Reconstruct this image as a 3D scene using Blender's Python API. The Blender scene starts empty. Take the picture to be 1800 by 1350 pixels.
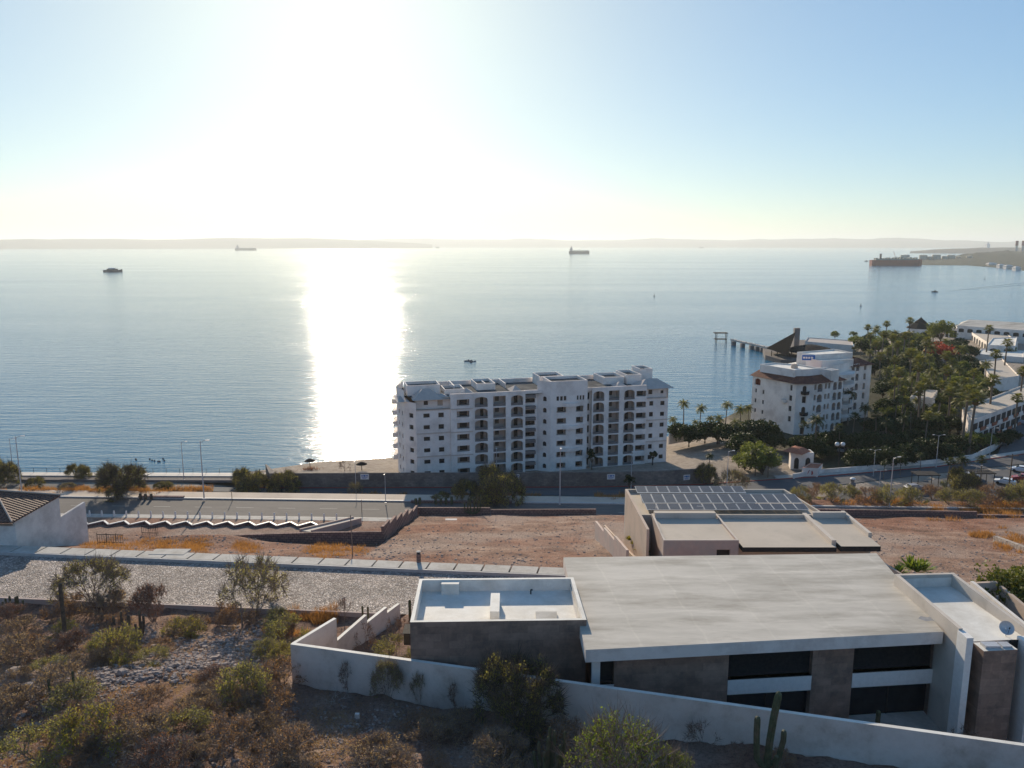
import bpy, math, random
from mathutils import Vector, Matrix, noise as mnoise
R = math.radians
random.seed(7)
scene = bpy.context.scene
COL = scene.collection
# ------------------------------------------------------------------ camera
CAMZ = 58.0; F = 1370.0; PITCH = R(10.1)
SP, CP = math.sin(PITCH), math.cos(PITCH)
cam_d = bpy.data.cameras.new('camera'); cam = bpy.data.objects.new('camera', cam_d); COL.objects.link(cam)
cam.location = (0, 0, CAMZ); cam.rotation_euler = (R(90) - PITCH, 0, 0)
cam_d.sensor_width = 36; cam_d.lens = 36 * F / 1800; cam_d.clip_end = 200000; cam_d.clip_start = 0.5
scene.camera = cam

def ray(px, py):
    u = (px - 900) / F; v = (py - 675) / F
    return Vector((u, CP - v * SP, -(SP + v * CP)))
def P(px, py, z=0.0):
    d = ray(px, py); t = (z - CAMZ) / d.z
    return Vector((d.x * t, d.y * t, z))
def PV(px, py, A, B):
    """pixel onto the vertical plane through ground points A, B"""
    d = ray(px, py); n = Vector((-(B[1] - A[1]), B[0] - A[0]))
    t = (n.x * A[0] + n.y * A[1]) / (n.x * d.x + n.y * d.y)
    return Vector((d.x * t, d.y * t, CAMZ + d.z * t))
def PS(px, py, A, B):
    """pixel onto the same plane: distance along AB and height"""
    p = PV(px, py, A, B); L = math.hypot(B[0] - A[0], B[1] - A[1])
    return ((p.x - A[0]) * (B[0] - A[0]) + (p.y - A[1]) * (B[1] - A[1])) / L, p.z
def lerp(a, b, t): return a + (b - a) * t
def sstep(a, b, x):
    t = max(0.0, min(1.0, (x - a) / (b - a))); return t * t * (3 - 2 * t)
def interp(pts, x):
    if x <= pts[0][0]: return pts[0][1]
    for (x0, y0), (x1, y1) in zip(pts, pts[1:]):
        if x <= x1: return lerp(y0, y1, (x - x0) / (x1 - x0))
    return pts[-1][1]
def fbm(x, y, s=1.0, o=4): 
    return mnoise.fractal(Vector((x * s, y * s, 3.7)), 1.0, 2.0, o)

# ------------------------------------------------------------------ ground height
SHORE = [(-400, 196), (-131, 192.6), (-78, 191), (-67, 196), (-52.5, 204.7), (-33, 209), (-10, 214), (40, 226), (66, 250),
         (100, 300), (125, 375), (150, 412), (185, 432), (215, 470), (282, 545), (420, 600), (800, 660)]
def shoreY(x): return interp(SHORE, x)
def Yk(x): return 152.9 - .039 * x          # far kerb of the upper road
def Ysw(x): return 83.6 - .1 * x            # far edge of the street's pavement
def Yn(x): return 71.6 - .088 * x           # near edge of the cobbled street
W0 = (-17.6, 57.3); W1 = (40.0, 42.6)       # long perimeter wall
def Ywall(x): return W0[1] + (x - W0[0]) * (W1[1] - W0[1]) / (W1[0] - W0[0])
SW = [(-17.6, 57.3), (-15.2, 61.9), (-13.6, 66.8), (-12.3, 70.2), (-11.4, 72.4)]
def Xstep(y): return interp([(q[1], q[0]) for q in SW], y)
def h(x, y, fine=True):
    yk = Yk(x); n = fbm(x, y, .11) if fine else 0
    if y > yk - 10.6:
        z = 6.0 - 2.1 * sstep(yk + 4.4, yk + 9, y)
        z -= .5 * sstep(185, 200, y)
        s = shoreY(x) - y
        k = .32 if x < -90 else lerp(.32, .085, min(1, (x + 90) / 30))
        z = min(z, s * k)
        z = max(z, -4)
        return z
    z = None
    lotL = interp([(78, 23.2), (Ysw(x), 21.9), (104.6, 16.4), (108.5, 10.2), (130, 7.6), (yk - 10.6, 5.95)], y)
    lotC = interp([(78, 23.2), (Ysw(x), 21.9), (137.2, 9.0), (138.6, 7.2), (yk - 10.6, 5.95)], y)
    if y > Ysw(x) - 2:
        w = sstep(-18.6, -17.4, x)
        z = lerp(lotL, lotC, w) + n * .25 * sstep(Ysw(x), Ysw(x) + 4, y) * (1 - sstep(135, 140, y))
        if x < -18 and 97 < y < 112:   # spoil heap beside the left house
            z += 1.6 * math.exp(-((x + 44) / 9) ** 2 - ((y - 104) / 3.5) ** 2)
        if y < Ysw(x) + .8: z = lerp(21.5, z, sstep(Ysw(x) - .2, Ysw(x) + .8, y))
        return z
    yn = Yn(x)
    if y > yn - .25: return 21.5
    # foreground hillside
    g = 21.0 + .13 * (yn - y)
    g += 1.3 * math.exp(-((x + 30) / 9) ** 2 - ((y - 56) / 5) ** 2)
    g += 1.8 * math.exp(-((x + 26) / 8) ** 2 - ((y - 46) / 6) ** 2)
    g += n * .55 + (fbm(x, y, .45, 3) * .22 + fbm(x, y, 1.5, 2) * .07 if fine else 0)
    g = lerp(21.2, g, sstep(0, 2.5, yn - y))
    yard = 21.45
    w = sstep(.12, 1.2, y - Ywall(x)) * sstep(.12, 1.0, x - Xstep(y))
    if y > Ywall(x) and x > -18: g = lerp(g, yard if x > -9 else yard + .5 + n * .3, w)
    return g
def G(px, py, zoff=0):
    """pixel to the ground surface"""
    d = ray(px, py); t = 20.0; prev = t
    while t < 2500:
        z = CAMZ + d.z * t
        if z < h(d.x * t, d.y * t):
            a, b = prev, t
            for _ in range(14):
                m = (a + b) / 2
                if CAMZ + d.z * m < h(d.x * m, d.y * m): b = m
                else: a = m
            return Vector((d.x * b, d.y * b, h(d.x * b, d.y * b) + zoff))
        prev = t; t += .5 if t < 320 else 3
    return P(px, py, 0)
def mpp(p): return math.hypot(p.y * CP + (CAMZ - p.z) * SP, 0) / F   # metres per pixel at p

# ------------------------------------------------------------------ materials
def newmat(name):
    m = bpy.data.materials.new(name); m.use_nodes = True
    nt = m.node_tree; b = nt.nodes['Principled BSDF']; return m, nt, b
def nd(nt, t, **kw):
    n = nt.nodes.new(t)
    for k, v in kw.items():
        if k in n.inputs: n.inputs[k].default_value = v
        else: setattr(n, k, v)
    return n
def coords(nt, obj=False, scale=(1, 1, 1), rot=(0, 0, 0)):
    if obj:
        o = nd(nt, 'ShaderNodeTexCoord').outputs['Object']
    else:
        o = nd(nt, 'ShaderNodeNewGeometry').outputs['Position']
    mp = nd(nt, 'ShaderNodeMapping'); mp.inputs['Scale'].default_value = scale; mp.inputs['Rotation'].default_value = rot
    nt.links.new(o, mp.inputs['Vector']); return mp.outputs['Vector']
def ramp(nt, src, stops):
    r = nd(nt, 'ShaderNodeValToRGB'); e = r.color_ramp.elements
    while len(e) > 1: e.remove(e[-1])
    e[0].position = stops[0][0]; c = stops[0][1]; e[0].color = (*c, 1)
    for p_, c in stops[1:]:
        q = e.new(p_); q.color = (*c, 1)
    nt.links.new(src, r.inputs['Fac']); return r.outputs['Color']
def g3(v): return (v, v, v)
def mix(nt, fac, a, b, mode='MIX'):
    m = nd(nt, 'ShaderNodeMix', data_type='RGBA', blend_type=mode)
    for s, i in ((fac, 0), (a, 6), (b, 7)):
        if hasattr(s, 'links'): nt.links.new(s, m.inputs[i])
        elif isinstance(s, (int, float)): m.inputs[i].default_value = s
        else: m.inputs[i].default_value = (*s, 1)
    return m.outputs[2]
def mat(name, c, c2=None, scale=1.0, rough=.85, bump=0, bscale=None, detail=5, obj=False, stretch=(1, 1, 1), spec=.3, metal=0, dirt=None, dscale=.15, lo=.35, hi=.65):
    m, nt, b = newmat(name)
    v = coords(nt, obj, stretch)
    if c2 is None: c2 = tuple(x * .8 for x in c)
    n = nd(nt, 'ShaderNodeTexNoise', Scale=scale, Detail=detail, Roughness=.65); nt.links.new(v, n.inputs['Vector'])
    col = ramp(nt, n.outputs['Fac'], [(lo, c2), (hi, c)])
    if dirt:
        n2 = nd(nt, 'ShaderNodeTexNoise', Scale=dscale, Detail=6, Roughness=.7); nt.links.new(v, n2.inputs['Vector'])
        f = ramp(nt, n2.outputs['Fac'], [(.45, g3(0)), (.68, g3(1))])
        col = mix(nt, f, col, dirt)
    nt.links.new(col, b.inputs['Base Color'])
    b.inputs['Roughness'].default_value = rough; b.inputs['Metallic'].default_value = metal
    b.inputs['Specular IOR Level'].default_value = spec
    if bump:
        n3 = nd(nt, 'ShaderNodeTexNoise', Scale=bscale or scale * 4, Detail=6, Roughness=.7); nt.links.new(v, n3.inputs['Vector'])
        bp = nd(nt, 'ShaderNodeBump', Strength=.9, Distance=bump); nt.links.new(n3.outputs['Fac'], bp.inputs['Height'])
        nt.links.new(bp.outputs['Normal'], b.inputs['Normal'])
    return m
def leafmat(name, c, c2, scale=2.0, trans=.35):
    m, nt, b = newmat(name)
    v = coords(nt)
    n = nd(nt, 'ShaderNodeTexNoise', Scale=scale, Detail=3, Roughness=.7); nt.links.new(v, n.inputs['Vector'])
    col = ramp(nt, n.outputs['Fac'], [(.35, c2), (.65, c)])
    nt.links.new(col, b.inputs['Base Color']); b.inputs['Roughness'].default_value = .6
    b.inputs['Specular IOR Level'].default_value = .25
    tr = nd(nt, 'ShaderNodeBsdfTranslucent'); 
    col2 = mix(nt, 1.0, col, (1.0, .95, .55), 'MULTIPLY'); nt.links.new(col2, tr.inputs['Color'])
    ms = nd(nt, 'ShaderNodeMixShader', Fac=trans)
    nt.links.new(b.outputs[0], ms.inputs[1]); nt.links.new(tr.outputs[0], ms.inputs[2])
    nt.links.new(ms.outputs[0], nt.nodes['Material Output'].inputs['Surface'])
    return m
def joints(m, w, hgt, col, mortar=.02, obj=False, rot=(0, 0, 0), stretch=(1, 1, 1), off=.5):
    """overlay a brick / panel joint pattern on an existing mat()"""
    nt = m.node_tree; b = nt.nodes['Principled BSDF']
    v = coords(nt, obj, stretch, rot)
    br = nd(nt, 'ShaderNodeTexBrick', Scale=1.0); br.offset = off
    br.inputs['Brick Width'].default_value = w; br.inputs['Row Height'].default_value = hgt
    br.inputs['Mortar Size'].default_value = mortar; br.inputs['Mortar Smooth'].default_value = .1
    br.inputs['Color1'].default_value = (1, 1, 1, 1); br.inputs['Color2'].default_value = (.74, .74, .74, 1); br.inputs['Mortar'].default_value = (*col, 1)
    nt.links.new(v, br.inputs['Vector'])
    src = b.inputs['Base Color'].links[0].from_socket
    nt.links.new(mix(nt, 1.0, src, br.outputs['Color'], 'MULTIPLY'), b.inputs['Base Color'])
    return m
# wall texture coordinates: brick needs the vertical axis in Y -> rotate position
M = {}
M['stucco'] = mat('white_stucco', (.78, .73, .67), (.69, .645, .59), .8, .9, .004, 9, dirt=(.54, .49, .44), dscale=.35)
M['stucco2'] = mat('apartment_stucco', (.86, .79, .73), (.78, .71, .66), .3, .9, dirt=(.62, .55, .5), dscale=.22)
M['stucco3'] = mat('hotel_stucco', (.84, .76, .69), (.76, .68, .61), .3, .9, dirt=(.6, .52, .46), dscale=.2)
M['wallpaint'] = mat('perimeter_paint', (.72, .63, .56), (.62, .54, .48), .9, .92, .006, 7, dirt=(.44, .36, .3), dscale=.45)
M['whiteroof'] = mat('white_roof_coating', (.74, .72, .67), (.66, .64, .59), .7, .75, .004, 6, dirt=(.55, .52, .46), dscale=.3)
M['fascia'] = mat('fascia_white', (.72, .66, .61), (.65, .6, .55), .5, .9, dirt=(.52, .46, .42), dscale=.4)
def roofmat():
    m = mat('pale_concrete_roof', (.57, .53, .47), (.45, .42, .37), .35, .85, .006, 3, stretch=(.35, 1.6, 1), dirt=(.29, .265, .225), dscale=.22)
    nt = m.node_tree; b = nt.nodes['Principled BSDF']
    v = coords(nt, False, (1, 1, 1), (0, 0, R(-6)))
    br = nd(nt, 'ShaderNodeTexBrick', Scale=1.0); br.offset = 0
    br.inputs['Brick Width'].default_value = 5.1; br.inputs['Row Height'].default_value = 6.3
    br.inputs['Mortar Size'].default_value = .16; br.inputs['Mortar Smooth'].default_value = 1.0
    br.inputs['Color1'].default_value = (1, 1, 1, 1); br.inputs['Color2'].default_value = (.97, .97, .97, 1); br.inputs['Mortar'].default_value = (1.06, 1.06, 1.05, 1)
    n = nd(nt, 'ShaderNodeTexNoise', Scale=.5, Detail=2.0); nt.links.new(v, n.inputs['Vector'])
    vm = nd(nt, 'ShaderNodeVectorMath', operation='MULTIPLY_ADD'); vm.inputs[1].default_value = (.9, .9, 0)
    nt.links.new(n.outputs['Color'], vm.inputs[0]); nt.links.new(v, vm.inputs[2]); nt.links.new(vm.outputs[0], br.inputs['Vector'])
    src = b.inputs['Base Color'].links[0].from_socket
    nt.links.new(mix(nt, 1.0, src, br.outputs['Color'], 'MULTIPLY'), b.inputs['Base Color'])
    return m
M['roofconc'] = roofmat()
M['conc'] = mat('pavement_concrete', (.5, .47, .43), (.42, .4, .36), 1.2, .9, dirt=(.34, .31, .27), dscale=.5)
M['kerb'] = mat('kerb_concrete', (.5, .48, .46), (.42, .4, .38), 2, .7)
M['brownstone'] = joints(mat('brown_stone_cladding', (.4, .26, .195), (.29, .19, .145), .9, .85, dirt=(.2, .14, .11), dscale=.6), 1.2, .6, (.72, .72, .72), .008, rot=(R(90), 0, 0))
M['aluroof'] = mat('bare_grey_patch', (.28, .29, .31), (.2, .21, .23), 3, .8)
M['beigeroof'] = mat('beige_roof_coating', (.52, .45, .375), (.46, .4, .33), .6, .85, .004, 6, dirt=(.4, .35, .29), dscale=.3)
M['feather'] = leafmat('feathery_leaves', (.5, .46, .13), (.32, .3, .09), 1.2, .5)
M['cream'] = mat('cream_stucco', (.6, .53, .46), (.52, .46, .4), .8, .9, dirt=(.42, .37, .32), dscale=.4)
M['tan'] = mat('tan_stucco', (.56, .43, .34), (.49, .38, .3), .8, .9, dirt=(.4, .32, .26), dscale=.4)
M['pinkwall'] = mat('pink_plaster', (.48, .37, .32), (.4, .31, .28), .7, .9, .01, 5, dirt=(.36, .33, .31), dscale=.3)
M['pinkstone'] = joints(mat('pink_stone_masonry', (.34, .22, .19), (.22, .14, .125), 2.5, .95, .05, 5), .6, .35, (.5, .5, .5), .05, rot=(R(90), 0, 0))
M['block'] = joints(mat('grey_block_wall', (.29, .25, .22), (.19, .165, .15), .35, .95, dirt=(.14, .12, .11), dscale=.12), .8, .4, (.75, .75, .75), .03, rot=(R(90), 0, 0))
M['dark'] = mat('dark_opening', (.02, .02, .022), (.012, .012, .014), 2, .4, spec=.5)
M['glass'] = mat('dark_glass', (.02, .022, .026), (.012, .013, .017), 1, .12, spec=.35)
M['inner'] = mat('inner_wall_tan', (.6, .5, .43), (.5, .42, .37), .6, .9)
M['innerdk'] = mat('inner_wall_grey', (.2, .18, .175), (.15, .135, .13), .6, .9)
M['metal'] = mat('galvanised_metal', (.55, .55, .56), (.45, .45, .46), 4, .45, metal=.3, spec=.5)
M['dkmetal'] = mat('dark_metal', (.05, .045, .045), (.03, .03, .03), 4, .8, spec=.1)
M['sail'] = mat('dark_sail_roof', (.022, .02, .019), (.012, .011, .011), 1, 1, spec=0)
M['panel'] = joints(mat('solar_cells', (.06, .06, .07), (.045, .045, .055), 1, .35, spec=.4), .33, .33, (1.6, 1.6, 1.7), .02)
M['alu'] = mat('panel_frame', (.6, .6, .6), (.5, .5, .5), 3, .4, metal=.4)
M['terra'] = joints(mat('terracotta_tiles', (.22, .075, .05), (.12, .045, .033), 2.2, .9, dirt=(.3, .12, .07), dscale=.6), .35, .35, (.5, .5, .5), .06)
M['terralit'] = mat('terracotta_lit', (.42, .16, .09), (.3, .11, .07), 2.2, .9)  # brighter copy of the terracotta, sunlight put into its colour
def tilemat():
    m = mat('dark_roof_tiles', (.17, .09, .065), (.09, .055, .045), 3, .75)
    nt = m.node_tree; b = nt.nodes['Principled BSDF']
    v = coords(nt, False, (1, 1, 1), (0, 0, R(8)))
    w = nd(nt, 'ShaderNodeTexWave', Scale=.75, wave_type='BANDS', bands_direction='Y', Distortion=.6); nt.links.new(v, w.inputs['Vector'])
    w2 = nd(nt, 'ShaderNodeTexWave', Scale=.6, wave_type='BANDS', bands_direction='X', Distortion=.4); nt.links.new(v, w2.inputs['Vector'])
    ma = nd(nt, 'ShaderNodeMath', operation='ADD'); nt.links.new(w.outputs['Fac'], ma.inputs[0]); nt.links.new(w2.outputs['Fac'], ma.inputs[1])
    bp = nd(nt, 'ShaderNodeBump', Strength=1, Distance=.12); nt.links.new(ma.outputs[0], bp.inputs['Height']); nt.links.new(bp.outputs['Normal'], b.inputs['Normal'])
    return m
M['darktile'] = tilemat()
M['bark'] = mat('bark', (.16, .12, .09), (.09, .07, .055), 6, .95)
M['palmbark'] = mat('palm_bark', (.2, .16, .12), (.12, .09, .07), 5, .95)
M['twig'] = mat('dry_twigs', (.32, .24, .19), (.18, .135, .11), 6, .95)
M['palewood'] = mat('bleached_wood', (.5, .44, .38), (.36, .31, .27), 6, .95)
M['cactus'] = mat('cactus_skin', (.1, .115, .06), (.055, .065, .035), 3, .7, dirt=(.16, .12, .08), dscale=1.2)
M['cactusbrown'] = mat('cactus_old_skin', (.15, .115, .08), (.07, .055, .045), 3, .8)
M['olive'] = leafmat('olive_leaves', (.38, .36, .12), (.21, .2, .07), 1.2, .5)
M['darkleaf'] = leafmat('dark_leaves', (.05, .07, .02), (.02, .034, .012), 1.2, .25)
M['midleaf'] = leafmat('mid_green_leaves', (.2, .23, .06), (.1, .125, .035), 1.0, .45)
M['brightleaf'] = leafmat('bright_green_leaves', (.24, .3, .05), (.13, .18, .035), 1.5, .42)
M['yellowleaf'] = leafmat('yellow_green_leaves', (.42, .37, .07), (.24, .22, .05), 2, .45)
M['dryleaf'] = leafmat('dry_brown_leaves', (.44, .25, .13), (.25, .15, .08), 1.3, .45)
M['reddry'] = leafmat('reddish_dry_leaves', (.28, .13, .085), (.15, .075, .05), 1.5, .4)
M['paledry'] = leafmat('pale_dry_leaves', (.5, .36, .21), (.32, .22, .13), 1.5, .45)
M['orange'] = leafmat('orange_dry_grass', (.5, .26, .1), (.32, .16, .07), .9, .4)
M['redflower'] = leafmat('red_flowers', (.5, .055, .03), (.26, .035, .02), 1.2, .3)
M['palmleaf'] = leafmat('palm_fronds', (.24, .23, .06), (.1, .11, .03), .8, .4)
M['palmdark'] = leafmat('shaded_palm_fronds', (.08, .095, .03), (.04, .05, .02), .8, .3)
M['deadfrond'] = leafmat('dead_fronds', (.3, .19, .09), (.18, .11, .06), 1, .3)
M['rock'] = mat('rock', (.4, .33, .29), (.2, .16, .145), 1.8, .95, .05, 6)
M['rockdk'] = mat('dark_rock', (.17, .145, .135), (.08, .07, .07), 1.8, .95)
M['thatch'] = mat('thatch', (.06, .05, .043), (.03, .026, .024), 1.5, 1, stretch=(1, 1, 4), spec=.02)
M['white'] = mat('white_paint', (.78, .75, .71), (.7, .67, .63), 3, .5)
M['blue'] = mat('blue_sign_face', (.03, .14, .42), (.025, .11, .36), 3, .5)
M['red'] = mat('red_paint', (.4, .035, .03), (.3, .03, .025), 3, .6)
M['hullred'] = mat('red_hull', (.3, .06, .04), (.22, .05, .035), .05, .6)
M['hulldk'] = mat('dark_hull', (.12, .1, .1), (.09, .075, .075), .05, .6)
M['hullgrey'] = mat('grey_green_deck', (.22, .26, .24), (.16, .19, .18), .05, .6)
M['tankw'] = mat('tank_paint', (.62, .54, .42), (.5, .44, .36), .02, .7)
M['rubber'] = mat('rubber', (.02, .02, .02), (.015, .015, .015), 4, .8)
M['kerbred'] = mat('red_kerb_paint', (.35, .06, .045), (.25, .05, .04), 2, .8)
M['magenta'] = mat('magenta_cloth', (.45, .05, .3), (.35, .04, .24), 2, .8)

# ------------------------------------------------------------------ mesh builder
class MB:
    def __init__(s): s.v = []; s.f = []; s.m = []
    def add(s, vs, fs, mi=0):
        o = len(s.v); s.v.extend([tuple(q) for q in vs])
        for f in fs: s.f.append(tuple(i + o for i in f)); s.m.append(mi)
        return s
    def quad(s, a, b, c, d, mi=0): return s.add([a, b, c, d], [(0, 1, 2, 3)], mi)
    def poly(s, pts, mi=0): return s.add(pts, [tuple(range(len(pts)))], mi)
    def box(s, x0, x1, y0, y1, z0, z1, mi=0):
        return s.prism([(x0, y0), (x1, y0), (x1, y1), (x0, y1)], z0, z1, mi)
    def prism(s, pl, z0, z1, mi=0, mtop=None):
        n = len(pl)
        za = z0 if hasattr(z0, '__len__') else [z0] * n
        zb = z1 if hasattr(z1, '__len__') else [z1] * n
        vs = [(p[0], p[1], za[i]) for i, p in enumerate(pl)] + [(p[0], p[1], zb[i]) for i, p in enumerate(pl)]
        s.add(vs, [tuple(reversed(range(n)))] + [(i, (i + 1) % n, n + (i + 1) % n, n + i) for i in range(n)], mi)
        s.add(vs[n:], [tuple(range(n))], mi if mtop is None else mtop)
        return s
    def wallseg(s, A, B, th, z0, z1, mi=0, mtop=None):
        """box along A-B; z0/z1 may be pairs (at A, at B); thickness to the left of A->B"""
        dx, dy = B[0] - A[0], B[1] - A[1]; L = math.hypot(dx, dy); nx, ny = -dy / L * th, dx / L * th
        za = z0 if hasattr(z0, '__len__') else (z0, z0); zb = z1 if hasattr(z1, '__len__') else (z1, z1)
        return s.prism([A[:2], B[:2], (B[0] + nx, B[1] + ny), (A[0] + nx, A[1] + ny)], [za[0], za[1], za[1], za[0]], [zb[0], zb[1], zb[1], zb[0]], mi, mtop)
    def tube(s, pts, rad, n=6, mi=0, cap=True):
        pts = [Vector(p) for p in pts]
        rs = rad if hasattr(rad, '__len__') else [rad] * len(pts)
        o = len(s.v); up = Vector((.13, .21, 1)).normalized()
        for i, p in enumerate(pts):
            d = (pts[min(i + 1, len(pts) - 1)] - pts[max(i - 1, 0)]).normalized()
            a = d.cross(up)
            if a.length < .2: a = d.cross(Vector((1, .1, 0)))
            a.normalize(); b = d.cross(a)
            for k in range(n):
                t = 2 * math.pi * k / n
                s.v.append(tuple(p + (a * math.cos(t) + b * math.sin(t)) * rs[i]))
        for i in range(len(pts) - 1):
            for k in range(n):
                s.f.append((o + i * n + k, o + i * n + (k + 1) % n, o + (i + 1) * n + (k + 1) % n, o + (i + 1) * n + k)); s.m.append(mi)
        if cap:
            s.f.append(tuple(o + k for k in range(n))); s.m.append(mi)
            s.f.append(tuple(o + (len(pts) - 1) * n + k for k in reversed(range(n)))); s.m.append(mi)
        return s
    def lathe(s, c, prof, n=16, mi=0):
        o = len(s.v)
        for r_, z in prof:
            for k in range(n):
                t = 2 * math.pi * k / n; s.v.append((c[0] + r_ * math.cos(t), c[1] + r_ * math.sin(t), c[2] + z))
        for i in range(len(prof) - 1):
            for k in range(n):
                s.f.append((o + i * n + k, o + i * n + (k + 1) % n, o + (i + 1) * n + (k + 1) % n, o + (i + 1) * n + k)); s.m.append(mi)
        return s
    def build(s, name, mats, parent=None, smooth=False):
        me = bpy.data.meshes.new(name)
        vs = s.v
        if parent is not None:
            q = parent; off = Vector((0, 0, 0))
            while q is not None: off += q.location; q = q.parent
            if off.length > 0: vs = [(a - off.x, b - off.y, c - off.z) for a, b, c in vs]
        me.from_pydata(vs, [], s.f)
        for m in (mats if isinstance(mats, (list, tuple)) else [mats]): me.materials.append(m)
        if len(me.materials) > 1: me.polygons.foreach_set('material_index', s.m)
        if smooth: me.polygons.foreach_set('use_smooth', [True] * len(me.polygons))
        me.update()
        ob = bpy.data.objects.new(name, me); COL.objects.link(ob)
        if parent is not None: ob.parent = parent
        return ob
def tag(o, label=None, cat=None, group=None, kind=None):
    if label and len(label.split()) > 16: print('LONG', len(label.split()), label)
    if label and len(label.split()) < 4: print('SHORT', label)
    if label: o['label'] = label
    if cat: o['category'] = cat
    if group: o['group'] = group
    if kind: o['kind'] = kind
    return o
def top(name, label, cat, loc=(0, 0, 0), group=None):
    o = bpy.data.objects.new(name, None); COL.objects.link(o); o.location = loc; o.empty_display_size = .5
    return tag(o, label, cat, group)
def struct(name, mb, m, smooth=False):
    o = mb.build(name, m, None, smooth); o['kind'] = 'structure'; return o
def stuff(name, mb, m, label, cat):
    o = mb.build(name, m, None); return tag(o, label, cat, None, 'stuff')
KIDS = {}
def copy_tree(o, loc=None, rz=None, sc=None):
    c = o.copy(); COL.objects.link(c)
    def rec(a, b):
        for ch in [q for q in bpy.data.objects if q.parent == a] if a not in KIDS else KIDS[a]:
            d = ch.copy(); COL.objects.link(d); d.parent = b; rec(ch, d)
    if o not in KIDS:
        def reg(a):
            KIDS[a] = list(a.children)
            for ch in KIDS[a]: reg(ch)
        reg(o)
    rec(o, c)
    if loc is not None: c.location = loc
    if rz is not None: c.rotation_euler = (0, 0, rz)
    if sc is not None: c.scale = sc if hasattr(sc, '__len__') else (sc, sc, sc)
    return c
USED = set()
def place(proto, loc, rz=0, sc=1.0, label=None, group=None, cat=None):
    """first use moves the prototype itself, then copies"""
    if proto in USED: o = copy_tree(proto, loc, rz, sc)
    else:
        USED.add(proto)
        KIDS[proto] = list(proto.children)
        for ch in KIDS[proto]: KIDS[ch] = list(ch.children)
        o = proto; o.location = loc; o.rotation_euler = (0, 0, rz); o.scale = sc if hasattr(sc, '__len__') else (sc, sc, sc)
    return tag(o, label, cat, group)
ORD = ['first', 'second', 'third', 'fourth', 'fifth', 'sixth', 'seventh', 'eighth', 'ninth', 'tenth', 'eleventh', 'twelfth', 'thirteenth', 'fourteenth',
       'fifteenth', 'sixteenth', 'seventeenth', 'eighteenth', 'nineteenth', 'twentieth']
def ordl(i, n):
    if i == 0: return 'leftmost'
    if i == n - 1: return 'rightmost'
    if i < len(ORD): return ORD[i] + ' from left'
    j = n - 1 - i
    return ORD[j] + ' from right' if j < len(ORD) else 'number %d from left' % (i + 1)

# ------------------------------------------------------------------ walls with openings
def facade(mb, A, B, z0, z1, ops, depth=.35, mi=0, mrev=None, ztop=None):
    """wall sheet from A (left) to B (right) seen from outside; ops = (s0,s1,za,zb,arch_rise)"""
    dx, dy = B[0] - A[0], B[1] - A[1]; L = math.hypot(dx, dy); ux, uy = dx / L, dy / L; ix, iy = -uy, ux
    if mrev is None: mrev = mi
    def p(s_, z, d=0): return (A[0] + ux * s_ + ix * d, A[1] + uy * s_ + iy * d, z)
    ss = sorted(set([0, L] + [round(q, 4) for o in ops for q in o[:2] if 0 < q < L]))
    for s0, s1 in zip(ss, ss[1:]):
        sm = (s0 + s1) / 2
        col = sorted([o for o in ops if o[0] < sm < o[1]], key=lambda o: o[2])
        z = z0
        for o in col:
            if o[2] > z + 1e-4: mb.quad(p(s0, z), p(s1, z), p(s1, o[2]), p(s0, o[2]), mi)
            z = o[3]
        if z < z1: mb.quad(p(s0, z), p(s1, z), p(s1, z1), p(s0, z1), mi)
    for (s0, s1, za, zb, ar) in ops:
        c = [(s0, zb), (s0, za), (s1, za), (s1, zb)]
        if ar:
            n = 8; cs = (s0 + s1) / 2; w = (s1 - s0) / 2; arc = []
            for k in range(n + 1):
                t = math.pi * k / n; arc.append((cs - w * math.cos(t), zb - ar + ar * math.sin(t)))
            for k in range(n):
                a, b = arc[k], arc[k + 1]
                mb.quad(p(*a), p(*b), p(b[0], zb), p(a[0], zb), mi)
            c = [(s0, zb - ar), (s0, za), (s1, za), (s1, zb - ar)] + list(reversed(arc))[1:-1]
        for k in range(len(c)):
            a, b = c[k], c[(k + 1) % len(c)]
            if not ar and k == 3: a, b = c[3], c[0]
            mb.quad(p(a[0], a[1]), p(a[0], a[1], depth), p(b[0], b[1], depth), p(b[0], b[1]), mrev)
    return p
def offset(poly, d):
    n = len(poly); out = []
    for i in range(n):
        p0, p1, p2 = Vector(poly[i - 1][:2]), Vector(poly[i][:2]), Vector(poly[(i + 1) % n][:2])
        a = (p1 - p0).normalized(); b = (p2 - p1).normalized()
        na = Vector((-a.y, a.x)); nb = Vector((-b.y, b.x))
        k = 1 + na.dot(nb)
        out.append(tuple(p1 + (na + nb) * (d / max(k, .2))))
    return out
def shell(mb, poly, z0, zroof, zpar, ops=None, th=.25, depth=.35, mi=0, mroof=1, mcap=None):
    """counter-clockwise outline; closed walls, roof deck and parapet"""
    ops = ops or {}; n = len(poly)
    for i in range(n):
        A, B = poly[i], poly[(i + 1) % n]
        facade(mb, A, B, z0, zpar, ops.get(i, []), depth, mi)
    inn = offset(poly, th)
    mb.poly([(q[0], q[1], zroof) for q in inn], mroof)
    if mcap is None: mcap = mi
    for i in range(n):
        a, b, c, d = poly[i], poly[(i + 1) % n], inn[(i + 1) % n], inn[i]
        mb.quad((a[0], a[1], zpar), (b[0], b[1], zpar), (c[0], c[1], zpar), (d[0], d[1], zpar), mcap)
        if zpar > zroof: mb.quad((d[0], d[1], zroof), (d[0], d[1], zpar), (c[0], c[1], zpar), (c[0], c[1], zroof), mi)
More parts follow.
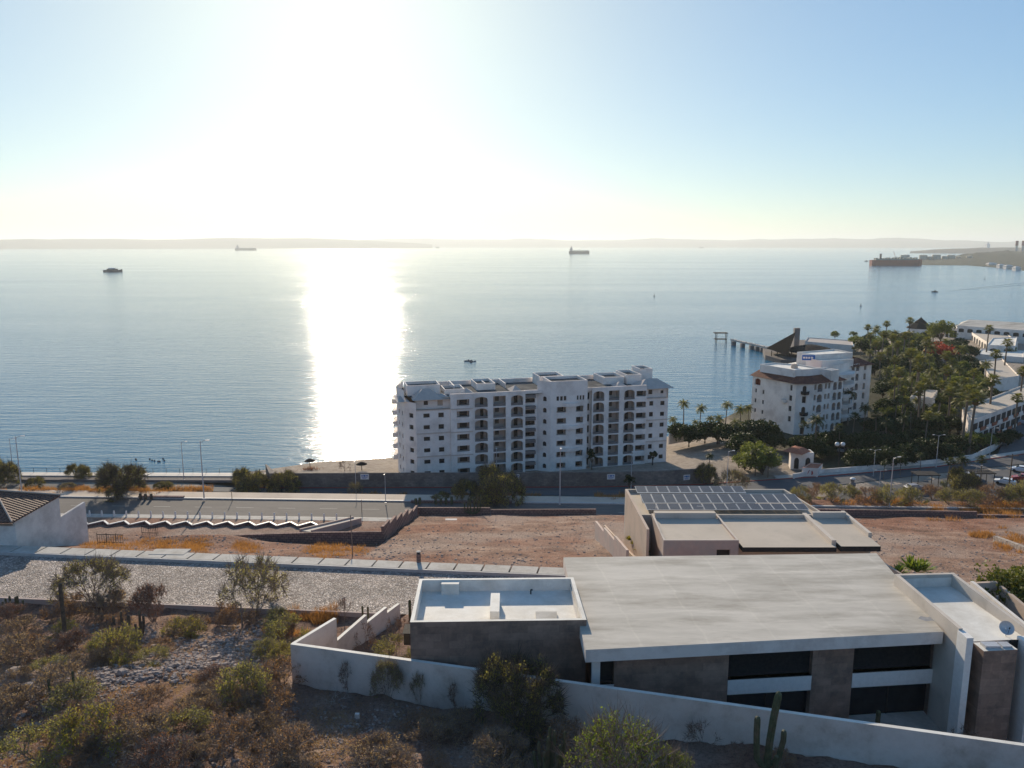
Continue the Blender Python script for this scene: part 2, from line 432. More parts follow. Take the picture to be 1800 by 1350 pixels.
def winpane(name, parent, A, B, s0, s1, za, zb, d, m, back=None, rail=None, door=False, ac=False, ridge=0, frame=None):
    """a recessed window / balcony bay as a part of its own behind an opening"""
    dx, dy = B[0] - A[0], B[1] - A[1]; L = math.hypot(dx, dy); ux, uy = dx / L, dy / L; ix, iy = -uy, ux
    def p(s_, z, q=0): return (A[0] + ux * s_ + ix * q, A[1] + uy * s_ + iy * q, z)
    mb = MB()
    if not back:
        mb.quad(p(s0, za, d), p(s1, za, d), p(s1, zb, d), p(s0, zb, d), 0)
        ms = [m]
        if frame:
            sm = (s0 + s1) / 2
            for a, b in ((s0, s0 + .08), (s1 - .08, s1), (sm - .04, sm + .04)):
                mb.add([p(a, za, d - .05), p(b, za, d - .05), p(b, zb, d - .05), p(a, zb, d - .05)], [(0, 1, 2, 3)], 1)
            for a, b in ((za, za + .08), (zb - .08, zb)):
                mb.add([p(s0, a, d - .053), p(s1, a, d - .053), p(s1, b, d - .053), p(s0, b, d - .053)], [(0, 1, 2, 3)], 1)
            ms = [m, frame]
    else:
        D = back
        mb.quad(p(s0 - .02, za, D), p(s1 + .02, za, D), p(s1 + .02, zb, D), p(s0 - .02, zb, D), 0)
        for a, flip in ((s0 - .02, 0), (s1 + .02, 1)): mb.quad(p(a, za, d), p(a, za, D), p(a, zb, D), p(a, zb, d), 0)
        mb.quad(p(s0 - .02, za, d), p(s1 + .02, za, d), p(s1 + .02, za, D), p(s0 - .02, za, D), 0)
        mb.quad(p(s0 - .02, zb, d), p(s1 + .02, zb, d), p(s1 + .02, zb, D), p(s0 - .02, zb, D), 0)
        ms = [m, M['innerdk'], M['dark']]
        if rail:
            mb.prism([p(s0 - .02, 0, .12)[:2], p(s1 + .02, 0, .12)[:2], p(s1 + .02, 0, .25)[:2], p(s0 - .02, 0, .25)[:2]], za, za + rail, 1)
    o = mb.build(name, ms, parent)
    if back and door:
        w = s1 - s0; a = s0 + w * door[0]; b = s0 + w * door[1]; q = MB()
        q.quad(p(a, za + (door[2] if len(door) > 2 else 0), back - .04), p(b, za + (door[2] if len(door) > 2 else 0), back - .04), p(b, za + min(2.2, zb - za - .2), back - .04), p(a, za + min(2.2, zb - za - .2), back - .04))
        q.build('door', M['dark'], o)
    return o
# ================================================================== world, light
SUN_EL, SUN_AZ = R(20), R(-11.8)     # azimuth measured from +Y towards +X
w = bpy.data.worlds.new('World'); scene.world = w; w.use_nodes = True
wn = w.node_tree; bg = wn.nodes['Background']
sky = wn.nodes.new('ShaderNodeTexSky'); sky.sky_type = 'NISHITA'; sky.sun_disc = False
sky.sun_elevation = SUN_EL; sky.sun_rotation = SUN_AZ; sky.altitude = 50; sky.air_density = .6; sky.dust_density = .5; sky.ozone_density = 1.0
# soften the contrast between the glow round the sun and the rest of the sky
bw = wn.nodes.new('ShaderNodeRGBToBW'); wn.links.new(sky.outputs[0], bw.inputs[0])
pw_ = wn.nodes.new('ShaderNodeMath'); pw_.operation = 'POWER'; pw_.inputs[1].default_value = -.47; wn.links.new(bw.outputs[0], pw_.inputs[0])
vs_ = wn.nodes.new('ShaderNodeVectorMath'); vs_.operation = 'SCALE'; wn.links.new(sky.outputs[0], vs_.inputs[0]); wn.links.new(pw_.outputs[0], vs_.inputs['Scale'])
hs_ = wn.nodes.new('ShaderNodeHueSaturation'); hs_.inputs['Saturation'].default_value = 1.1; wn.links.new(vs_.outputs[0], hs_.inputs['Color'])
tn_ = wn.nodes.new('ShaderNodeMix'); tn_.data_type = 'RGBA'; tn_.blend_type = 'MULTIPLY'; tn_.inputs[0].default_value = 1; tn_.inputs[7].default_value = (.84, 1, .96, 1); wn.links.new(hs_.outputs[0], tn_.inputs[6])
wn.links.new(tn_.outputs[2], bg.inputs['Color']); bg.inputs['Strength'].default_value = .15
sd = bpy.data.lights.new('sun', 'SUN'); sd.energy = 4.0; sd.angle = R(.5); sd.color = (1, .85, .65)
so = bpy.data.objects.new('sun', sd); COL.objects.link(so); so.location = (-60, 200, 150)
dirv = Vector((math.sin(SUN_AZ) * math.cos(SUN_EL), math.cos(SUN_AZ) * math.cos(SUN_EL), math.sin(SUN_EL)))
so.rotation_euler = dirv.to_track_quat('Z', 'Y').to_euler()
scene.view_settings.view_transform = 'Standard'; scene.view_settings.look = 'None'
scene.view_settings.exposure = .74; scene.view_settings.gamma = 1

# ================================================================== sea
def seamat():
    m, nt, b = newmat('sea_water')
    v = coords(nt, False, (.1, .55, 1), (0, 0, R(4)))
    b.inputs['Base Color'].default_value = (.015, .12, .22, 1); b.inputs['IOR'].default_value = 1.33; b.inputs['Specular IOR Level'].default_value = .33
    b.inputs['Roughness'].default_value = .22
    n1 = nd(nt, 'ShaderNodeTexNoise', Scale=.5, Detail=4, Roughness=.6, Distortion=.4); nt.links.new(v, n1.inputs['Vector'])
    v2 = coords(nt, False, (.22, .8, 1), (0, 0, R(-5)))
    n2 = nd(nt, 'ShaderNodeTexNoise', Scale=1.3, Detail=3, Roughness=.6); nt.links.new(v2, n2.inputs['Vector'])
    ad = nd(nt, 'ShaderNodeMath', operation='MULTIPLY_ADD'); ad.inputs[1].default_value = .35
    nt.links.new(n2.outputs['Fac'], ad.inputs[0]); nt.links.new(n1.outputs['Fac'], ad.inputs[2])
    bp = nd(nt, 'ShaderNodeBump', Strength=1.0, Distance=.42); nt.links.new(ad.outputs[0], bp.inputs['Height'])
    nt.links.new(bp.outputs['Normal'], b.inputs['Normal'])
    # broad calm and ruffled streaks change the roughness
    v3 = coords(nt, False, (.0012, .008, 1), (0, 0, R(3)))
    n3 = nd(nt, 'ShaderNodeTexNoise', Scale=1.0, Detail=5, Roughness=.6); nt.links.new(v3, n3.inputs['Vector'])
    rr = ramp(nt, n3.outputs['Fac'], [(.3, g3(.07)), (.7, g3(.13))])
    nt.links.new(rr, b.inputs['Roughness'])
    return m
M['sea'] = seamat()
mb = MB(); mb.quad((-70000, 150, 0), (70000, 150, 0), (70000, 72000, 0), (-70000, 72000, 0))
struct('sea', mb, M['sea'])

# ================================================================== ground sheet
def groundmat():
    m, nt, b = newmat('dry_earth')
    v = coords(nt)
    n = nd(nt, 'ShaderNodeTexNoise', Scale=.22, Detail=8, Roughness=.72); nt.links.new(v, n.inputs['Vector'])
    earth = ramp(nt, n.outputs['Fac'], [(.3, (.13, .088, .07)), (.46, (.25, .155, .115)), (.58, (.35, .235, .18)), (.72, (.47, .36, .29))])
    n2 = nd(nt, 'ShaderNodeTexNoise', Scale=3.5, Detail=8, Roughness=.8); nt.links.new(v, n2.inputs['Vector'])
    spk = ramp(nt, n2.outputs['Fac'], [(.35, g3(.45)), (.48, g3(.95)), (.6, g3(1.15)), (.7, g3(1.5))])
    col = mix(nt, 1.0, earth, spk, 'MULTIPLY')
    n4 = nd(nt, 'ShaderNodeTexNoise', Scale=.045, Detail=5, Roughness=.6); nt.links.new(v, n4.inputs['Vector'])
    g = ramp(nt, n4.outputs['Fac'], [(.46, g3(0)), (.6, g3(.8))])
    col = mix(nt, g, col, mix(nt, 1.0, (.34, .265, .225), spk, 'MULTIPLY'))
    # coastal sand replaces earth at low level
    at = nd(nt, 'ShaderNodeAttribute', attribute_name='sand')
    sn = nd(nt, 'ShaderNodeTexNoise', Scale=.6, Detail=6, Roughness=.7); nt.links.new(v, sn.inputs['Vector'])
    sand = ramp(nt, sn.outputs['Fac'], [(.3, (.27, .22, .18)), (.7, (.45, .38, .31))])
    col = mix(nt, at.outputs['Fac'], col, sand)
    at2 = nd(nt, 'ShaderNodeAttribute', attribute_name='rusty')
    rs = ramp(nt, n.outputs['Fac'], [(.32, (.12, .062, .045)), (.5, (.25, .125, .085)), (.7, (.36, .22, .16))])
    col = mix(nt, at2.outputs['Fac'], col, mix(nt, 1.0, rs, spk, 'MULTIPLY'))
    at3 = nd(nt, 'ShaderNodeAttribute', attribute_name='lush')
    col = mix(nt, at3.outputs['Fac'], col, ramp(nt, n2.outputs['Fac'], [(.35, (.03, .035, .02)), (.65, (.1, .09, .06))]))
    nt.links.new(col, b.inputs['Base Color']); b.inputs['Roughness'].default_value = .97; b.inputs['Specular IOR Level'].default_value = .1
    n3 = nd(nt, 'ShaderNodeTexNoise', Scale=1.6, Detail=9, Roughness=.75); nt.links.new(v, n3.inputs['Vector'])
    bp = nd(nt, 'ShaderNodeBump', Strength=1.0, Distance=.5); nt.links.new(n3.outputs['Fac'], bp.inputs['Height'])
    nt.links.new(bp.outputs['Normal'], b.inputs['Normal'])
    return m
M['ground'] = groundmat()
def axis(parts):
    out = []
    for a, b, st in parts:
        k = max(1, int(round((b - a) / st)))
        out += [a + (b - a) * i / k for i in range(k)]
    out.append(parts[-1][1]); return out
LRF_ = [(-54, 168.9), (20, 169.6), (43, 171.5), (74, 178), (105, 186), (137, 199), (240, 245)]
XS = axis([(-420, -130, 12), (-130, -60, 2), (-60, -19.5, .55), (-19.5, -16.5, .3), (-16.5, 45, .55), (45, 110, 1.6), (110, 300, 6), (300, 900, 30)])
YS = axis([(-30, 30, 6), (30, 78, .5), (78, 92, .6), (92, 146, .9), (146, 150, 1), (150, 170, 1), (170, 235, 2), (235, 620, 6), (620, 760, 20)])
gv = []; sand = []; rusty = []; lush = []
for y in YS:
    for x in XS:
        z = h(x, y)
        gv.append((x, y, z))
        s_ = 1.0 if y > Yk(x) + 9 else sstep(Yk(x) + 5, Yk(x) + 9, y)
        sand.append(s_)
        r_ = 0.0
        if y > Ysw(x): 
            r_ = max(0, min(1, .25 + fbm(x + 50, y, .09) * 1.1)) * (1 - s_)
            if x < -18 and y < 108: r_ = min(1, .75 + .5 * fbm(x, y, .2))
            if x > 42: r_ = max(0, min(1, .9 * sstep(112, 128, y) + fbm(x + 50, y, .09))) * (1 - s_)
        else: r_ = max(0, min(.5, .1 + fbm(x, y, .15) * .7))
        rusty.append(r_)
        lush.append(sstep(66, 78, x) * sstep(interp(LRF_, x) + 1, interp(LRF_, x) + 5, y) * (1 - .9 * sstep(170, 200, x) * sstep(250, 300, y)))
nx = len(XS); gf = [(j * nx + i, j * nx + i + 1, (j + 1) * nx + i + 1, (j + 1) * nx + i) for j in range(len(YS) - 1) for i in range(nx - 1)]
me = bpy.data.meshes.new('ground'); me.from_pydata(gv, [], gf); me.materials.append(M['ground'])
for nm, arr in (('sand', sand), ('rusty', rusty), ('lush', lush)):
    a = me.attributes.new(nm, 'FLOAT', 'POINT'); a.data.foreach_set('value', arr)
me.polygons.foreach_set('use_smooth', [True] * len(me.polygons)); me.update()
go = bpy.data.objects.new('ground', me); COL.objects.link(go); go['kind'] = 'structure'

# ================================================================== strips that follow lines
def strip(name, fa, fb, x0, x1, z, m, step=4, th=0, skirt=.3):
    mb = MB(); xs = axis([(x0, x1, step)])
    for a, b in zip(xs, xs[1:]):
        za = z(a) if callable(z) else z; zb_ = z(b) if callable(z) else z
        if th: mb.prism([(a, fa(a)), (b, fa(b)), (b, fb(b)), (a, fb(a))], [za - skirt, zb_ - skirt, zb_ - skirt, za - skirt], [za, zb_, zb_, za])
        else: mb.quad((a, fa(a), za), (b, fa(b), zb_), (b, fb(b), zb_), (a, fb(a), za))
    return struct(name, mb, m)
def asphalt(name, c, c2, bump=.01):
    return mat(name, c, c2, 1.1, .9, bump, 12, dirt=tuple(q * .75 for q in c), dscale=.12, stretch=(.25, 1, 1))
M['asphalt'] = asphalt('worn_asphalt', (.15, .135, .125), (.115, .105, .1))
M['asphalt2'] = asphalt('coast_road_asphalt', (.11, .11, .115), (.085, .085, .09))
M['path'] = mat('beige_pavement', (.56, .46, .37), (.48, .4, .32), .5, .9, dirt=(.4, .33, .27), dscale=.25)
strip('coastal_road', lambda x: Yk(x) - 10.2, lambda x: Yk(x) - .2, -300, 260, 6.02, M['asphalt'])
strip('coastal_road_kerb', lambda x: Yk(x) - .2, lambda x: Yk(x) + .35, -300, 260, 6.25, M['kerb'], th=1)
strip('roadside_path', lambda x: Yk(x) + .35, lambda x: Yk(x) + 4.1, -300, 44, 6.2, M['path'], th=1)
strip('near_road_kerb', lambda x: Yk(x) - 10.45, lambda x: Yk(x) - 10.2, -300, -17, 6.17, M['kerb'], th=1)
strip('near_road_pavement', lambda x: Yk(x) - 12.0, lambda x: Yk(x) - 10.45, -300, -17, 6.15, M['conc'], th=1, skirt=.6)
# dashed lane line
mb = MB(); x = -200.0
while x < 60:
    y0 = Yk(x) - 5.0
    mb.quad((x, y0 - .07, 6.026), (x + 3.5, y0 - .07 - .137, 6.026), (x + 3.5, y0 + .07 - .137, 6.026), (x, y0 + .07, 6.026)); x += 8.5
M['paintw'] = mat('road_paint', (.45, .43, .4), (.3, .28, .26), 3, .8)
struct('lane_marking', mb, M['paintw'])
# seaside road with promenade (left) that swings away to the right
LR_N = [(-300, 173), (-100, 169.2), (-40, 164.6), (20, 163.5), (63, 167.5), (94, 178), (128, 189), (240, 232)]
LR_F = [(-300, 176), (-100, 172.2), (-54, 168.9), (20, 169.6), (43, 171.5), (74, 178), (105, 186), (137, 199), (240, 245)]
strip('seaside_road', lambda x: interp(LR_N, x), lambda x: interp(LR_F, x), -300, 230, lambda x: 4.02 if x < 20 else 4.02, M['asphalt2'], 3)
strip('red_kerb', lambda x: interp(LR_F, x), lambda x: interp(LR_F, x) + .3, -60, 230, 4.15, M['kerbred'], 3, th=1)
strip('bike_path', lambda x: 173.2 - .01 * x, lambda x: 177.0 - .01 * x, -300, -57, 4.03, mat('dark_path', (.12, .1, .1), (.09, .08, .08), 1, .9))
strip('promenade_edge', lambda x: 172.9 - .01 * x, lambda x: 173.2 - .01 * x, -300, -57, 4.5, M['innerdk'], th=1, skirt=.6)
strip('promenade', lambda x: 177.0 - .01 * x, lambda x: 179.6 - .01 * x, -300, -57, 4.25, mat('promenade_paving', (.62, .56, .5), (.55, .5, .44), 1, .8), th=1, skirt=2.0)
# car park to the right
M['lot'] = mat('car_park_paving', (.1, .1, .105), (.075, .075, .08), .4, .9)
mb = MB(); mb.poly([(122, 190.5, 4.05), (150, 200, 4.05), (172, 231, 4.05), (152, 238, 4.05), (136, 210, 4.05)]); struct('car_park', mb, M['lot'])
mb = MB(); mb.poly([(66, 159.4, 4.2), (130, 160, 4.2), (160, 178, 4.2), (150, 192, 4.2), (122, 184, 4.2), (96, 174, 4.2), (70, 165, 4.2)]); struct('lower_lot', mb, M['lot'])

# cobbled street
def cobble():
    m, nt, b = newmat('cobblestones')
    v = coords(nt, False, (1, 1, 0))
    vo = nd(nt, 'ShaderNodeTexVoronoi', Scale=4.2, Randomness=1); nt.links.new(v, vo.inputs['Vector'])
    ve = nd(nt, 'ShaderNodeTexVoronoi', Scale=4.2, Randomness=1, feature='DISTANCE_TO_EDGE'); nt.links.new(v, ve.inputs['Vector'])
    c1 = ramp(nt, vo.outputs['Color'], [(.2, (.3, .25, .22)), (.5, (.5, .42, .38)), (.85, (.72, .63, .57))])
    f = ramp(nt, ve.outputs['Distance'], [(.0, g3(1)), (.09, g3(0))])
    n = nd(nt, 'ShaderNodeTexNoise', Scale=.3, Detail=5); nt.links.new(v, n.inputs['Vector'])
    var = ramp(nt, n.outputs['Fac'], [(.35, g3(.72)), (.5, g3(.98)), (.65, g3(1.15))])
    col = mix(nt, 1.0, mix(nt, f, c1, (.22, .17, .145)), var, 'MULTIPLY')
    nt.links.new(col, b.inputs['Base Color']); b.inputs['Roughness'].default_value = .85
    hh = ramp(nt, ve.outputs['Distance'], [(0, g3(0)), (.16, g3(.8)), (.4, g3(1))])
    n2 = nd(nt, 'ShaderNodeTexNoise', Scale=2.2, Detail=6, Roughness=.7); nt.links.new(v, n2.inputs['Vector'])
    a = nd(nt, 'ShaderNodeMath', operation='MULTIPLY_ADD'); a.inputs[1].default_value = 1.6
    nt.links.new(n2.outputs['Fac'], a.inputs[0]); nt.links.new(hh, a.inputs[2])
    bp = nd(nt, 'ShaderNodeBump', Strength=1, Distance=.2); nt.links.new(a.outputs[0], bp.inputs['Height']); nt.links.new(bp.outputs['Normal'], b.inputs['Normal'])
    return m
M['cobble'] = cobble()
strip('cobbled_street', lambda x: Yn(x), lambda x: Ysw(x) - 2.05, -300, 60, 21.72, M['cobble'])
strip('street_kerb', lambda x: Ysw(x) - 2.05, lambda x: Ysw(x) - 1.85, -300, 60, 22.1, M['kerb'], th=1, skirt=.6)
strip('near_street_edge', lambda x: Yn(x) - .25, lambda x: Yn(x), -300, -13.5, 21.82, M['pinkwall'], th=1, skirt=1.4)
# pavement slabs separated by dark joints
mb = MB(); x = -200.0; k = 0
while x < 60:
    a, b = x, x + 3.05
    mb.prism([(a + .07, Ysw(a) - 1.85), (b - .07, Ysw(b) - 1.85), (b - .07 + .35, Ysw(b)), (a + .07 + .35, Ysw(a))], 21.4, 22.12); x += 3.12; k += 1
mb.build('pavement', M['conc'])['kind'] = 'structure'

# distant land: nearer headland with trees, long low ridge, hazy mountains
def ridge(name, pts, m, depth, base=-2.0, seed=0, jag=1.0, zs=1.0):
    """pts: (px, y_top, dist)"""
    mb = MB(); n = len(pts); rows = 7
    vs = []
    for (px, py, dist) in pts:
        d = ray(px, py); t = dist / math.hypot(d.x, d.y); z = max(1, CAMZ + d.z * t); x, y = d.x * t, d.y * t
        L = math.hypot(x, y); ux, uy = x / L, y / L
        for r_ in range(rows):
            q = r_ / (rows - 1)
            prof = [0, .28, .62, 1, .75, .4, 0][r_]
            nn = 1 + .18 * fbm(x * .001 * jag + seed, y * .001 + r_ * .37, 2)
            if r_ == 3: nn = 1
            dd = (q - .5) * depth
            vs.append((x + ux * dd, y + uy * dd, base if prof == 0 else base + (z - base) * prof * nn))
    fs = [(i * rows + r_, (i + 1) * rows + r_, (i + 1) * rows + r_ + 1, i * rows + r_ + 1) for i in range(n - 1) for r_ in range(rows - 1)]
    mb.add(vs, fs); return struct(name, mb, m, True)
M['farhill'] = mat('far_hill_rock', (.1, .095, .09), (.06, .06, .06), .002, 1)
M['farscrub'] = mat('scrub_slope', (.05, .055, .035), (.022, .028, .018), .05, 1, .0)
def rp(x0, x1, n, f, dist): return [(lerp(x0, x1, i / n), f(i / n), dist) for i in range(n + 1)]
ridge('far_ridge', rp(-120, 760, 60, lambda t: interp([(0, 423), (.2, 420), (.45, 421), (.6, 418.5), (.75, 419), (.88, 423.5), (1, 429.8)], t) + 1.2 * fbm(t * 9, 1), 17000), M['farhill'], 3000)
ridge('far_mountains', rp(600, 1900, 110, lambda t: interp([(0, 423), (.1, 419.5), (.18, 421.5), (.25, 419.5), (.33, 423), (.42, 419), (.5, 422), (.6, 421), (.7, 419.5), (.75, 418), (.82, 422), (.9, 424), (1, 425)], t) + 2.2 * fbm(t * 22, 5), 24000), M['farhill'], 5000)
ridge('far_headland', rp(1600, 2100, 40, lambda t: interp([(0, 441.5), (.1, 438), (.25, 435.5), (.5, 434.5), (1, 433)], t) + .7 * fbm(t * 14, 3), 6900), M['farhill'], 900)
# ================================================================== modern house with the broad pale roof
hA = top('modern_house', 'modern flat roofed house with broad pale roof and brown stone walls in the foreground', 'house', (18, 55, 21.4))
RA = [(5.3, 51.9), (32.55, 54.6), (34.5, 69.8), (4.8, 68.8)]
mb = MB(); mb.prism(RA, 28.32, 29.3, 0, 1)
mb.build('main_roof', [M['fascia'], M['roofconc']], hA)
mb = MB(); a = P(1640, 1088, 29.31); mb.poly([(a.x + dx_, a.y + dy_, 29.306) for dx_, dy_ in ((-1.1, .1), (-.7, -.35), (-.2, -.25), (.35, -.6), (.7, -.35), (.75, .2), (.2, .45), (-.3, .3), (-.7, .5))]); mb.build('torn_membrane', M['aluroof'], hA)
FA, FB = (6.3, 53.3), (32.7, 55.9)
WR = lambda x0, x1, za, zb, arch=0, A=FA, B=FB, row=1165: (PS(x0, row, A, B)[0], PS(x1, row, A, B)[0], za, zb, arch)
c1 = WR(1038, 1080, 25.7, 28.3); c2 = WR(1281, 1428, 25.5, 28.3); c3 = WR(1500, 1645, 25.5, 28.3)
c2b = (c2[0], c2[1], 21.5, 24.3, 0); c3b = (c3[0], c3[1], 21.5, 24.3, 0)
c1 = (max(.25, c1[0]), c1[1], c1[2], c1[3], 0)
L = math.hypot(FB[0] - FA[0], FB[1] - FA[1])
mb = MB(); p = facade(mb, FA, FB, 21.4, 28.3, [c1, c2, c3, c2b, c3b], .7)
mb.quad((FA[0], FA[1], 21.4), (FA[0], FA[1], 28.3), (5.6, 68.3, 28.3), (5.6, 68.3, 21.4))
mb.quad((5.6, 68.3, 21.4), (5.6, 68.3, 28.3), (34, 69.2, 28.3), (34, 69.2, 21.4))
mb.quad((34, 69.2, 21.4), (34, 69.2, 28.3), (FB[0], FB[1], 28.3), (FB[0], FB[1], 21.4))
mb.build('stone_wall', M['brownstone'], hA)
def slatwin(nm, parent, A, B, o, d=.6, slats=True):
    dx, dy = B[0] - A[0], B[1] - A[1]; Lq = math.hypot(dx, dy); ux, uy = dx / Lq, dy / Lq; ix, iy = -uy, ux
    def p(s_, z, q=0): return (A[0] + ux * s_ + ix * q, A[1] + uy * s_ + iy * q, z)
    mb = MB(); s0, s1, za, zb = o[:4]
    mb.quad(p(s0, za, d), p(s1, za, d), p(s1, zb, d), p(s0, zb, d))
    w_ = mb.build(nm, M['glass'], parent)
    mb = MB(); 
    for s_ in [s0 + .03, (s0 + s1) / 2, s1 - .03] if s1 - s0 > 2.5 else [s0 + .03, s1 - .03]:
        a = p(s_ - .03, za, d - .08); b = p(s_ + .03, za, d - .08); c = p(s_ + .03, za, d - .02); e = p(s_ - .03, za, d - .02)
        mb.prism([a[:2], b[:2], c[:2], e[:2]], za, zb)
    mb.build('frame', M['dkmetal'], w_)
    if slats:
        mb = MB(); z = za + .08
        while z < zb - .05:
            mb.add([p(s0, z, d - .24), p(s1, z, d - .24), p(s1, z + .05, d - .12), p(s0, z + .05, d - .12)], [(0, 1, 2, 3)]); z += .115
        mb.build('louvres', M['dkmetal'], w_)
    return w_
for o in (c1, c2, c3, c2b, c3b): slatwin('window', hA, FA, FB, o, slats=o[2] > 25)
for o in (c2, c3):
    mb = MB(); a, b = p(o[0], 0, -.05), p(o[1], 0, -.05); mb.wallseg(a, b, .75, 24.3, 25.5); mb.build('floor_band', M['white'], hA)
mb = MB(); a, b = p(.2, 0, -.02), p(c1[1], 0, -.02); mb.wallseg(a, b, .3, 21.4, 25.7); a, b = p(-.35, 0, -.02), p(c1[0], 0, -.02); mb.wallseg(a, b, .35, 21.4, 28.3); mb.build('white_pier', M['white'], hA)
# storeroom / garage box with the blue shaded deck
BX = [(-7.75, 55.12), (5.7, 55.5), (5.3, 63.25), (-7.95, 62.95)]
mb = MB(); shell(mb, BX, 21.4, 28.75, 29.8, th=.28, mi=0, mroof=1, mcap=1)
bx = mb.build('garage_block', [M['brownstone'], M['whiteroof'], M['stucco']], hA)
for f in bx.data.polygons:      # inner parapet faces are coated white
    c = f.center
    if f.material_index == 0 and (c.z + 21.4) > 29.1 and f.area < 16 and abs(f.normal.z) < .1:
        cx, cy = c.x + 18, c.y + 55
        if -7.6 < cx < 5.4 and 55.3 < cy < 62.85: f.material_index = 2
mb = MB(); mb.box(-1.75, -1.0, 57.3, 60.6, 28.75, 29.6); mb.build('roof_beam', M['whiteroof'], bx)
mb = MB(); mb.box(-6.0, -4.5, 62.1, 62.8, 28.75, 29.7); mb.build('roof_pier', M['whiteroof'], bx)
mb = MB(); mb.box(1.9, 3.6, 56.2, 58.6, 28.75, 28.95); mb.build('roof_hatch', M['conc'], bx)
mb = MB(); mb.tube([(1.6, 62.2, 28.75), (1.6, 62.2, 29.15)], .06, 8); mb.tube([(1.6, 62.2, 29.15), (1.75, 62.15, 29.15)], .06, 8); mb.build('vent_pipe', M['dkmetal'], bx)
# right wing
WG = [(32.8, 53.2), (38.5, 53.7), (37.95, 63.1), (32.75, 62.8)]
mb = MB(); mb.prism(WG, 21.4, 29.2, 0, 1); mb.wallseg(WG[2], WG[3], .3, 29.2, 30.3); mb.wallseg(WG[3], (WG[0][0], WG[0][1] - .02), .3, 29.2, (30.297, 30.297)); mb.wallseg((WG[1][0], WG[1][1] - .02), (WG[2][0] - .01, WG[2][1] - .3), .3, 29.2, (29.9, 30.29)); wg = mb.build('wing_block', [M['cream'], M['whiteroof']], hA)
mb = MB(); mb.quad((33.1, 53.6, 30.0), (33.1, 62.5, 30.0), (33.1, 62.5, 29.2), (33.1, 53.6, 29.2)); mb.quad((37.66, 62.78, 29.2), (33.1, 62.46, 29.2), (33.1, 62.46, 30.0), (37.66, 62.78, 30.0)); mb.build('parapet_lining', M['stucco'], wg)
mb = MB(); mb.prism([(32.74, 52.0), (33.25, 52.05), (33.25, 53.2), (32.74, 53.2)], 21.4, 30.15); mb.build('white_fin', M['white'], hA)
mb = MB(); mb.prism([(34.0, 51.9), (36.6, 52.15), (36.5, 53.3), (33.95, 53.15)], 21.4, 29.2, 0, 1); tw = mb.build('stone_tower', [M['brownstone'], M['whiteroof']], hA)
mb = MB(); mb.box(34.3, 35.4, 52.2, 52.9, 29.2, 29.42); mb.box(35.6, 36.3, 52.3, 53.0, 29.2, 29.36); mb.tube([(35.5, 52.1, 29.25), (35.5, 52.9, 29.3), (36.4, 53.0, 29.3)], .04, 6); mb.build('air_conditioner', M['metal'], tw)
mb = MB(); mb.prism([(37.3, 51.6), (37.9, 51.65), (37.9, 53.4), (37.3, 53.4)], 21.4, 29.6); mb.build('white_fin', M['white'], hA)
mb = MB(); mb.quad((36.6, 53.15, 21.5), (37.3, 53.2, 21.5), (37.3, 53.2, 29.4), (36.6, 53.15, 29.4)); mb.quad((33.25, 53.14, 21.5), (34, 53.14, 21.5), (34, 53.14, 29), (33.25, 53.14, 29)); mb.build('window_and_dark_recess', M['glass'], hA)  # right sheet is a window; left one paints the recess shade as dark colour
# satellite dish on the wing roof
d0 = P(1768, 1118, 29.2)
ds = top('satellite_dish', 'round pale satellite dish standing on the white roof of the right wing', 'satellite dish', (d0.x, d0.y, 29.2))
mb = MB(); mb.tube([(d0.x, d0.y, 29.2), (d0.x, d0.y, 29.75)], .03, 6); mb.build('mast', M['metal'], ds)
mb = MB(); rim = []; cc = Vector((d0.x, d0.y, 29.85)); nrm = Vector((-.15, -.75, .55)).normalized(); ax = nrm.cross(Vector((0, 0, 1))).normalized(); ay = ax.cross(nrm)
rings = [[cc + nrm * (.22 * (r_ ** 2) - .2) + (ax * math.cos(2 * math.pi * k / 24) + ay * math.sin(2 * math.pi * k / 24)) * r_ * .52 for k in range(24)] for r_ in (.05, .4, .75, 1)]
vs = [q for rg in rings for q in rg]; fs = [(i * 24 + k, i * 24 + (k + 1) % 24, (i + 1) * 24 + (k + 1) % 24, (i + 1) * 24 + k) for i in range(3) for k in range(24)]
mb.add(vs, fs); mb.build('reflector', M['metal'], ds, True)
mb = MB(); mb.tube([cc - ay * .45, cc + nrm * .5 - ay * .1], .015, 5); mb.tube([cc + nrm * .46 - ay * .1, cc + nrm * .56 - ay * .08], .05, 6); mb.build('feed_arm', M['dkmetal'], ds)
# paved yard
mb = MB(); mb.poly([(7, 50.4, 21.52), (33, 46.2, 21.52), (42, 44, 21.52), (42, 64, 21.52), (7, 56, 21.52)]); struct('yard_paving', mb, M['conc'])

# perimeter wall (long) and the stepped boundary wall
pw = MB(); n = 12
for i in range(n):
    a = (lerp(W0[0], W1[0], i / n), lerp(W0[1], W1[1], i / n)); b = (lerp(W0[0], W1[0], (i + 1) / n), lerp(W0[1], W1[1], (i + 1) / n))
    pw.wallseg(a, b, .32, 20.5, 26.8 + .0, 0, 1)
tag(pw.build('perimeter_wall', [M['wallpaint'], M['whiteroof']]), 'long off-white rendered wall running down the scrub slope in front of the modern house', 'wall')
mb = MB(); steps = [(0, 1, 26.8, 26.75), (1, 2, 24.7, 24.6), (2, 3, 23.8, 23.7), (3, 4, 23.1, 23.0)]
for i, j, za, zb in steps:
    a, b = SW[i], SW[j]
    if i == 0: a = (a[0] + .09, a[1] + .33)
    mb.wallseg(b, a, .3, 20.5, (zb, za), 0, 1)
tag(mb.build('stepped_wall', [M['wallpaint'], M['whiteroof']]), 'white saw-tooth boundary wall stepping down from the long wall corner to the cobbled street', 'wall')

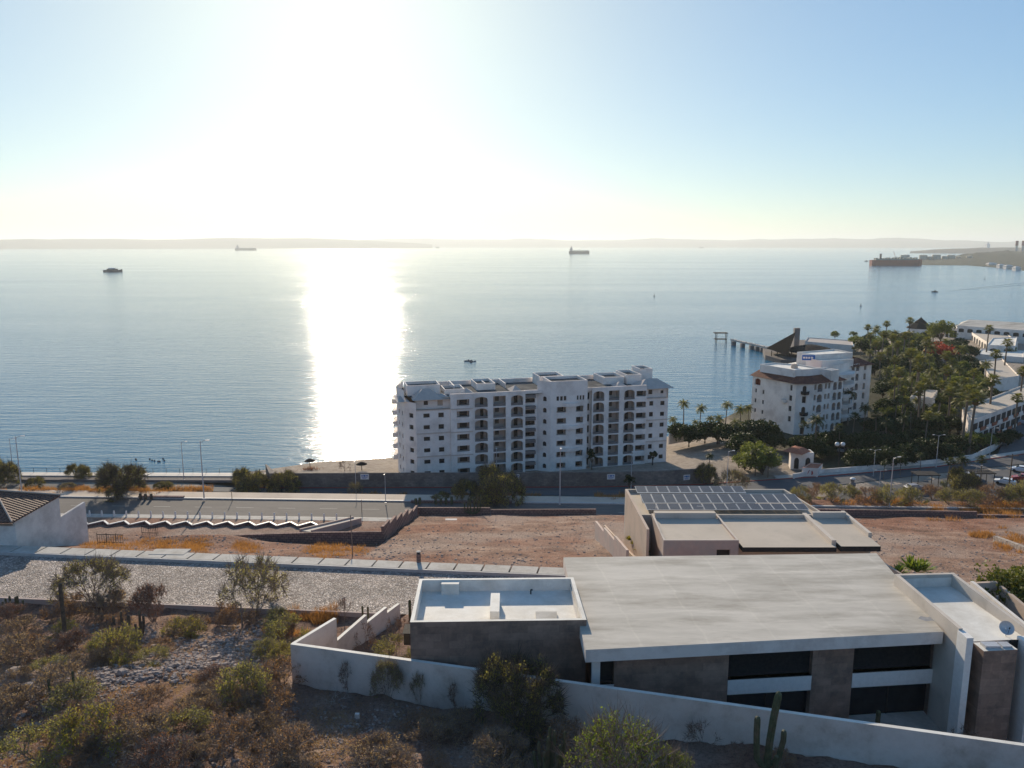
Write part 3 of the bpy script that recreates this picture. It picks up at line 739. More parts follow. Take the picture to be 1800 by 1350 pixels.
# ================================================================== house with solar panels
hB = top('solar_house', 'flat roofed pale house with rows of solar panels beyond the big pale roof', 'house', (27, 90, 20))
def fl(*pts): return list(pts)
mb = MB(); shell(mb, [(16.7, 81.5), (25.0, 81.5), (24.8, 90.2), (16.9, 90.2)], 16, 25.75, 26.0, {0: [(5.9, 7.4, 22, 24.9, 0)]}, th=.22, mi=0, mroof=1, mcap=2)
bl = mb.build('front_block', [M['pinkwall'], M['beigeroof'], M['cream']], hB)
mb = MB(); mb.quad((22.5, 81.9, 21.8), (24.2, 81.9, 21.8), (24.2, 81.9, 25), (22.5, 81.9, 25)); mb.build('doorway', M['dark'], bl)
mb = MB(); mb.prism([(17.1, 89.1), (24.4, 89.1), (24.4, 89.95), (17.1, 89.95)], 25.76, 26.45, 0, 1); mb.build('roof_upstand', [M['cream'], M['beigeroof']], bl)
mb = MB(); mb.prism([(25.4, 81.2), (35.7, 81.2), (35.4, 90.4), (25.1, 90.4)], 24.75, 25.3, 0, 1); mb.build('main_roof', [M['dkmetal'], M['beigeroof']], hB)
mb = MB(); mb.prism([(36.1, 81.1), (40.5, 81.1), (40.6, 90.4), (36.0, 90.4)], 24.85, 25.45, 0, 1); mb.build('right_roof', [M['dkmetal'], M['beigeroof']], hB)
mb = MB(); mb.box(35.45, 35.95, 82.0, 91.0, 24.7, 25.8); mb.box(36.4, 40.4, 90.0, 90.4, 25.45, 26.2); mb.box(40.4, 40.8, 84, 91.5, 17, 25.9); mb.build('parapet', M['cream'], hB)
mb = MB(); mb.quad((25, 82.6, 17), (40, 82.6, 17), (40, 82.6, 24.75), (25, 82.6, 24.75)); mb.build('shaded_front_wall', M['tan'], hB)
UP = [(15.6, 90.4), (38.2, 90.4), (36.6, 100.6), (15.2, 100.6)]
mb = MB(); shell(mb, UP, 13, 25.35, 25.75, th=.25, mi=0, mroof=1, mcap=1); mb.build('rear_block', [M['cream'], M['beigeroof']], hB)
mb = MB(); mb.wallseg((15.45, 83.4), (15.05, 97.2), .3, 14, (26.55, 26.75)); mb.build('side_wall', M['tan'], hB)
mb = MB(); mb.prism([(28.0, 95.1), (31, 95.1), (31, 96.5), (28, 96.5)], 25.36, 25.9); mb.build('skylight', M['glass'], hB)
def solar_row(x0, n, w_, y0, y1, z0, z1, tilt=0):
    for i in range(n):
        a = x0 + i * w_; b = a + w_ - .06
        mb = MB(); mb.prism([(a, y0), (b, y0), (b + tilt, y1), (a + tilt, y1)], [z0 - .05, z0 - .05, z1 - .05, z1 - .05], [z0, z0, z1, z1], 1)
        f = mb.build('solar_panel', [M['panel'], M['alu']], hB)
        q = MB(); q.quad((a + .05, y0 + .05, z0 + .004), (b - .05, y0 + .05, z0 + .004), (b - .05 + tilt, y1 - .05, z1 + .004), (a + .05 + tilt, y1 - .05, z1 + .004)); q.build('cells', M['panel'], f)
solar_row(16.6, 14, 1.43, 91.6, 93.5, 26.0, 26.15)
solar_row(16.5, 14, 1.43, 93.7, 96.6, 26.18, 26.38)
solar_row(16.4, 10, 1.43, 97.9, 100.2, 26.1, 26.3)
mb = MB(); mb.tube([(23.4, 91.0, 25.4), (23.4, 91.0, 26.6), (22.6, 91.2, 26.6)], .05, 6); mb.tube([(17.6, 91.1, 25.4), (17.6, 91.1, 26.8)], .05, 6); mb.build('vent_pipe', M['metal'], hB)
# stair passage beside it
st = top('garden_stairs', 'narrow pink walled outdoor staircase descending beside the solar panel house', 'stairs', (13.5, 95, 16))
def zC(y): return interp([(83.6, 21.9), (137.2, 9.0)], y)
mb = MB(); ys = [84.2, 92, 100, 107.5]
for a, b in zip(ys, ys[1:]): mb.wallseg((13.35 - (a - 84) * .045, a), (13.35 - (b - 84) * .045, b), .3, (zC(a) - 1, zC(b) - 1), (zC(a) + 2.0, zC(b) + 2.6))
mb.build('outer_wall', M['pinkwall'], st)
mb = MB(); mb.wallseg((14.15, 84.6), (13.3, 106), .2, (zC(84.6) - 1, zC(106) - 1), (zC(84.6) + 1.1, zC(106) + 2.2)); mb.build('inner_wall', M['tan'], st)
mb = MB()
for i in range(26):
    y = 85 + i * .8; mb.box(13.55 if i else 13.5, 15.0, y, y + .8, zC(y) - 2, zC(y) + .25 - .0)
mb.build('steps', M['pinkwall'], st)
# wall on the far right of the big house and the side court walls
mb = MB(); a, b = P(1531, 976, 24.6), P(1590, 1010, 24.2); mb.wallseg(a, b, .25, 19, (24.6, 24.0)); c = P(1584, 988, 24.3); 
tag(mb.build('tan_garden_wall', M['tan']), 'short tan garden wall behind the right corner of the big pale roof', 'wall')
nb = top('neighbour_walls', 'concrete side walls and passage right of the satellite dish roof at the frame edge', 'wall', (41, 60, 22))
mb = MB(); mb.wallseg((41.6, 66.5), (41.2, 50), .3, 20, (28.0, 27.6)); mb.build('near_wall', M['stucco'], nb)
mb = MB(); mb.wallseg((44.5, 66.8), (43.6, 48), .3, 20, (27.4, 26.6)); mb.wallseg((41.6, 66.8), (44.5, 67.1), .3, 20, 27.6); mb.build('far_wall', M['tan'], nb)
mb = MB(); mb.prism([(38.6, 53), (41.2, 53), (41.6, 66), (38.2, 66)], 24, 24.4); mb.build('passage_floor', M['conc'], nb)

# ================================================================== dark tiled house at left
hC = top('tiled_house', 'white walled house with a dark tiled hip roof at the left edge beside the pavement', 'house', (-66, 94, 19))
CA, CB = (-60.0, 89.6), (-57.3, 100.2)
e0, e1 = PV(22, 914, CA, CB), PV(103, 872, CA, CB); g0, g1 = PV(104, 910, CA, CB), PV(155, 880, CA, CB)
mb = MB(); mb.wallseg((-80, 91.2), CA, .3, 18, 24.6)
mb.prism([(CA[0], CA[1]), (e1.x, e1.y), (e1.x - .3, e1.y), (CA[0] - .3, CA[1] + .1)], 14, [25.3, e1.z - .05, e1.z - .05, 25.3])
mb.build('wall', M['stucco'], hC)
mb = MB(); mb.prism([(e1.x, e1.y), (CB[0], CB[1]), (CB[0] - .3, CB[1]), (e1.x - .3, e1.y)], 14, [g0.z, g1.z, g1.z, g0.z]); mb.build('garden_wall', M['stucco'], hC)
ez = 25.35
rc = [(-82, 89.2), (-59.9, 89.0), (e1.x + .15, e1.y + .15), (-82, 101)]
rz = e1.z + .1
ap = (-65.2, 94.3, 27.6)
mb = MB(); v = [(rc[0][0], rc[0][1], ez), (rc[1][0], rc[1][1], ez), (rc[2][0], rc[2][1], rz), (rc[3][0], rc[3][1], rz), ap, (-82, 94.6, 27.9)]
v2 = [(a, b, c - .18) for a, b, c in v]
mb.add(v + v2, [(0, 1, 4, 5), (1, 2, 4), (2, 3, 5, 4), (6, 7, 1, 0), (7, 8, 2, 1), (8, 9, 3, 2), (9, 8, 7, 6)]); rf = mb.build('roof', M['darktile'], hC)
mb = MB(); mb.tube([(rc[1][0], rc[1][1], ez + .05), (ap[0], ap[1], ap[2] + .05)], .13, 6); mb.tube([(ap[0], ap[1], ap[2] + .05), (-82, 94.6, 27.95)], .13, 6); mb.tube([(ap[0], ap[1], ap[2] + .05), (rc[2][0], rc[2][1], rz + .05)], .13, 6); mb.build('ridge_tiles', M['tan'], rf)
mb = MB(); mb.box(-64, -61, 90.6, 91, 21.5, 24.4); mb.build('window', M['dark'], hC)

# ================================================================== lot retaining walls
mb = MB(); pts = [(-18, 104.3, 18.6), (-17.9, 109, 17.3), (-17.75, 114.5, 15.8), (-17.65, 120, 14.3), (-17.5, 126, 12.6), (-17.4, 131, 11.3), (-17.3, 136.6, 10.6)]
for a, b in zip(pts, pts[1:]):
    mb.wallseg(a, b, .4, (a[2] - 6, b[2] - 6), (a[2] + .5, a[2] - .2))
tag(mb.build('stepped_stone_wall', M['pinkstone']), 'pink stone wall with saw-tooth top on the left side of the central lot', 'wall')
mb = MB(); q = [(-17.3, 136.7, 10.6), (-4, 136.9, 10.5), (-3.9, 136.9, 10.15), (15.5, 137.3, 10.1)]
for a, b in ((q[0], q[1]), (q[2], q[3])): mb.wallseg(a, b, .4, 7, (a[2], b[2]))
tag(mb.build('lot_end_wall', M['pinkstone']), 'low pink stone wall closing the far end of the bare central lot', 'wall')
mb = MB(); q = [(-46, 106.2, 16.5), (-38, 105.7, 17.3), (-28, 105.0, 17.9), (-18, 104.3, 18.3)]
for a, b in zip(q, q[1:]): mb.wallseg(a, b, .4, 9, (a[2], b[2]))
tag(mb.build('retaining_wall', M['pinkstone']), 'long brown retaining wall in shade above the rusty grass left of the bare lot', 'wall')
mb = MB(); q = [(41, 137.5, 10.3), (84, 134.5, 10.6), (84.1, 134.4, 10.1), (118, 132.5, 10.0)]
for a, b in ((q[0], q[1]), (q[2], q[3])): mb.wallseg(a, b, .4, 5, (a[2], b[2]))
tag(mb.build('right_lot_wall', M['pinkstone']), 'pale topped stone wall at the far end of the right hand dirt lot', 'wall')
a, b = G(1745, 952), G(1800, 985)
mb = MB(); mb.wallseg(a, (b.x + 3, b.y - 2), .7, (a.z - 1, b.z - 1), (a.z + .9, b.z + .9))
tag(mb.build('dry_stone_wall', mat('stacked_stones', (.42, .36, .31), (.16, .13, .12), 2.2, 1, .12, 2.5)), 'rough stacked stone wall on the dirt lot near the right frame edge', 'wall')

# zigzag planter wall with posts and cable
zz = top('zigzag_wall', 'low white topped zigzag wall beside the near pavement of the coastal road', 'wall', (-60, 139, 7))
mb = MB(); i = 0; x = -90.0; pt = []
while x < -30.5: pt.append((x, (138.6 if i % 2 else 136.6) - .02 * (x + 60) - (0.0 if x < -40 else .0))); x += 1.95; i += 1
for a, b in zip(pt, pt[1:]): mb.wallseg(a, b, .3, 5.5, 7.22)
mb.build('wall', M['pinkstone'], zz)
mb = MB()
for a, b in zip(pt, pt[1:]):
    dx, dy = b[0] - a[0], b[1] - a[1]; L_ = math.hypot(dx, dy); mb.wallseg((a[0] + dy / L_ * .1, a[1] - dx / L_ * .1), (b[0] + dy / L_ * .1, b[1] - dx / L_ * .1), .36, 7.23, 7.36)
mb.build('coping', M['white'], zz)
def mkpost():
    t = top('cable_post', '', 'post'); mb = MB(); mb.lathe((0, 0, 0), [(.17, 0), (.17, .85), (.1, .92), (0, .92)], 10); mb.build('shaft', M['white'], t); 
    mb = MB(); mb.lathe((0, 0, .95), [(0, -.03), (.13, .0), (.16, .1), (.1, .2), (0, .24)], 10); mb.build('cap', M['white'], t, True); return t
pp = mkpost(); xs_ = [-84.5 + 2.42 * i for i in range(22)]
for i, x in enumerate(xs_):
    place(pp, (x, Yk(x) - 11.4, 6.14), 0, 1, 'short white cable post above the zigzag wall, %s of the row' % ordl(i, len(xs_)), 'white cable posts along the near pavement')
rp_ = top('access_ramp', 'grey concrete access ramp with sloped side walls at the right end of the zigzag wall', 'ramp', (-31, 136, 7))
mb = MB(); a, b = P(528, 932, 9.0), P(622, 908, 7.4)
mb.wallseg(a, b, .3, 5.8, (9.2, 7.4)); mb.wallseg((a.x + 2.2, a.y - .6), (b.x + 1.6, b.y - .8), .3, 5.8, (9.2, 7.4)); mb.build('side_wall', M['pinkwall'], rp_)
mb = MB(); mb.prism([(a.x + .2, a.y), (a.x + 2.1, a.y - .5), (b.x + 1.5, b.y - .7), (b.x, b.y)], 5.8, [8.9, 8.9, 7.1, 7.1]); mb.build('ramp_floor', M['conc'], rp_)

# ================================================================== construction wall by the sea
CWL = [(-54.6, 169.1), (-20, 169.6), (20, 170.0), (36, 171.3), (46, 173.6)]
mb = MB()
for a, b in zip(CWL, CWL[1:]): mb.wallseg(a, b, .3, 3.4, 7.45)
tag(mb.build('block_wall', M['block']), 'long grey concrete block wall between the seaside road and the arched apartment building', 'wall')
mb = MB(); mb.prism([(-54.3, 169.5), (-54.3, 172), (-58, 178), (-58.3, 178), (-54.6, 169.5)], 3.4, 7.0); tag(mb.build('return_wall', M['block']), 'left end return of the grey block wall running towards the beach', 'wall')
def mksign(px, py, wd, lab):
    for a, b in zip(CWL, CWL[1:]):
        q = PV(px, py, a, b)
        if a[0] - .1 <= q.x <= b[0] + .1: break
    dx, dy = b[0] - a[0], b[1] - a[1]; L_ = math.hypot(dx, dy); ux, uy = dx / L_, dy / L_
    t = top('wall_sign', lab, 'sign', (q.x, q.y, q.z), 'white sign boards on the block wall')
    o = MB(); A_ = (q.x - ux * wd / 2 + uy * .08, q.y - uy * wd / 2 - ux * .08); B_ = (q.x + ux * wd / 2 + uy * .08, q.y + uy * wd / 2 - ux * .08)
    o.wallseg(A_, B_, .06, q.z - .62, q.z + .62); o.build('board', M['white'], t)
    o = MB()
    for k, (s0, s1, z0, z1) in enumerate([(.12, .3, .1, .35), (.36, .62, .05, .4), (.68, .9, .12, .36), (.15, .85, -.2, -.1), (.2, .7, -.4, -.32)]):
        pa = (A_[0] + ux * wd * s0 + uy * .012, A_[1] + uy * wd * s0 - ux * .012); pb = (A_[0] + ux * wd * s1 + uy * .012, A_[1] + uy * wd * s1 - ux * .012)
        o.quad((*pa, q.z + z0), (*pb, q.z + z0), (*pb, q.z + z1), (*pa, q.z + z1))
    o.build('lettering', M['blue'], t)
mksign(641, 838, 1.9, 'white sign board on the block wall above the sunlit beach, leftmost of the sign boards')
mksign(908, 838, 1.3, 'narrow white sign board half behind the big olive bush on the block wall')
mksign(1074, 838, 1.8, 'white sign board with blue print on the block wall below the arched balconies')
mksign(1207, 839, 1.6, 'white sign board with blue print near the right end of the block wall')

# ================================================================== arched apartment building
ap = top('apartment_building', 'large pale seven storey apartment building with arched balconies standing by the beach', 'apartment building', (8, 187, 2.6))
AA, AB = (-22.5, 179.3), (40.2, 195.2)
ux, uy = (AB[0] - AA[0]), (AB[1] - AA[1]); AL = math.hypot(ux, uy); ux /= AL; uy /= AL; ix, iy = -uy, ux
def ap2(s, d=0): return (AA[0] + ux * s + ix * d, AA[1] + uy * s + iy * d)
def sx(px, py=716): return PS(px, py, AA, AB)[0]
FLH = 2.83; Z0 = 2.6; ZR = Z0 + 7 * FLH
def fz(k): return Z0 + k * FLH
secs = dict(a=(0, sx(792)), b=(sx(792), sx(831)), c=(sx(831), sx(924)), d=(sx(924), sx(947)), t=(sx(966), sx(1030)), u=(sx(1030), sx(1041)), g=(sx(1041), sx(1137)), e=(sx(1143), AL))
walls = MB()
def bays(A, B, off, lst, zr=range(7), **kw): 
    ops = []
    for (px0, px1, zl, zh, ar, kind) in lst:
        s0, s1 = sx(px0) - off, sx(px1) - off
        for k in zr:
            ops.append((s0, s1, fz(k) + zl, fz(k) + zh, ar)); bayq.append((A, B, s0, s1, fz(k) + zl, fz(k) + zh, kind, k))
    return ops
bayq = []
ZT = ZR + .75
# outline pieces (s, depth): each facade piece proud or recessed a little
def piece(s0, s1, d, lst, ztop, zr=range(7), z0=Z0, dep=.25):
    A, B = ap2(s0, d), ap2(s1, d)
    facade(walls, A, B, z0, ztop, bays(A, B, s0, lst, zr), dep)
piece(secs['a'][0], secs['a'][1], .5, [(744.5, 755.5, 1.0, 2.0, 0, 'w'), (771, 780.5, .9, 2.05, 0, 'w')], fz(6), range(6))
piece(secs['a'][0], secs['a'][1], 1.6, [(746.5, 754, 1.0, 2.0, 0, 'w'), (771, 780.5, .7, 2.1, 0, 'lit')], fz(7), range(6, 7), z0=fz(6))
piece(secs['b'][0], secs['b'][1], 0, [(803, 825, .75, 2.25, 0, 'x')], ZT)
piece(secs['c'][0], secs['c'][1], .25, [(835, 857.8, .1, 2.6, .75, 'arc'), (867.5, 889.6, .1, 2.6, 0, 'rec'), (898.8, 920, .1, 2.6, .75, 'arc2')], ZT)
piece(secs['d'][0], secs['d'][1], 1.4, [(925, 943, .35, 1.45, 0, 'dk')], ZT)
# angled wall with small arched windows
A5, B5 = ap2(secs['d'][1], 1.4), ap2(secs['t'][0], -1.0)
Lq = math.hypot(B5[0] - A5[0], B5[1] - A5[1])
facade(walls, A5, B5, Z0, ZT + 2.2, [(Lq * .42, Lq * .42 + 1.0, fz(k) + .8, fz(k) + 2.0, .45) for k in range(7)], .25)
for k in range(7): bayq.append((A5, B5, Lq * .42, Lq * .42 + 1.0, fz(k) + .8, fz(k) + 2.0, 'w', k))
piece(secs['t'][0], secs['t'][1], -1.0, [(976.5, 993, .8, 2.2, 0, 'x'), (1010.5, 1023, .8, 2.3, 0, 'x')], fz(6), range(6))
piece(secs['t'][0], secs['t'][1], -1.0, [(976, 980.5, .95, 2.05, 0, 'w'), (982.4, 987, .95, 2.05, 0, 'w'), (988.7, 993, .95, 2.05, 0, 'w'), (1011.5, 1014.5, .95, 2.05, 0, 'w'), (1016.5, 1019.5, .95, 2.05, 0, 'w'), (1021.5, 1024.5, .95, 2.05, 0, 'w')], ZT + 2.2, range(6, 7), z0=fz(6))
walls.quad((*ap2(secs['t'][1], -1), Z0), (*ap2(secs['t'][1], 1.5), Z0), (*ap2(secs['t'][1], 1.5), ZT + 2.2), (*ap2(secs['t'][1], -1), ZT + 2.2))
piece(secs['u'][0], secs['u'][1], 1.5, [(1031, 1039.5, .4, 2.2, 0, 'dk')], ZT)
piece(secs['g'][0], secs['g'][1], .2, [(1043.2, 1062.6, .1, 2.6, .75, 'arc'), (1070.6, 1089, .1, 2.6, 0, 'rec'), (1097.3, 1116, .1, 2.6, .75, 'arc2'), (1118.7, 1136, .75, 2.2, 0, 'x')], ZT)
piece(secs['g'][1], AL, .8, [(1143.6, 1150.6, .9, 2.1, 0, 'w'), (1163, 1170.4, .9, 2.0, 0, 'w')], fz(6), range(6))
piece(secs['g'][1], AL, 1.6, [(1143.6, 1150.6, .9, 2.1, 0, 'w'), (1165, 1170.4, 1.0, 1.8, 0, 'w')], fz(7), range(6, 7), z0=fz(6))
# side returns
def ret(s, d0, d1, zt, z0=Z0): walls.quad((*ap2(s, d0), z0), (*ap2(s, d1), z0), (*ap2(s, d1), zt), (*ap2(s, d0), zt))
ret(secs['a'][1], 0, 1.7, ZT); ret(secs['b'][1], 0, .3, ZT); ret(secs['c'][1], .25, 1.5, ZT); ret(secs['g'][0], .2, 1.6, ZT); ret(secs['g'][1], .2, 1.7, ZT)
# left end: chamfered tower and side wall with small windows
DEP = 17.0
EL = [ap2(-1.2, DEP), ap2(-3.6, 9.5), ap2(-2.4, 3.4), ap2(0, .5)]
for i, (a, b) in enumerate(zip(EL, EL[1:])):
    Lz = math.hypot(b[0] - a[0], b[1] - a[1]); ops = []
    for k in range(6):
        if i == 1: cand = [(Lz * .25, Lz * .25 + .8), (Lz * .65, Lz * .65 + .8)]
        elif i == 2: cand = [(Lz * .4, Lz * .4 + 1.3)]
        else: cand = [(Lz * .5, Lz * .5 + .9)]
        for s0, s1 in cand: ops.append((s0, s1, fz(k) + .9, fz(k) + 2.0, 0)); bayq.append((a, b, s0, s1, fz(k) + .9, fz(k) + 2.0, 'w', k))
    facade(walls, a, b, Z0, ZR + (1.6 if i < 2 else -1.0), ops, .25)
# right end and back
ER = [ap2(AL, .8), ap2(AL + .5, 9), ap2(AL - 1, DEP)]
for a, b in zip(ER, ER[1:]): facade(walls, a, b, Z0, fz(7), [])
facade(walls, ER[-1], EL[0], Z0, ZR, [])
aw = walls.build('wall', M['stucco2'], ap)
for (A, B, s0, s1, za, zb, kind, k) in bayq:
    if kind == 'w': winpane('window', ap, A, B, s0 - .02, s1 + .02, za, zb, .25, M['dark'])
    elif kind == 'lit': winpane('window', ap, A, B, s0 - .02, s1 + .02, za, zb, .25, M['tan'])
    elif kind == 'x': winpane('window', ap, A, B, s0 - .02, s1 + .02, za, zb, .25, M['inner'], back=1.6, door=(.35, .75, .05) if s1 - s0 > 3.5 else (.3, .9, 0))
    elif kind == 'dk': winpane('balcony', ap, A, B, s0 - .02, s1 + .02, za, zb, .25, M['innerdk'], back=2.0, door=(.25, .7))
    else: winpane('balcony', ap, A, B, s0 - .02, s1 + .02, za, zb, .25, M['inner'], back=2.2, rail=.62, door={'arc': (.55, .8), 'rec': (.3, .6, .9), 'arc2': (.4, .72)}[kind])
# roofs
def rpoly(lst, z): return [(*ap2(s, d), z) for s, d in lst]
rf = MB(); rf.poly(rpoly([(-1, 3), (0, 1.6), (secs['b'][0], .3), (secs['t'][0], .3), (secs['t'][0], -.9), (secs['t'][1], -.9), (secs['t'][1], .4), (AL - .2, 1.7), (AL + .3, 9), (AL - 1.2, DEP - .1), (-1.1, DEP - .1), (-3.4, 9.4)], ZR - .05))
M['aproof'] = mat('roof_membrane', (.1, .105, .11), (.06, .065, .07), .4, 1, dirt=(.17, .17, .165), dscale=.3, spec=.02)
roofo = rf.build('roof', [M['aproof']], ap)
pr = MB()
def par(s0, s1, d0, d1, z0, z1, mi=0): pr.prism([ap2(s0, d0), ap2(s1, d0), ap2(s1, d1), ap2(s0, d1)], z0, z1, mi)
def roombox(s0, s1, d0, d1, z1, nm='stair_room'):
    b = MB(); poly = [ap2(s0, d0), ap2(s1, d0), ap2(s1, d1), ap2(s0, d1)]
    shell(b, poly, ZR - .04, z1 - .7, z1, th=.2, mi=0, mroof=1); return b.build(nm, [M['stucco2'], M['aproof']], ap)
par(secs['b'][0], secs['t'][0], .55, .8, ZR - .04, ZT)
par(secs['t'][1] + .1, secs['g'][1], .45, .7, ZR - .04, ZT)
par(0, AL, DEP - .3, DEP - .05, ZR - .04, ZT + .3)
for s in (sx(831) - 3, sx(868), sx(924) - 3, sx(1090), sx(1118)): par(s, s + .25, 9, DEP - .3, ZR - .04, ZT + .5)
pr.build('parapet', M['stucco2'], ap)
roombox(-1.5, 6.5, 5, 11, ZR + 2.4); roombox(7.5, 12.4, 4.5, 10.5, ZR + 1.2); roombox(sx(850), sx(884), 8, 15.5, ZR + 1.6)
roombox(secs['t'][0] + .1, secs['t'][1] - .1, -.9, 6.5, ZT + 2.2, 'tower_top'); roombox(sx(966), sx(1010), 9, 15.5, ZR + 2.6)
roombox(sx(1080), sx(1118), 8, 15.5, ZR + 1.8); roombox(sx(1120), sx(1146), 7, 15, ZR + 2.4); roombox(sx(1152), sx(1174), 10, 16, ZR + 3.3)
# small hipped caps at both ends and on the roof
def hip(s0, s1, d0, d1, z, hh, m='aproof2', nm='hip_roof'):
    b = MB(); c = [(*ap2(s0, d0), z), (*ap2(s1, d0), z), (*ap2(s1, d1), z), (*ap2(s0, d1), z)]; mx = ap2((s0 + s1) / 2, (d0 + d1) / 2)
    w_ = min(s1 - s0, d1 - d0) / 2
    r1 = ap2(s0 + w_, (d0 + d1) / 2); r2 = ap2(s1 - w_, (d0 + d1) / 2)
    if s1 - s0 <= d1 - d0 + .01: r1 = r2 = mx
    v = c + [(*r1, z + hh), (*r2, z + hh)]
    b.add(v, [(0, 1, 5, 4), (1, 2, 5), (2, 3, 4, 5), (3, 0, 4), (3, 2, 1, 0)]); return b.build(nm, M[m], ap)
M['aproof2'] = mat('pale_roof_tiles', (.5, .45, .41), (.42, .38, .35), 1, 1, spec=.05)
hip(-.8, 6.4, -.2, 5.2, fz(7) - .3, 2.3); hip(4.5, secs['a'][1] + .3, .2, 5.0, fz(7) - .35, 1.0); hip(AL - 8.5, AL + 1.4, .2, 7, fz(7) - .3, 2.1)
hip(-4.2, -1.2, 2.5, 10.5, fz(7) - 1.0, .9); hip(sx(815), sx(840), 4, 8, ZR, 1.1); hip(sx(905), sx(925), 3, 8, ZR, 1.3); hip(sx(1090), sx(1112), 3, 7, ZR, 1.2)
# string courses
for k in (2, 4, 6):
    for s0, s1, d in ((0, secs['a'][1], .5), (secs['b'][0], secs['b'][1], 0), (secs['g'][1], AL, .8)):
        sc = MB(); sc.prism([ap2(s0, d - .12), ap2(s1, d - .12), ap2(s1, d + .01), ap2(s0, d + .01)], fz(k) - .12, fz(k) + .12); sc.build('string_course', M['inner'], ap)
sc = MB()
for k in (1.85, 3.85, 5.85):
    s0, s1 = sx(983), sx(1018)
    pts = [ap2(lerp(s0, s1, q / 8), -1.05 - .9 * math.sin(math.pi * q / 8)) for q in range(9)] + [ap2(s1, -.98), ap2(s0, -.98)]
    o_ = MB(); o_.prism(pts, fz(k) - .1, fz(k) + .75); o_.build('curved_planter', M['stucco2'], ap)
for k in range(7):
    o_ = MB(); o_.prism([ap2(secs['d'][0] + .1, .35), ap2(secs['d'][1] - .6, .35), ap2(secs['d'][1] - .6, 1.38), ap2(secs['d'][0] + .1, 1.38)], fz(k) + 1.75, fz(k) + 2.5); o_.build('balcony_rail', M['innerdk'], ap)
# sea-side terraces sticking out on the left
for k in range(6):
    o_ = MB(); o_.prism([ap2(-4.6, 11), ap2(-3.2, 11), ap2(-1.6, DEP), ap2(-3.4, DEP)], fz(k + 1) - .2, fz(k + 1) + .9); o_.build('terrace', M['stucco2'], ap)

# ================================================================== terracotta roofed hotel
ho = top('terracotta_hotel', 'white five storey hotel with terracotta roof skirts and small blue roof sign', 'hotel', (92, 228, 3.5))
HC = P(1405, 767, 3.4)                      # near corner
ang = R(29); hx, hy = math.cos(ang), math.sin(ang)
def H(s, d): return (HC.x + hx * s - hy * d, HC.y + hy * s + hx * d)
HZ = 3.2; HF = 3.1
def hf(k): return HZ + k * HF
hw = MB(); hq = []
ZH = hf(5)
def hpiece(A, B, ops, z1, z0=HZ, mi=0):
    facade(hw, A, B, z0, z1, [o[:5] for o in ops], .3, mi)
    for o in ops: hq.append((A, B, *o))
DW = 19.0
# left face (seen in shade)
A, B = H(0, DW), H(0, 2.2)
Lz = DW - 2.2
ops = []
for k in (1, 2, 3):
    ops += [(1.2, 1.9, hf(k) + 1.0, hf(k) + 2.2, 0, 'w'), (4.2, 4.9, hf(k) + 1.0, hf(k) + 2.2, 0, 'w'), (14.4, 15.5, hf(k) + .7, hf(k) + 2.3, 0, 'w')]
ops += [(1.0, 3.2, hf(4) + .3, hf(4) + 2.3, .6, 'lit'), (14.6, 15.4, hf(4) + .6, hf(4) + 2.3, 0, 'w')]
hpiece(A, B, ops, ZH)
# chamfered corner
A, B = H(0, 2.2), H(4.5, 0)
Lz = math.hypot(B[0] - A[0], B[1] - A[1])
hpiece(A, B, [(Lz * .5 - .6, Lz * .5 + .6, hf(k) + .3, hf(k) + 2.3, .5 if k in (2, 4) else 0, 'w') for k in (0, 1, 2, 3, 4)], ZH)
# front face with arches
A, B = H(4.5, 0), H(17.5, 0); ops = []
for k in range(5):
    for s0, s1, ar in ((.5, 1.4, 0), (1.9, 4.0, .8), (5.0, 5.9, .4), (6.4, 7.3, .4), (8.6, 10.2, .7), (10.8, 12.4, .7)):
        ops.append((s0, s1, hf(k) + (.25 if s1 - s0 > 1.4 else .9), hf(k) + 2.6, ar, 'b'))
hpiece(A, B, ops, ZH)
# second wing set forward/right with curved balconies between
A2_, B2_ = H(17.5, 0), H(17.5, 4.5); facade(hw, A2_, B2_, HZ, ZH, [])
A, B = H(17.5, 4.5), H(29, 7.0)
hpiece(A, B, [(2.2, 4.8, hf(k) + .1, hf(k) + 2.4, 0, 'b') for k in range(5)] + [(7.5, 9, hf(k) + .1, hf(k) + 2.2, 0, 'b') for k in range(5)], ZH + 3.5)
A, B = H(29, 7.0), H(40, 7.4)
hpiece(A, B, [(1.0, 2.6, hf(k) + .3, hf(k) + 2.6, .7, 'b') for k in range(1, 6)] + [(3.2, 4.8, hf(k) + .3, hf(k) + 2.6, .7, 'b') for k in range(1, 6)] + [(7.2, 8.4, hf(k) + .3, hf(k) + 2.4, .5, 'b') for k in range(1, 6)], ZH + 2.0)
facade(hw, H(40, 7.4), H(40, DW + 6), HZ, ZH + 2.0, []); facade(hw, H(40, DW + 6), H(0, DW), HZ, ZH, [])
hw.build('wall', M['stucco3'], ho)
for (A, B, s0, s1, za, zb, ar, kd) in hq:
    if kd == 'w': winpane('window', ho, A, B, s0 - .02, s1 + .02, za, zb, .3, M['dark'])
    elif kd == 'lit': winpane('balcony', ho, A, B, s0 - .02, s1 + .02, za, zb, .3, M['terralit'], back=1.5)
    else: winpane('balcony', ho, A, B, s0 - .02, s1 + .02, za, zb, .3, M['inner'], back=1.8, door=(.2, .8), rail=.8 if s1 - s0 > 1.4 else None)
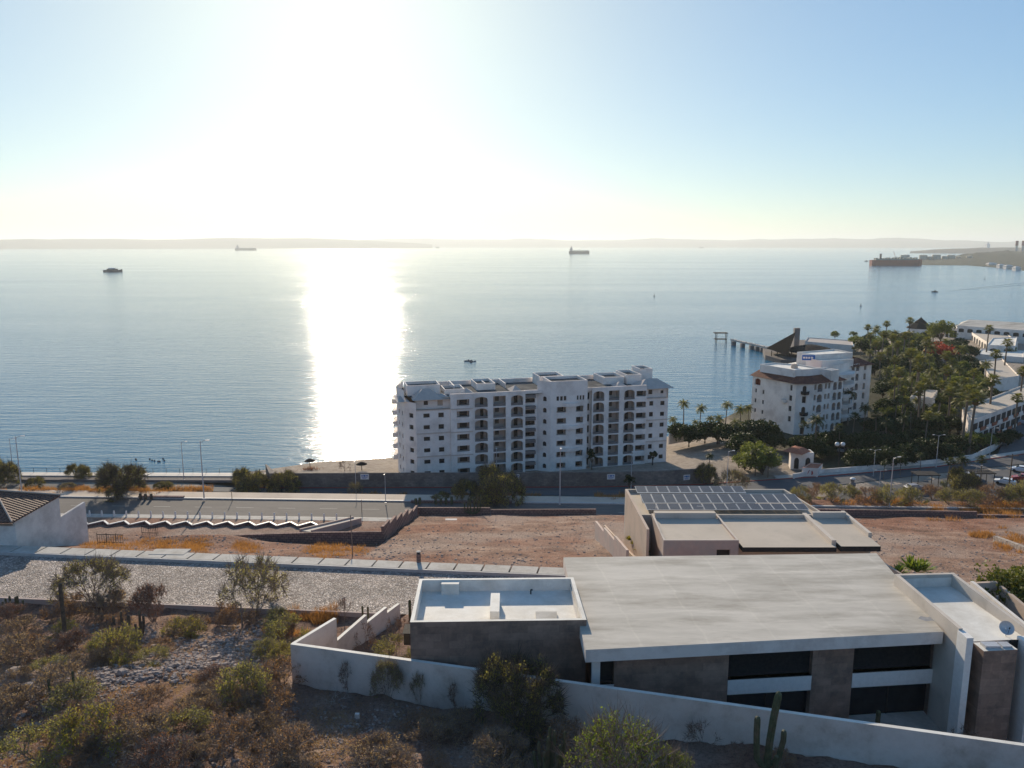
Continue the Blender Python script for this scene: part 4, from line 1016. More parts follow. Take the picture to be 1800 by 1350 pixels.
# curved balcony slabs and juliet balconies
for k in range(1, 6):
    pts = [H(lerp(16.8, 30.5, q / 10), 4.6 + q * .22 - 3.4 * math.sin(math.pi * q / 10) - .3) for q in range(11)] + [H(30.5, 7.2), H(17.6, 4.6)]
    b = MB(); b.prism(pts, hf(k) - .25, hf(k) + .75); b.build('curved_balcony', M['stucco3'], ho)
for k in (2, 4):
    b = MB(); c = H(2.25, .9); b.lathe((c[0], c[1], hf(k)), [(0, -.5), (1.1, -.2), (1.2, .1), (1.2, .8), (1.1, .8)], 14); b.build('juliet_balcony', M['dkmetal'], ho)
b = MB(); c = H(-.2, 6.2); b.lathe((c[0], c[1], hf(3)), [(0, -.5), (.9, -.2), (1.0, .1), (1.0, .8), (.9, .8)], 14); b.build('juliet_balcony', M['stucco3'], ho)
# tile skirts and penthouses
def skirt(poly_out, poly_in, z0, z1):
    b = MB(); n = len(poly_out)
    for i in range(n - 1):
        b.quad((*poly_out[i], z0), (*poly_out[i + 1], z0), (*poly_in[i + 1], z1), (*poly_in[i], z1))
        b.quad((*poly_out[i + 1], z0 - .05), (*poly_out[i], z0 - .05), (*poly_in[i], z0 - .05), (*poly_in[i + 1], z0 - .05))
    return b.build('tile_roof', M['terra'], ho)
skirt([H(-.8, DW + .6), H(-.8, 1.8), H(4.3, -.8), H(12.2, -.8)], [H(2.6, DW), H(2.6, 4.6), H(6, 3.2), H(12.2, 3.2)], ZH - .1, ZH + 1.5)
skirt([H(14.8, -.7), H(18.2, -.7), H(18.2, 4.2)], [H(14.8, 3), H(16, 3), H(16, 4.2)], ZH - .1, ZH + 1.5)
skirt([H(29, 6.4), H(40.8, 6.6), H(40.8, DW + 6)], [H(29, 10.2), H(37, 10.4), H(37, DW + 6)], ZH + 2.0, ZH + 3.9)
b = MB(); b.poly([(*H(0, DW), ZH - .02), (*H(0, 2.2), ZH - .02), (*H(4.5, 0), ZH - .02), (*H(18, 0), ZH - .02), (*H(18, 6), ZH - .02), (*H(18, DW + 2.7), ZH - .02)]); b.poly([(*H(18, 5.2), ZH + 1.9), (*H(29, 7.2), ZH + 1.9), (*H(40, 7.5), ZH + 1.9), (*H(40, DW + 6), ZH + 1.9), (*H(18, DW + 2.7), ZH + 1.9)]); b.build('roof', M['whiteroof'], ho)
def pent(poly, z0, z1, nm='penthouse'):
    b = MB(); shell(b, poly, z0, z1 - .4, z1, th=.25, mi=0, mroof=1, mcap=1); return b.build(nm, [M['stucco3'], M['whiteroof']], ho)
pent([H(1.6, 17.8), H(1.9, 4.8), H(8, 3.6), H(11.6, 3.6), H(11.6, 12), H(8, 18)], ZH, ZH + 3.4)
pent([H(11.6, -.25), H(14.9, -.25), H(14.9, 5), H(11.6, 5)], ZH - .4, ZH + 3.2, 'roof_tower')
pent([H(18.5, 9), H(30, 6.6), H(30.5, 12), H(18.5, 15)], ZH + 1.8, ZH + 4.4)
pent([H(20, 13), H(34.5, 10.5), H(36.6, 19), H(20, 20)], ZH + 1.8, ZH + 5.7)
b = MB(); c = H(14, 9); b.lathe((c[0], c[1], ZH), [(3.6, 0), (3.6, .6), (1.6, 2.0), (0, 2.4)], 14); b.build('round_tile_roof', M['terralit'], ho)
b = MB(); c = H(6.5, 9); b.lathe((c[0], c[1], ZH + 3), [(1.0, 0), (1.0, .6), (.8, 1.2), (0, 1.4)], 12); b.build('water_tank', M['tan'], ho)
c = H(18.2, 13.5)
b = MB(); b.wallseg((c[0] - 2.3, c[1]), (c[0] + 1.6, c[1] - .4), .15, ZH + 4.0, ZH + 5.6); sg = b.build('roof_sign', M['blue'], ho)
b = MB()
for s0, s1 in ((.3, .9), (1.05, 1.6), (1.8, 2.4), (2.6, 3.3)): b.quad((c[0] - 2.3 + s0, c[1] - .05 - s0 * .1, ZH + 4.5), (c[0] - 2.3 + s1, c[1] - .05 - s1 * .1, ZH + 4.5), (c[0] - 2.3 + s1, c[1] - .05 - s1 * .1, ZH + 5.1), (c[0] - 2.3 + s0, c[1] - .05 - s0 * .1, ZH + 5.1))
b.build('lettering', M['white'], sg)
for k in range(6):
    pass

# ================================================================== generic simple building for the resort
def simple(name, label, cat, quad_px, zb, hgt, par_=.4, wallm='stucco3', roofm='whiteroof', group=None):
    """quad_px = roof corners in the photograph at height zb+hgt (ccw from above)"""
    z = zb + hgt; pts = [P(a, b_, z) for a, b_ in quad_px]; c = sum(pts, Vector()) / len(pts)
    t = top(name, label, cat, (c.x, c.y, zb), group)
    mb = MB(); shell(mb, [(q.x, q.y) for q in pts], zb, z - par_, z, th=.3, mi=0, mroof=1, mcap=1); mb.build('wall', [M[wallm], M[roofm]], t)
    return t, pts
def arches(t, A, B, za, zb, n, wfrac=.6, ar=.5, nm='arched_window', m='dark', proud=.06):
    """arched dark windows set in surrounds on a wall"""
    dx, dy = B[0] - A[0], B[1] - A[1]; L_ = math.hypot(dx, dy); ux_, uy_ = dx / L_, dy / L_
    for i in range(n):
        c = (i + .5) / n * L_; w_ = L_ / n * wfrac / 2
        o = MB(); pts = [(-w_, za), (w_, za), (w_, zb - ar)] + [(w_ * math.cos(math.pi * k / 6), zb - ar + ar * math.sin(math.pi * k / 6)) for k in range(1, 6)] + [(-w_, zb - ar)]
        o.poly([(A[0] + ux_ * (c + s_) + uy_ * proud, A[1] + uy_ * (c + s_) - ux_ * proud, z) for s_, z in pts]); o.build(nm, M[m], t)
# club house at the top right
t, q = simple('club_house', 'long white club house with a low roof by the water above the palm grove', 'building', [(1683, 572), (1830, 583), (1850, 572), (1690, 566)], 3, 8, roofm='beigeroof')
arches(t, q[0], q[1], 7.2, 9.4, 9)
mb = MB(); a, b_, c, d = [Vector((v.x, v.y, 10.9)) for v in q]; m1 = (a + d) / 2 + Vector((6, 0, 2.6)); m2 = (b_ + c) / 2 + Vector((0, 0, 2.6))
mb.add([a, b_, c, d, m1, m2], [(0, 1, 5, 4), (1, 2, 5), (2, 3, 4, 5), (3, 0, 4)]); mb.build('roof', M['roofconc'], t)
t, q = simple('arcade_wing', 'low white arcade with a row of arches and a sloping roof below the club house', 'building', [(1740, 604), (1790, 600), (1760, 580), (1708, 584)], 3, 5, roofm='beigeroof')
arches(t, q[3], q[0], 3.4, 6.6, 7, .7, 1.0)
t, q = simple('sea_pavilion', 'small white pergola terrace on columns left of the club house', 'pavilion', [(1662, 576), (1684, 577), (1684, 571), (1664, 570)], 3, 6)
arches(t, q[0], q[1], 3.3, 7.5, 3, .7, .6)
t, q = simple('garden_room', 'white domed garden room at the right frame edge below the club house', 'building', [(1735, 606), (1785, 608), (1788, 592), (1745, 594)], 3, 5.5)
arches(t, q[0], q[1], 3.4, 6.8, 2, .6, 1.2)
t, q = simple('palapa_base', 'long low white wall room under the pointed thatched hut by the water', 'building', [(1597, 578), (1637, 580), (1637, 574), (1600, 573)], 3, 3.5)
cc_ = (q[0] + q[1] + q[2] + q[3]) / 4
pl = top('thatched_hut', 'dark pointed thatched hut roof in front of the sea above the palm grove', 'hut', (cc_.x, cc_.y, 6.5))
mb = MB(); mb.lathe((cc_.x, cc_.y, 6.3), [(8.5, 0), (4.0, 3.2), (3.6, 3.3), (3.6, 3.9), (1.5, 5.5), (0, 7)], 8); mb.build('roof', M['thatch'], pl)
# long hotel rows behind the palms
t, q = simple('guest_room_row', 'long low hotel row with white roofs and chequered brick balconies beside the car park', 'hotel', [(1710, 738), (1838, 690), (1800, 676), (1690, 718)], 3.5, 7.5, roofm='beigeroof')
A_, B_ = q[0], q[1]; L_ = math.hypot(B_.x - A_.x, B_.y - A_.y); ux_, uy_ = (B_.x - A_.x) / L_, (B_.y - A_.y) / L_
nb_ = 14
for k in range(2):
    for i in range(nb_):
        s0 = L_ * (i + .12) / nb_; s1 = L_ * (i + .88) / nb_
        o = MB(); z0_ = 4.0 + 3.3 * k
        def pp_(s_, z, d=.05): return (A_.x + ux_ * s_ + uy_ * d, A_.y + uy_ * s_ - ux_ * d, z)
        o.quad(pp_(s0, z0_), pp_(s1, z0_), pp_(s1, z0_ + 2.4), pp_(s0, z0_ + 2.4)); w_ = o.build('balcony', M['dark'], t)
        o = MB(); sm = s0 + (s1 - s0) * (.5 if (i + k) % 2 else .0)
        o.prism([pp_(s0, 0, .7)[:2], pp_(s1, 0, .7)[:2], pp_(s1, 0, .55)[:2], pp_(s0, 0, .55)[:2]], z0_ - .1, z0_ + .9, 0 if (i + k) % 2 else 1); o.build('balcony_front', [M['stucco3'], M['terralit']], w_)
t, q = simple('low_guest_house', 'small white flat roofed guest house half hidden by palms left of the chequered hotel row', 'building', [(1600, 697), (1640, 700), (1648, 686), (1614, 684)], 3.5, 6.5, roofm='beigeroof')
arches(t, q[0], q[1], 4.4, 6.4, 3, .35, .3)
t, q = simple('garden_building', 'long pale roofed low building with a magenta flower patch behind the hotel row', 'building', [(1745, 668), (1792, 660), (1762, 630), (1722, 634)], 3.5, 5.0, roofm='beigeroof')
t, q = simple('grey_flat_building', 'plain grey flat roofed building on the shore left of the palm grove', 'building', [(1415, 600), (1500, 607), (1498, 598), (1420, 593)], 2.5, 4.5, wallm='stucco3', roofm='aproof2')
t, q = simple('courtyard_wall_building', 'low white building with a flat roof right of the red flowering tree', 'building', [(1715, 622), (1800, 628), (1800, 616), (1726, 612)], 3, 3.0)
# pointed thatch roof, tower, jetty platform and pier
jt = MB(); 
pts = [P(1345, 632, 0), P(1372, 640, 0), P(1480, 650, 0), P(1500, 618, 0), P(1480, 606, 0), P(1405, 604, 0), P(1340, 618, 0)]
jt.prism([(v.x, v.y) for v in pts], -2, 2.3); tag(jt.build('rock_jetty', M['rockdk']), 'dark rock platform in the sea carrying the pointed thatched roof', 'jetty')
pr_ = top('beach_restaurant', 'dark restaurant roof sweeping up to a stone tower on the rock platform by the pier', 'restaurant', P(1385, 625, 2.3))
base = P(1395, 622, 2.3)
mb = MB(); a, b_, c, d = P(1350, 621, 4), P(1386, 627, 4.2), P(1397, 618, 5), P(1352, 613, 4); tp_ = P(1398, 585, 14.5); tp_.x, tp_.y = P(1397, 613, 2.3).x, P(1397, 613, 2.3).y
tp_ = Vector((P(1397, 618, 2.3).x, P(1397, 618, 2.3).y, 12.8))
mb.add([P(1347, 612, 5), P(1384, 625, 5), tp_, P(1378, 610, 5)], [(0, 1, 2), (1, 3, 2), (3, 0, 2)])
mb.add([P(1347, 612, 4.6), P(1384, 625, 4.6), P(1378, 610, 4.6)], [(2, 1, 0)])
mb.build('swept_roof', M['sail'], pr_)
tw_ = P(1398, 612, 2.3); mb = MB(); mb.prism([(tw_.x - 1.3, tw_.y - 1.2), (tw_.x + 1.6, tw_.y - 1.2), (tw_.x + 1.4, tw_.y + 1.5), (tw_.x - 1.1, tw_.y + 1.5)], 1, 13.4); mb.build('stone_tower', M['innerdk'], pr_)
for px in (1356, 1366, 1376, 1386):
    v = P(px, 626, 2.3); mb = MB(); mb.tube([(v.x, v.y, 2), (v.x, v.y, 5.2)], .25, 6); mb.build('post', M['bark'], pr_)
v = P(1425, 625, 2.3); mb = MB(); mb.lathe((v.x, v.y, 2.3), [(13, 2.4), (9, 4.0), (4, 5.2), (0, 5.8)], 12)
lt = top('low_thatched_roof', 'low dark thatched roof on the rock platform right of the stone tower', 'hut', (v.x, v.y, 2.3)); mb.build('roof', M['thatch'], lt)
mb = MB(); 
for k in range(8): a_ = k * math.pi / 4; mb.tube([(v.x + 10 * math.cos(a_), v.y + 10 * math.sin(a_), 2), (v.x + 10 * math.cos(a_), v.y + 10 * math.sin(a_), 5.5)], .2, 5)
mb.build('posts', M['bark'], lt)
pi = top('pier', 'old concrete pier on square pillars running out left from the rock platform', 'pier', P(1315, 608, 0))
a, b_ = P(1284, 599, 2.2), P(1350, 614, 2.2); mb = MB(); mb.wallseg((a.x, a.y), (b_.x, b_.y), 3.0, 2.3, 3.0); mb.build('deck', M['conc'], pi)
for f_ in (.11, .36, .6, .74, .87):
    mb = MB(); x_, y_ = lerp(a.x, b_.x, f_), lerp(a.y, b_.y, f_); mb.box(x_ - 1.1, x_ + 1.1, y_ - .2, y_ + 2.4, -2, 2.3); mb.build('pillar', M['innerdk'], pi)
mb = MB(); dx_, dy_ = b_.x - a.x, b_.y - a.y
for k in range(30): mb.box(a.x + dx_ * k / 30, a.x + dx_ * k / 30 + .5, a.y + dy_ * k / 30, a.y + dy_ * k / 30 + .5, 3.0, 3.0 + random.uniform(.2, .8))
mb.build('broken_parapet', M['inner'], pi)
sh = top('pier_shelter', 'small flat roofed open shelter on thin posts standing in the sea at the pier end', 'shelter', P(1266, 601, 0))
v = P(1266, 602, 0); mb = MB(); mb.box(v.x - 3.9, v.x + 3.9, v.y - 2, v.y + 2, 5.6, 6.1); mb.build('roof', M['dkmetal'], sh)
mb = MB(); mb.box(v.x - 3.6, v.x + 3.6, v.y - 1.8, v.y + 1.8, 1.9, 2.3); mb.build('deck', M['dkmetal'], sh)
for sx_ in (-3.4, -2.6, 2.6, 3.4):
    mb = MB(); mb.tube([(v.x + sx_, v.y - 1.6, -1.5), (v.x + sx_, v.y - 1.6, 5.6)], .2, 6); mb.build('post', M['dkmetal'], sh)

# gatehouse and booth at the resort entrance
gt, q = simple('gatehouse', 'small white gatehouse with two dark arches and a terracotta roof at the resort entrance', 'gatehouse', [(1391, 796), (1431, 796), (1424, 790), (1388, 790)], 4, 4.2)
arches(gt, q[0], q[1], 4.2, 7.0, 2, .42, .8, 'archway')
mb = MB(); c = (q[0] + q[2]) / 2; mb.lathe((c.x - 1, c.y, 8.2), [(3.6, 0), (1.5, 1.0), (0, 1.3)], 4); mb.build('tile_roof', M['terralit'], gt)
bt, q = simple('entrance_booth', 'low white entrance booth with terracotta top and red mark beside the gatehouse', 'booth', [(1410, 822), (1438, 823), (1446, 815), (1424, 813)], 4, 2.2, .1, roofm='terralit')
mb = MB(); A_, B_ = q[0], q[1]
def bp_(s_, z): return (lerp(A_.x, B_.x, s_), lerp(A_.y, B_.y, s_) - .03, z)
for s0, pts_ in ((.35, [(0, 0), (.3, .5), (.55, 1.0), (.4, 1.0), (.1, .45)]), (.6, [(0, 0), (.35, .1), (.4, .5), (.15, .9), (0, .8)])):
    mb.poly([bp_(s0 + a_ * .25, 4.5 + b2 * 1.2) for a_, b2 in pts_])
mb.build('emblem', M['red'], bt)
mb = MB(); rl = [(66, 176.2), (75, 180.2), (90, 183.9), (106, 188.6), (118, 193.2), (130, 203.8), (138, 212)]
for a, b_ in zip(rl, rl[1:]): mb.wallseg(a, b_, .25, 3.4, 5.2)
tag(mb.build('resort_wall', M['stucco']), 'low white wall beside the seaside road in front of the palm grove', 'wall')
mb = MB(); mb.wallseg((44, 212), (60, 222), .3, 3, 6.0); mb.wallseg((60, 222), (71, 208), .3, 3, 6.0)
tag(mb.build('beach_garden_wall', M['stucco']), 'white garden wall below the dark hedge right of the apartment building', 'wall')
strip('resort_pavement', lambda x: interp(LR_F, x) + .35, lambda x: interp(LR_F, x) + 2.6, 62, 150, 4.2, M['conc'], 3, th=1)

# ================================================================== far shore: near headland, tanks, chimneys
land = [(1595, 462), (1623, 466.3), (1665, 467), (1700, 467.4), (1730, 469.5), (1760, 472.5), (1790, 476.5), (1830, 481), (1900, 489), (2000, 500)]
back = [(1600, 459.5), (1640, 457), (1700, 455), (1800, 452), (1900, 450), (2000, 450)]
mb = MB(); fr = [P(a, b_, 0) for a, b_ in land]; bk = [P(a, b_, 0) for a, b_ in back]
n_ = 80; rows_ = 14; vs = []
for i in range(n_ + 1):
    px = lerp(1600, 2000, i / n_); f0 = P(px, interp(land, px), 0); b0 = P(px, interp(back, px), 0)
    for r_ in range(rows_):
        q_ = r_ / (rows_ - 1); v = f0.lerp(b0, q_)
        hill = interp([(1640, 2), (1670, 7), (1690, 15), (1720, 22), (1760, 26), (2000, 28)], px)
        prof = 1.5 + 4 * q_ + hill * sstep(.2, .75, q_) * (1 - sstep(.85, 1.0, q_)) * (1 + .25 * fbm(v.x * .006, v.y * .006, 2))
        vs.append((v.x, v.y, -2 if r_ in (0, rows_ - 1) else prof + abs(fbm(v.x * .02, v.y * .02, 3)) * 3))
mb.add(vs, [(i * rows_ + r_, (i + 1) * rows_ + r_, (i + 1) * rows_ + r_ + 1, i * rows_ + r_ + 1) for i in range(n_) for r_ in range(rows_ - 1)])
struct('near_headland', mb, M['farscrub'], True)
tanks = [(1590, 452.5, 15), (1622, 450, 13), (1645, 450.5, 14), (1660, 449.5, 10), (1671, 451.5, 13), (1684, 452.5, 8), (1703, 451.5, 10), (1633, 454, 9)]
for i, (px, py, wpx) in enumerate(sorted(tanks)):
    v = P(px, 459.8, 0) if px > 1600 else P(px, 461, 0); t_ = v.length / 1.0; r_ = wpx * math.hypot(v.y, 58) / F / 2
    mb = MB(); hh = r_ * 1.25; mb.lathe((v.x, v.y, 0), [(r_, 0), (r_, hh + 6), (r_ * .5, hh + 7), (0, hh + 7.5)], 20)
    tag(mb.build('storage_tank', M['tankw']), 'pale storage tank beyond the red ship, %s of the tanks' % ordl(i, len(tanks)), 'tank', 'storage tanks on the far shore')
for i, (px, ht) in enumerate(((1785, 62), (1796, 64))):
    v = P(px, 452, 0); v = Vector((v.x, v.y, 0)); k = math.hypot(v.x, v.y)
    d = ray(px, 452); 
    t_ = top('chimney', 'red and white banded power station chimney at the right horizon, %s of the two' % ('left' if i == 0 else 'right'), 'chimney', v, 'power station chimneys')
    H_ = CAMZ + k * (431 - 426) / F * 1.0 + 3
    mb = MB(); mb.lathe(tuple(v), [(7, 0), (5.5, H_ * .72)], 14); mb.build('shaft', M['inner'], t_)
    mb = MB(); mb.lathe((v.x, v.y, H_ * .72), [(6.6, 0), (6.2, H_ * .3), (0, H_ * .3)], 14); mb.build('banded_top', M['hullred'], t_)
v = P(1735, 441, 0); k = math.hypot(v.x, v.y)
t_ = top('tower_block', 'isolated pale tower block on the low far headland at the right', 'building', (v.x, v.y, 0)); H_ = CAMZ + k * 4.5 / F
mb = MB(); r_ = k * 4.5 / F / 2; mb.box(v.x - r_, v.x + r_, v.y - r_, v.y + r_, 0, H_ * .8); mb.build('lower_block', M['stucco2'], t_)
mb = MB(); mb.box(v.x - r_ * .6, v.x + r_ * .5, v.y - r_ * .6, v.y + r_ * .6, H_ * .8, H_); mb.build('upper_block', M['stucco2'], t_)
for i, (px, py, wd) in enumerate(((1745, 466, 14), (1762, 469, 10), (1775, 470.5, 12), (1790, 473.5, 9))):
    v = P(px, py, 3); v.z = 3; k = v.y / F; mb = MB(); mb.box(v.x - wd * k / 2, v.x + wd * k / 2, v.y, v.y + 14, 0, 7)
    mb.add([(v.x - wd * k / 2 - 1, v.y - 1, 7), (v.x + wd * k / 2 + 1, v.y - 1, 7), (v.x + wd * k / 2 + 1, v.y + 15, 7), (v.x - wd * k / 2 - 1, v.y + 15, 7), (v.x - wd * k / 4, v.y + 7, 10), (v.x + wd * k / 4, v.y + 7, 10)], [(0, 1, 5, 4), (1, 2, 5), (2, 3, 4, 5), (3, 0, 4)])
    tag(mb.build('shore_building', M['stucco3']), 'tiny pale building on the far right shoreline, %s of the row' % ordl(i, 4), 'building', 'tiny shoreline buildings')

# ================================================================== ships
def hull(mb, L_, W_, H_, bow=.12, mi=0, sheer=.15):
    n = 14; secs_ = []
    for i in range(n + 1):
        x = -L_ / 2 + L_ * i / n; f_ = i / n
        w_ = W_ / 2 * min(1, (1 - max(0, (f_ - (1 - bow)) / bow) ** 1.8) if f_ > 1 - bow else 1) * (min(1, .75 + f_ * 4) if f_ < .07 else 1)
        z1 = H_ * (1 + sheer * max(0, (f_ - .8) / .2)); w_ = max(w_, .15)
        secs_.append([(x, -w_ * .9, -1), (x, -w_, H_ * .4), (x, -w_, z1), (x, w_, z1), (x, w_, H_ * .4), (x, w_ * .9, -1)])
    vs = [q for s_ in secs_ for q in s_]; m = 6
    mb.add(vs, [(i * m + k, (i + 1) * m + k, (i + 1) * m + (k + 1) % m, i * m + (k + 1) % m) for i in range(n) for k in range(m)] + [tuple(range(m)), tuple(reversed([n * m + k for k in range(m)]))], mi)
def ship(name, label, px, py, wpx, cat='ship', face=1, hm='hulldk', hh=.09, kind='tanker', group=None, yaw=0):
    v = P(px, py, 0); k = (v.y * CP + CAMZ * SP) / F; L_ = wpx * k
    t_ = top(name, label, cat, v, group); t_.rotation_euler = (0, 0, (0 if face > 0 else math.pi) + yaw)
    H_ = L_ * hh
    mb = MB(); hull(mb, L_, L_ * .16, H_); o = mb.build('hull', M[hm]); o.parent = t_
    if kind == 'tanker':
        mb = MB(); x0 = -L_ * .46
        mb.box(x0, x0 + L_ * .14, -L_ * .06, L_ * .06, H_, H_ * 1.75); mb.box(x0 + L_ * .03, x0 + L_ * .12, -L_ * .055, L_ * .055, H_ * 1.75, H_ * 2.35); mb.box(x0 + L_ * .055, x0 + L_ * .085, -L_ * .02, L_ * .02, H_ * 2.35, H_ * 2.9)
        o = mb.build('bridge_house', M['inner']); o.parent = t_
        mb = MB()
        for q_ in range(6): xx = -L_ * .25 + q_ * L_ * .11; mb.box(xx, xx + L_ * .03, -L_ * .04, L_ * .04, H_, H_ * 1.25)
        mb.box(-L_ * .3, L_ * .42, -L_ * .01, L_ * .01, H_ * 1.12, H_ * 1.25); mb.tube([(L_ * .02, 0, H_), (L_ * .02, 0, H_ * 1.7)], L_ * .005, 5); mb.tube([(L_ * .4, 0, H_), (L_ * .4, 0, H_ * 1.6)], L_ * .004, 5)
        o = mb.build('deck_gear', M['hullgrey']); o.parent = t_
    return t_, L_, H_
ship('tanker', 'long dark tanker on the horizon left of the sun glare', 432, 440, 37)
ship('tanker', 'tiny pale tanker at the edge of the sun glare on the horizon', 487, 436.2, 22, hm='inner')
ship('tanker', 'dark tanker with its bridge at the left, alone in the middle of the horizon', 1018, 446, 36, hh=.13)
ship('tanker', 'tiny ship seen end-on at the right edge of the sun glare', 769, 436.2, 7, hh=.3, yaw=0)
ship('tanker', 'tiny ship on the horizon between the middle tanker and the red ship', 1233, 436.2, 8, hh=.2)
t_, L_, H_ = ship('red_ship', 'large ship with a rusty red hull and green deck gear moored off the far shore', 1575, 466.6, 90, hm='hullred', hh=.105, kind='none')
mb = MB(); mb.box(-L_ * .40, L_ * .42, -L_ * .06, L_ * .06, H_, H_ * 1.2)
for k in range(14):
    xx = -L_ * .42 + k * L_ * .06; mb.box(xx, xx + L_ * random.uniform(.02, .045), -L_ * .05, L_ * .05, H_, H_ * random.uniform(1.25, 1.6))
o = mb.build('deck_gear', M['hullgrey']); o.parent = t_
mb = MB(); mb.box(-L_ * .33, -L_ * .3, -2, 2, H_, H_ * 2.15); o = mb.build('funnel', M['hulldk']); o.parent = t_
mb = MB(); mb.tube([(-L_ * .0, 0, H_), (-L_ * .07, 0, H_ * 2.6)], .5, 5); mb.tube([(L_ * .02, 0, H_), (L_ * .0, 0, H_ * 1.7)], .5, 5); o = mb.build('crane', M['hullred']); o.parent = t_
v = P(1573, 466, 0)
# motor yacht
v = P(199, 478, 0); k = (v.y * CP + CAMZ * SP) / F; L_ = 33 * k
t_ = top('motor_yacht', 'dark motor yacht with a white upper deck on the water at the left', 'yacht', v)
mb = MB(); hull(mb, L_, L_ * .22, L_ * .1, .4, 0, .5); o = mb.build('hull', M['hulldk']); o.parent = t_
mb = MB(); mb.prism([(-L_ * .3, -L_ * .08), (L_ * .2, -L_ * .08), (L_ * .28, 0), (L_ * .2, L_ * .08), (-L_ * .3, L_ * .08)], L_ * .1, L_ * .16); mb.prism([(-L_ * .22, -L_ * .07), (L_ * .1, -L_ * .07), (L_ * .1, L_ * .07), (-L_ * .22, L_ * .07)], L_ * .16, L_ * .2, 1)
o = mb.build('cabin', [M['dark'], M['white']]); o.parent = t_
mb = MB(); mb.prism([(-L_ * .28, -L_ * .08), (L_ * .28, -L_ * .05), (L_ * .28, L_ * .05), (-L_ * .28, L_ * .08)], L_ * .2, L_ * .215); mb.tube([(-L_ * .02, 0, L_ * .21), (-L_ * .05, 0, L_ * .3)], L_ * .006, 5); o = mb.build('upper_deck', M['white']); o.parent = t_
mb = MB(); mb.prism([(-L_ * .5, -L_ * .09), (-L_ * .3, -L_ * .09), (-L_ * .3, L_ * .09), (-L_ * .5, L_ * .09)], L_ * .02, L_ * .11); o = mb.build('aft_deck', M['inner']); o.parent = t_
# small boats and buoys
def boat(label, px, py, L_, name='motor_boat', yaw=0):
    v = P(px, py, 0); t_ = top(name, label, 'boat', v); t_.rotation_euler = (0, 0, yaw)
    mb = MB(); hull(mb, L_, L_ * .3, L_ * .13, .5, 0, .5); o = mb.build('hull', M['hulldk']); o.parent = t_
    mb = MB(); mb.prism([(-L_ * .2, -L_ * .1), (L_ * .1, -L_ * .1), (L_ * .16, 0), (L_ * .1, L_ * .1), (-L_ * .2, L_ * .1)], L_ * .13, L_ * .26); mb.box(-L_ * .22, L_ * .1, -L_ * .11, L_ * .11, L_ * .3, L_ * .32); mb.tube([(-L_ * .1, 0, L_ * .1), (-L_ * .1, 0, L_ * .42)], L_ * .012, 5)
    o = mb.build('cabin', M['glass']); o.parent = t_; return t_
boat('small motor boat with a long wake running right in the bay', 1643, 513.5, 7.5, yaw=math.pi * .95)
boat('small work boat lying off the bow of the red ship', 1523, 459.5, 14, yaw=0)
def buoy(label, px, py, s_=1):
    v = P(px, py, 0); t_ = top('navigation_buoy', label, 'buoy', v); t_.scale = (s_,) * 3
    mb = MB(); mb.lathe((0, 0, -.5), [(1.2, 0), (1.3, .9), (.9, 1.3), (0, 1.3)], 12); o = mb.build('float', M['hulldk']); o.parent = t_
    mb = MB()
    for k in range(4): a_ = k * math.pi / 2; mb.tube([(.8 * math.cos(a_), .8 * math.sin(a_), .7), (.2 * math.cos(a_), .2 * math.sin(a_), 3.2)], .08, 4)
    mb.lathe((0, 0, 3.0), [(0, 0), (.45, .2), (.45, .8), (0, 1.0)], 8); o = mb.build('lantern_frame', M['hulldk']); o.parent = t_
buoy('dark buoy alone on the water above the apartment roofs', 1150, 520.5, .8)
buoy('dark buoy on the water right of the pier, above the palms', 1513, 538, .75)
buoy('tiny dark buoy in the bay right of the motor boat', 1731, 491, .8)
mb = MB(); rng = random.Random(3)
for k in range(16):
    v = P(826 + rng.gauss(0, 5), 635 + rng.gauss(0, .8), 0); s_ = rng.uniform(.4, 1.1); mb.lathe((v.x, v.y, -.4), [(s_, 0), (s_ * .8, .5), (s_ * .3, .8), (0, .9)], 7)
tag(mb.build('rock_reef', M['rockdk']), 'small dark reef breaking the water above the apartment building', 'rock')
mb = MB(); rng = random.Random(5)
for k in range(9):
    v = P(rng.uniform(238, 292), rng.uniform(806, 812), 0); mb.lathe((v.x, v.y, -.2), [(.22, 0), (.25, .3), (.12, .5), (0, .55)], 6)
tag(mb.build('sea_birds', M['rockdk']), 'loose flock of tiny dark birds resting on the water above the dark bush', 'birds', None, 'stuff')
# wake
mb = MB()
for s_ in (-1, 1):
    a = P(1650, 513.5, .05); b_ = P(1800, 499 + s_ * 1.5, .05); b2 = P(1810, 498 + s_ * 2.4, .05); mb.poly([a, b_, b2])
M['wake'] = mat('wake_water', (.07, .11, .14), (.04, .08, .1), .2, .35, spec=.5)
struct('boat_wake', mb, M['wake'])
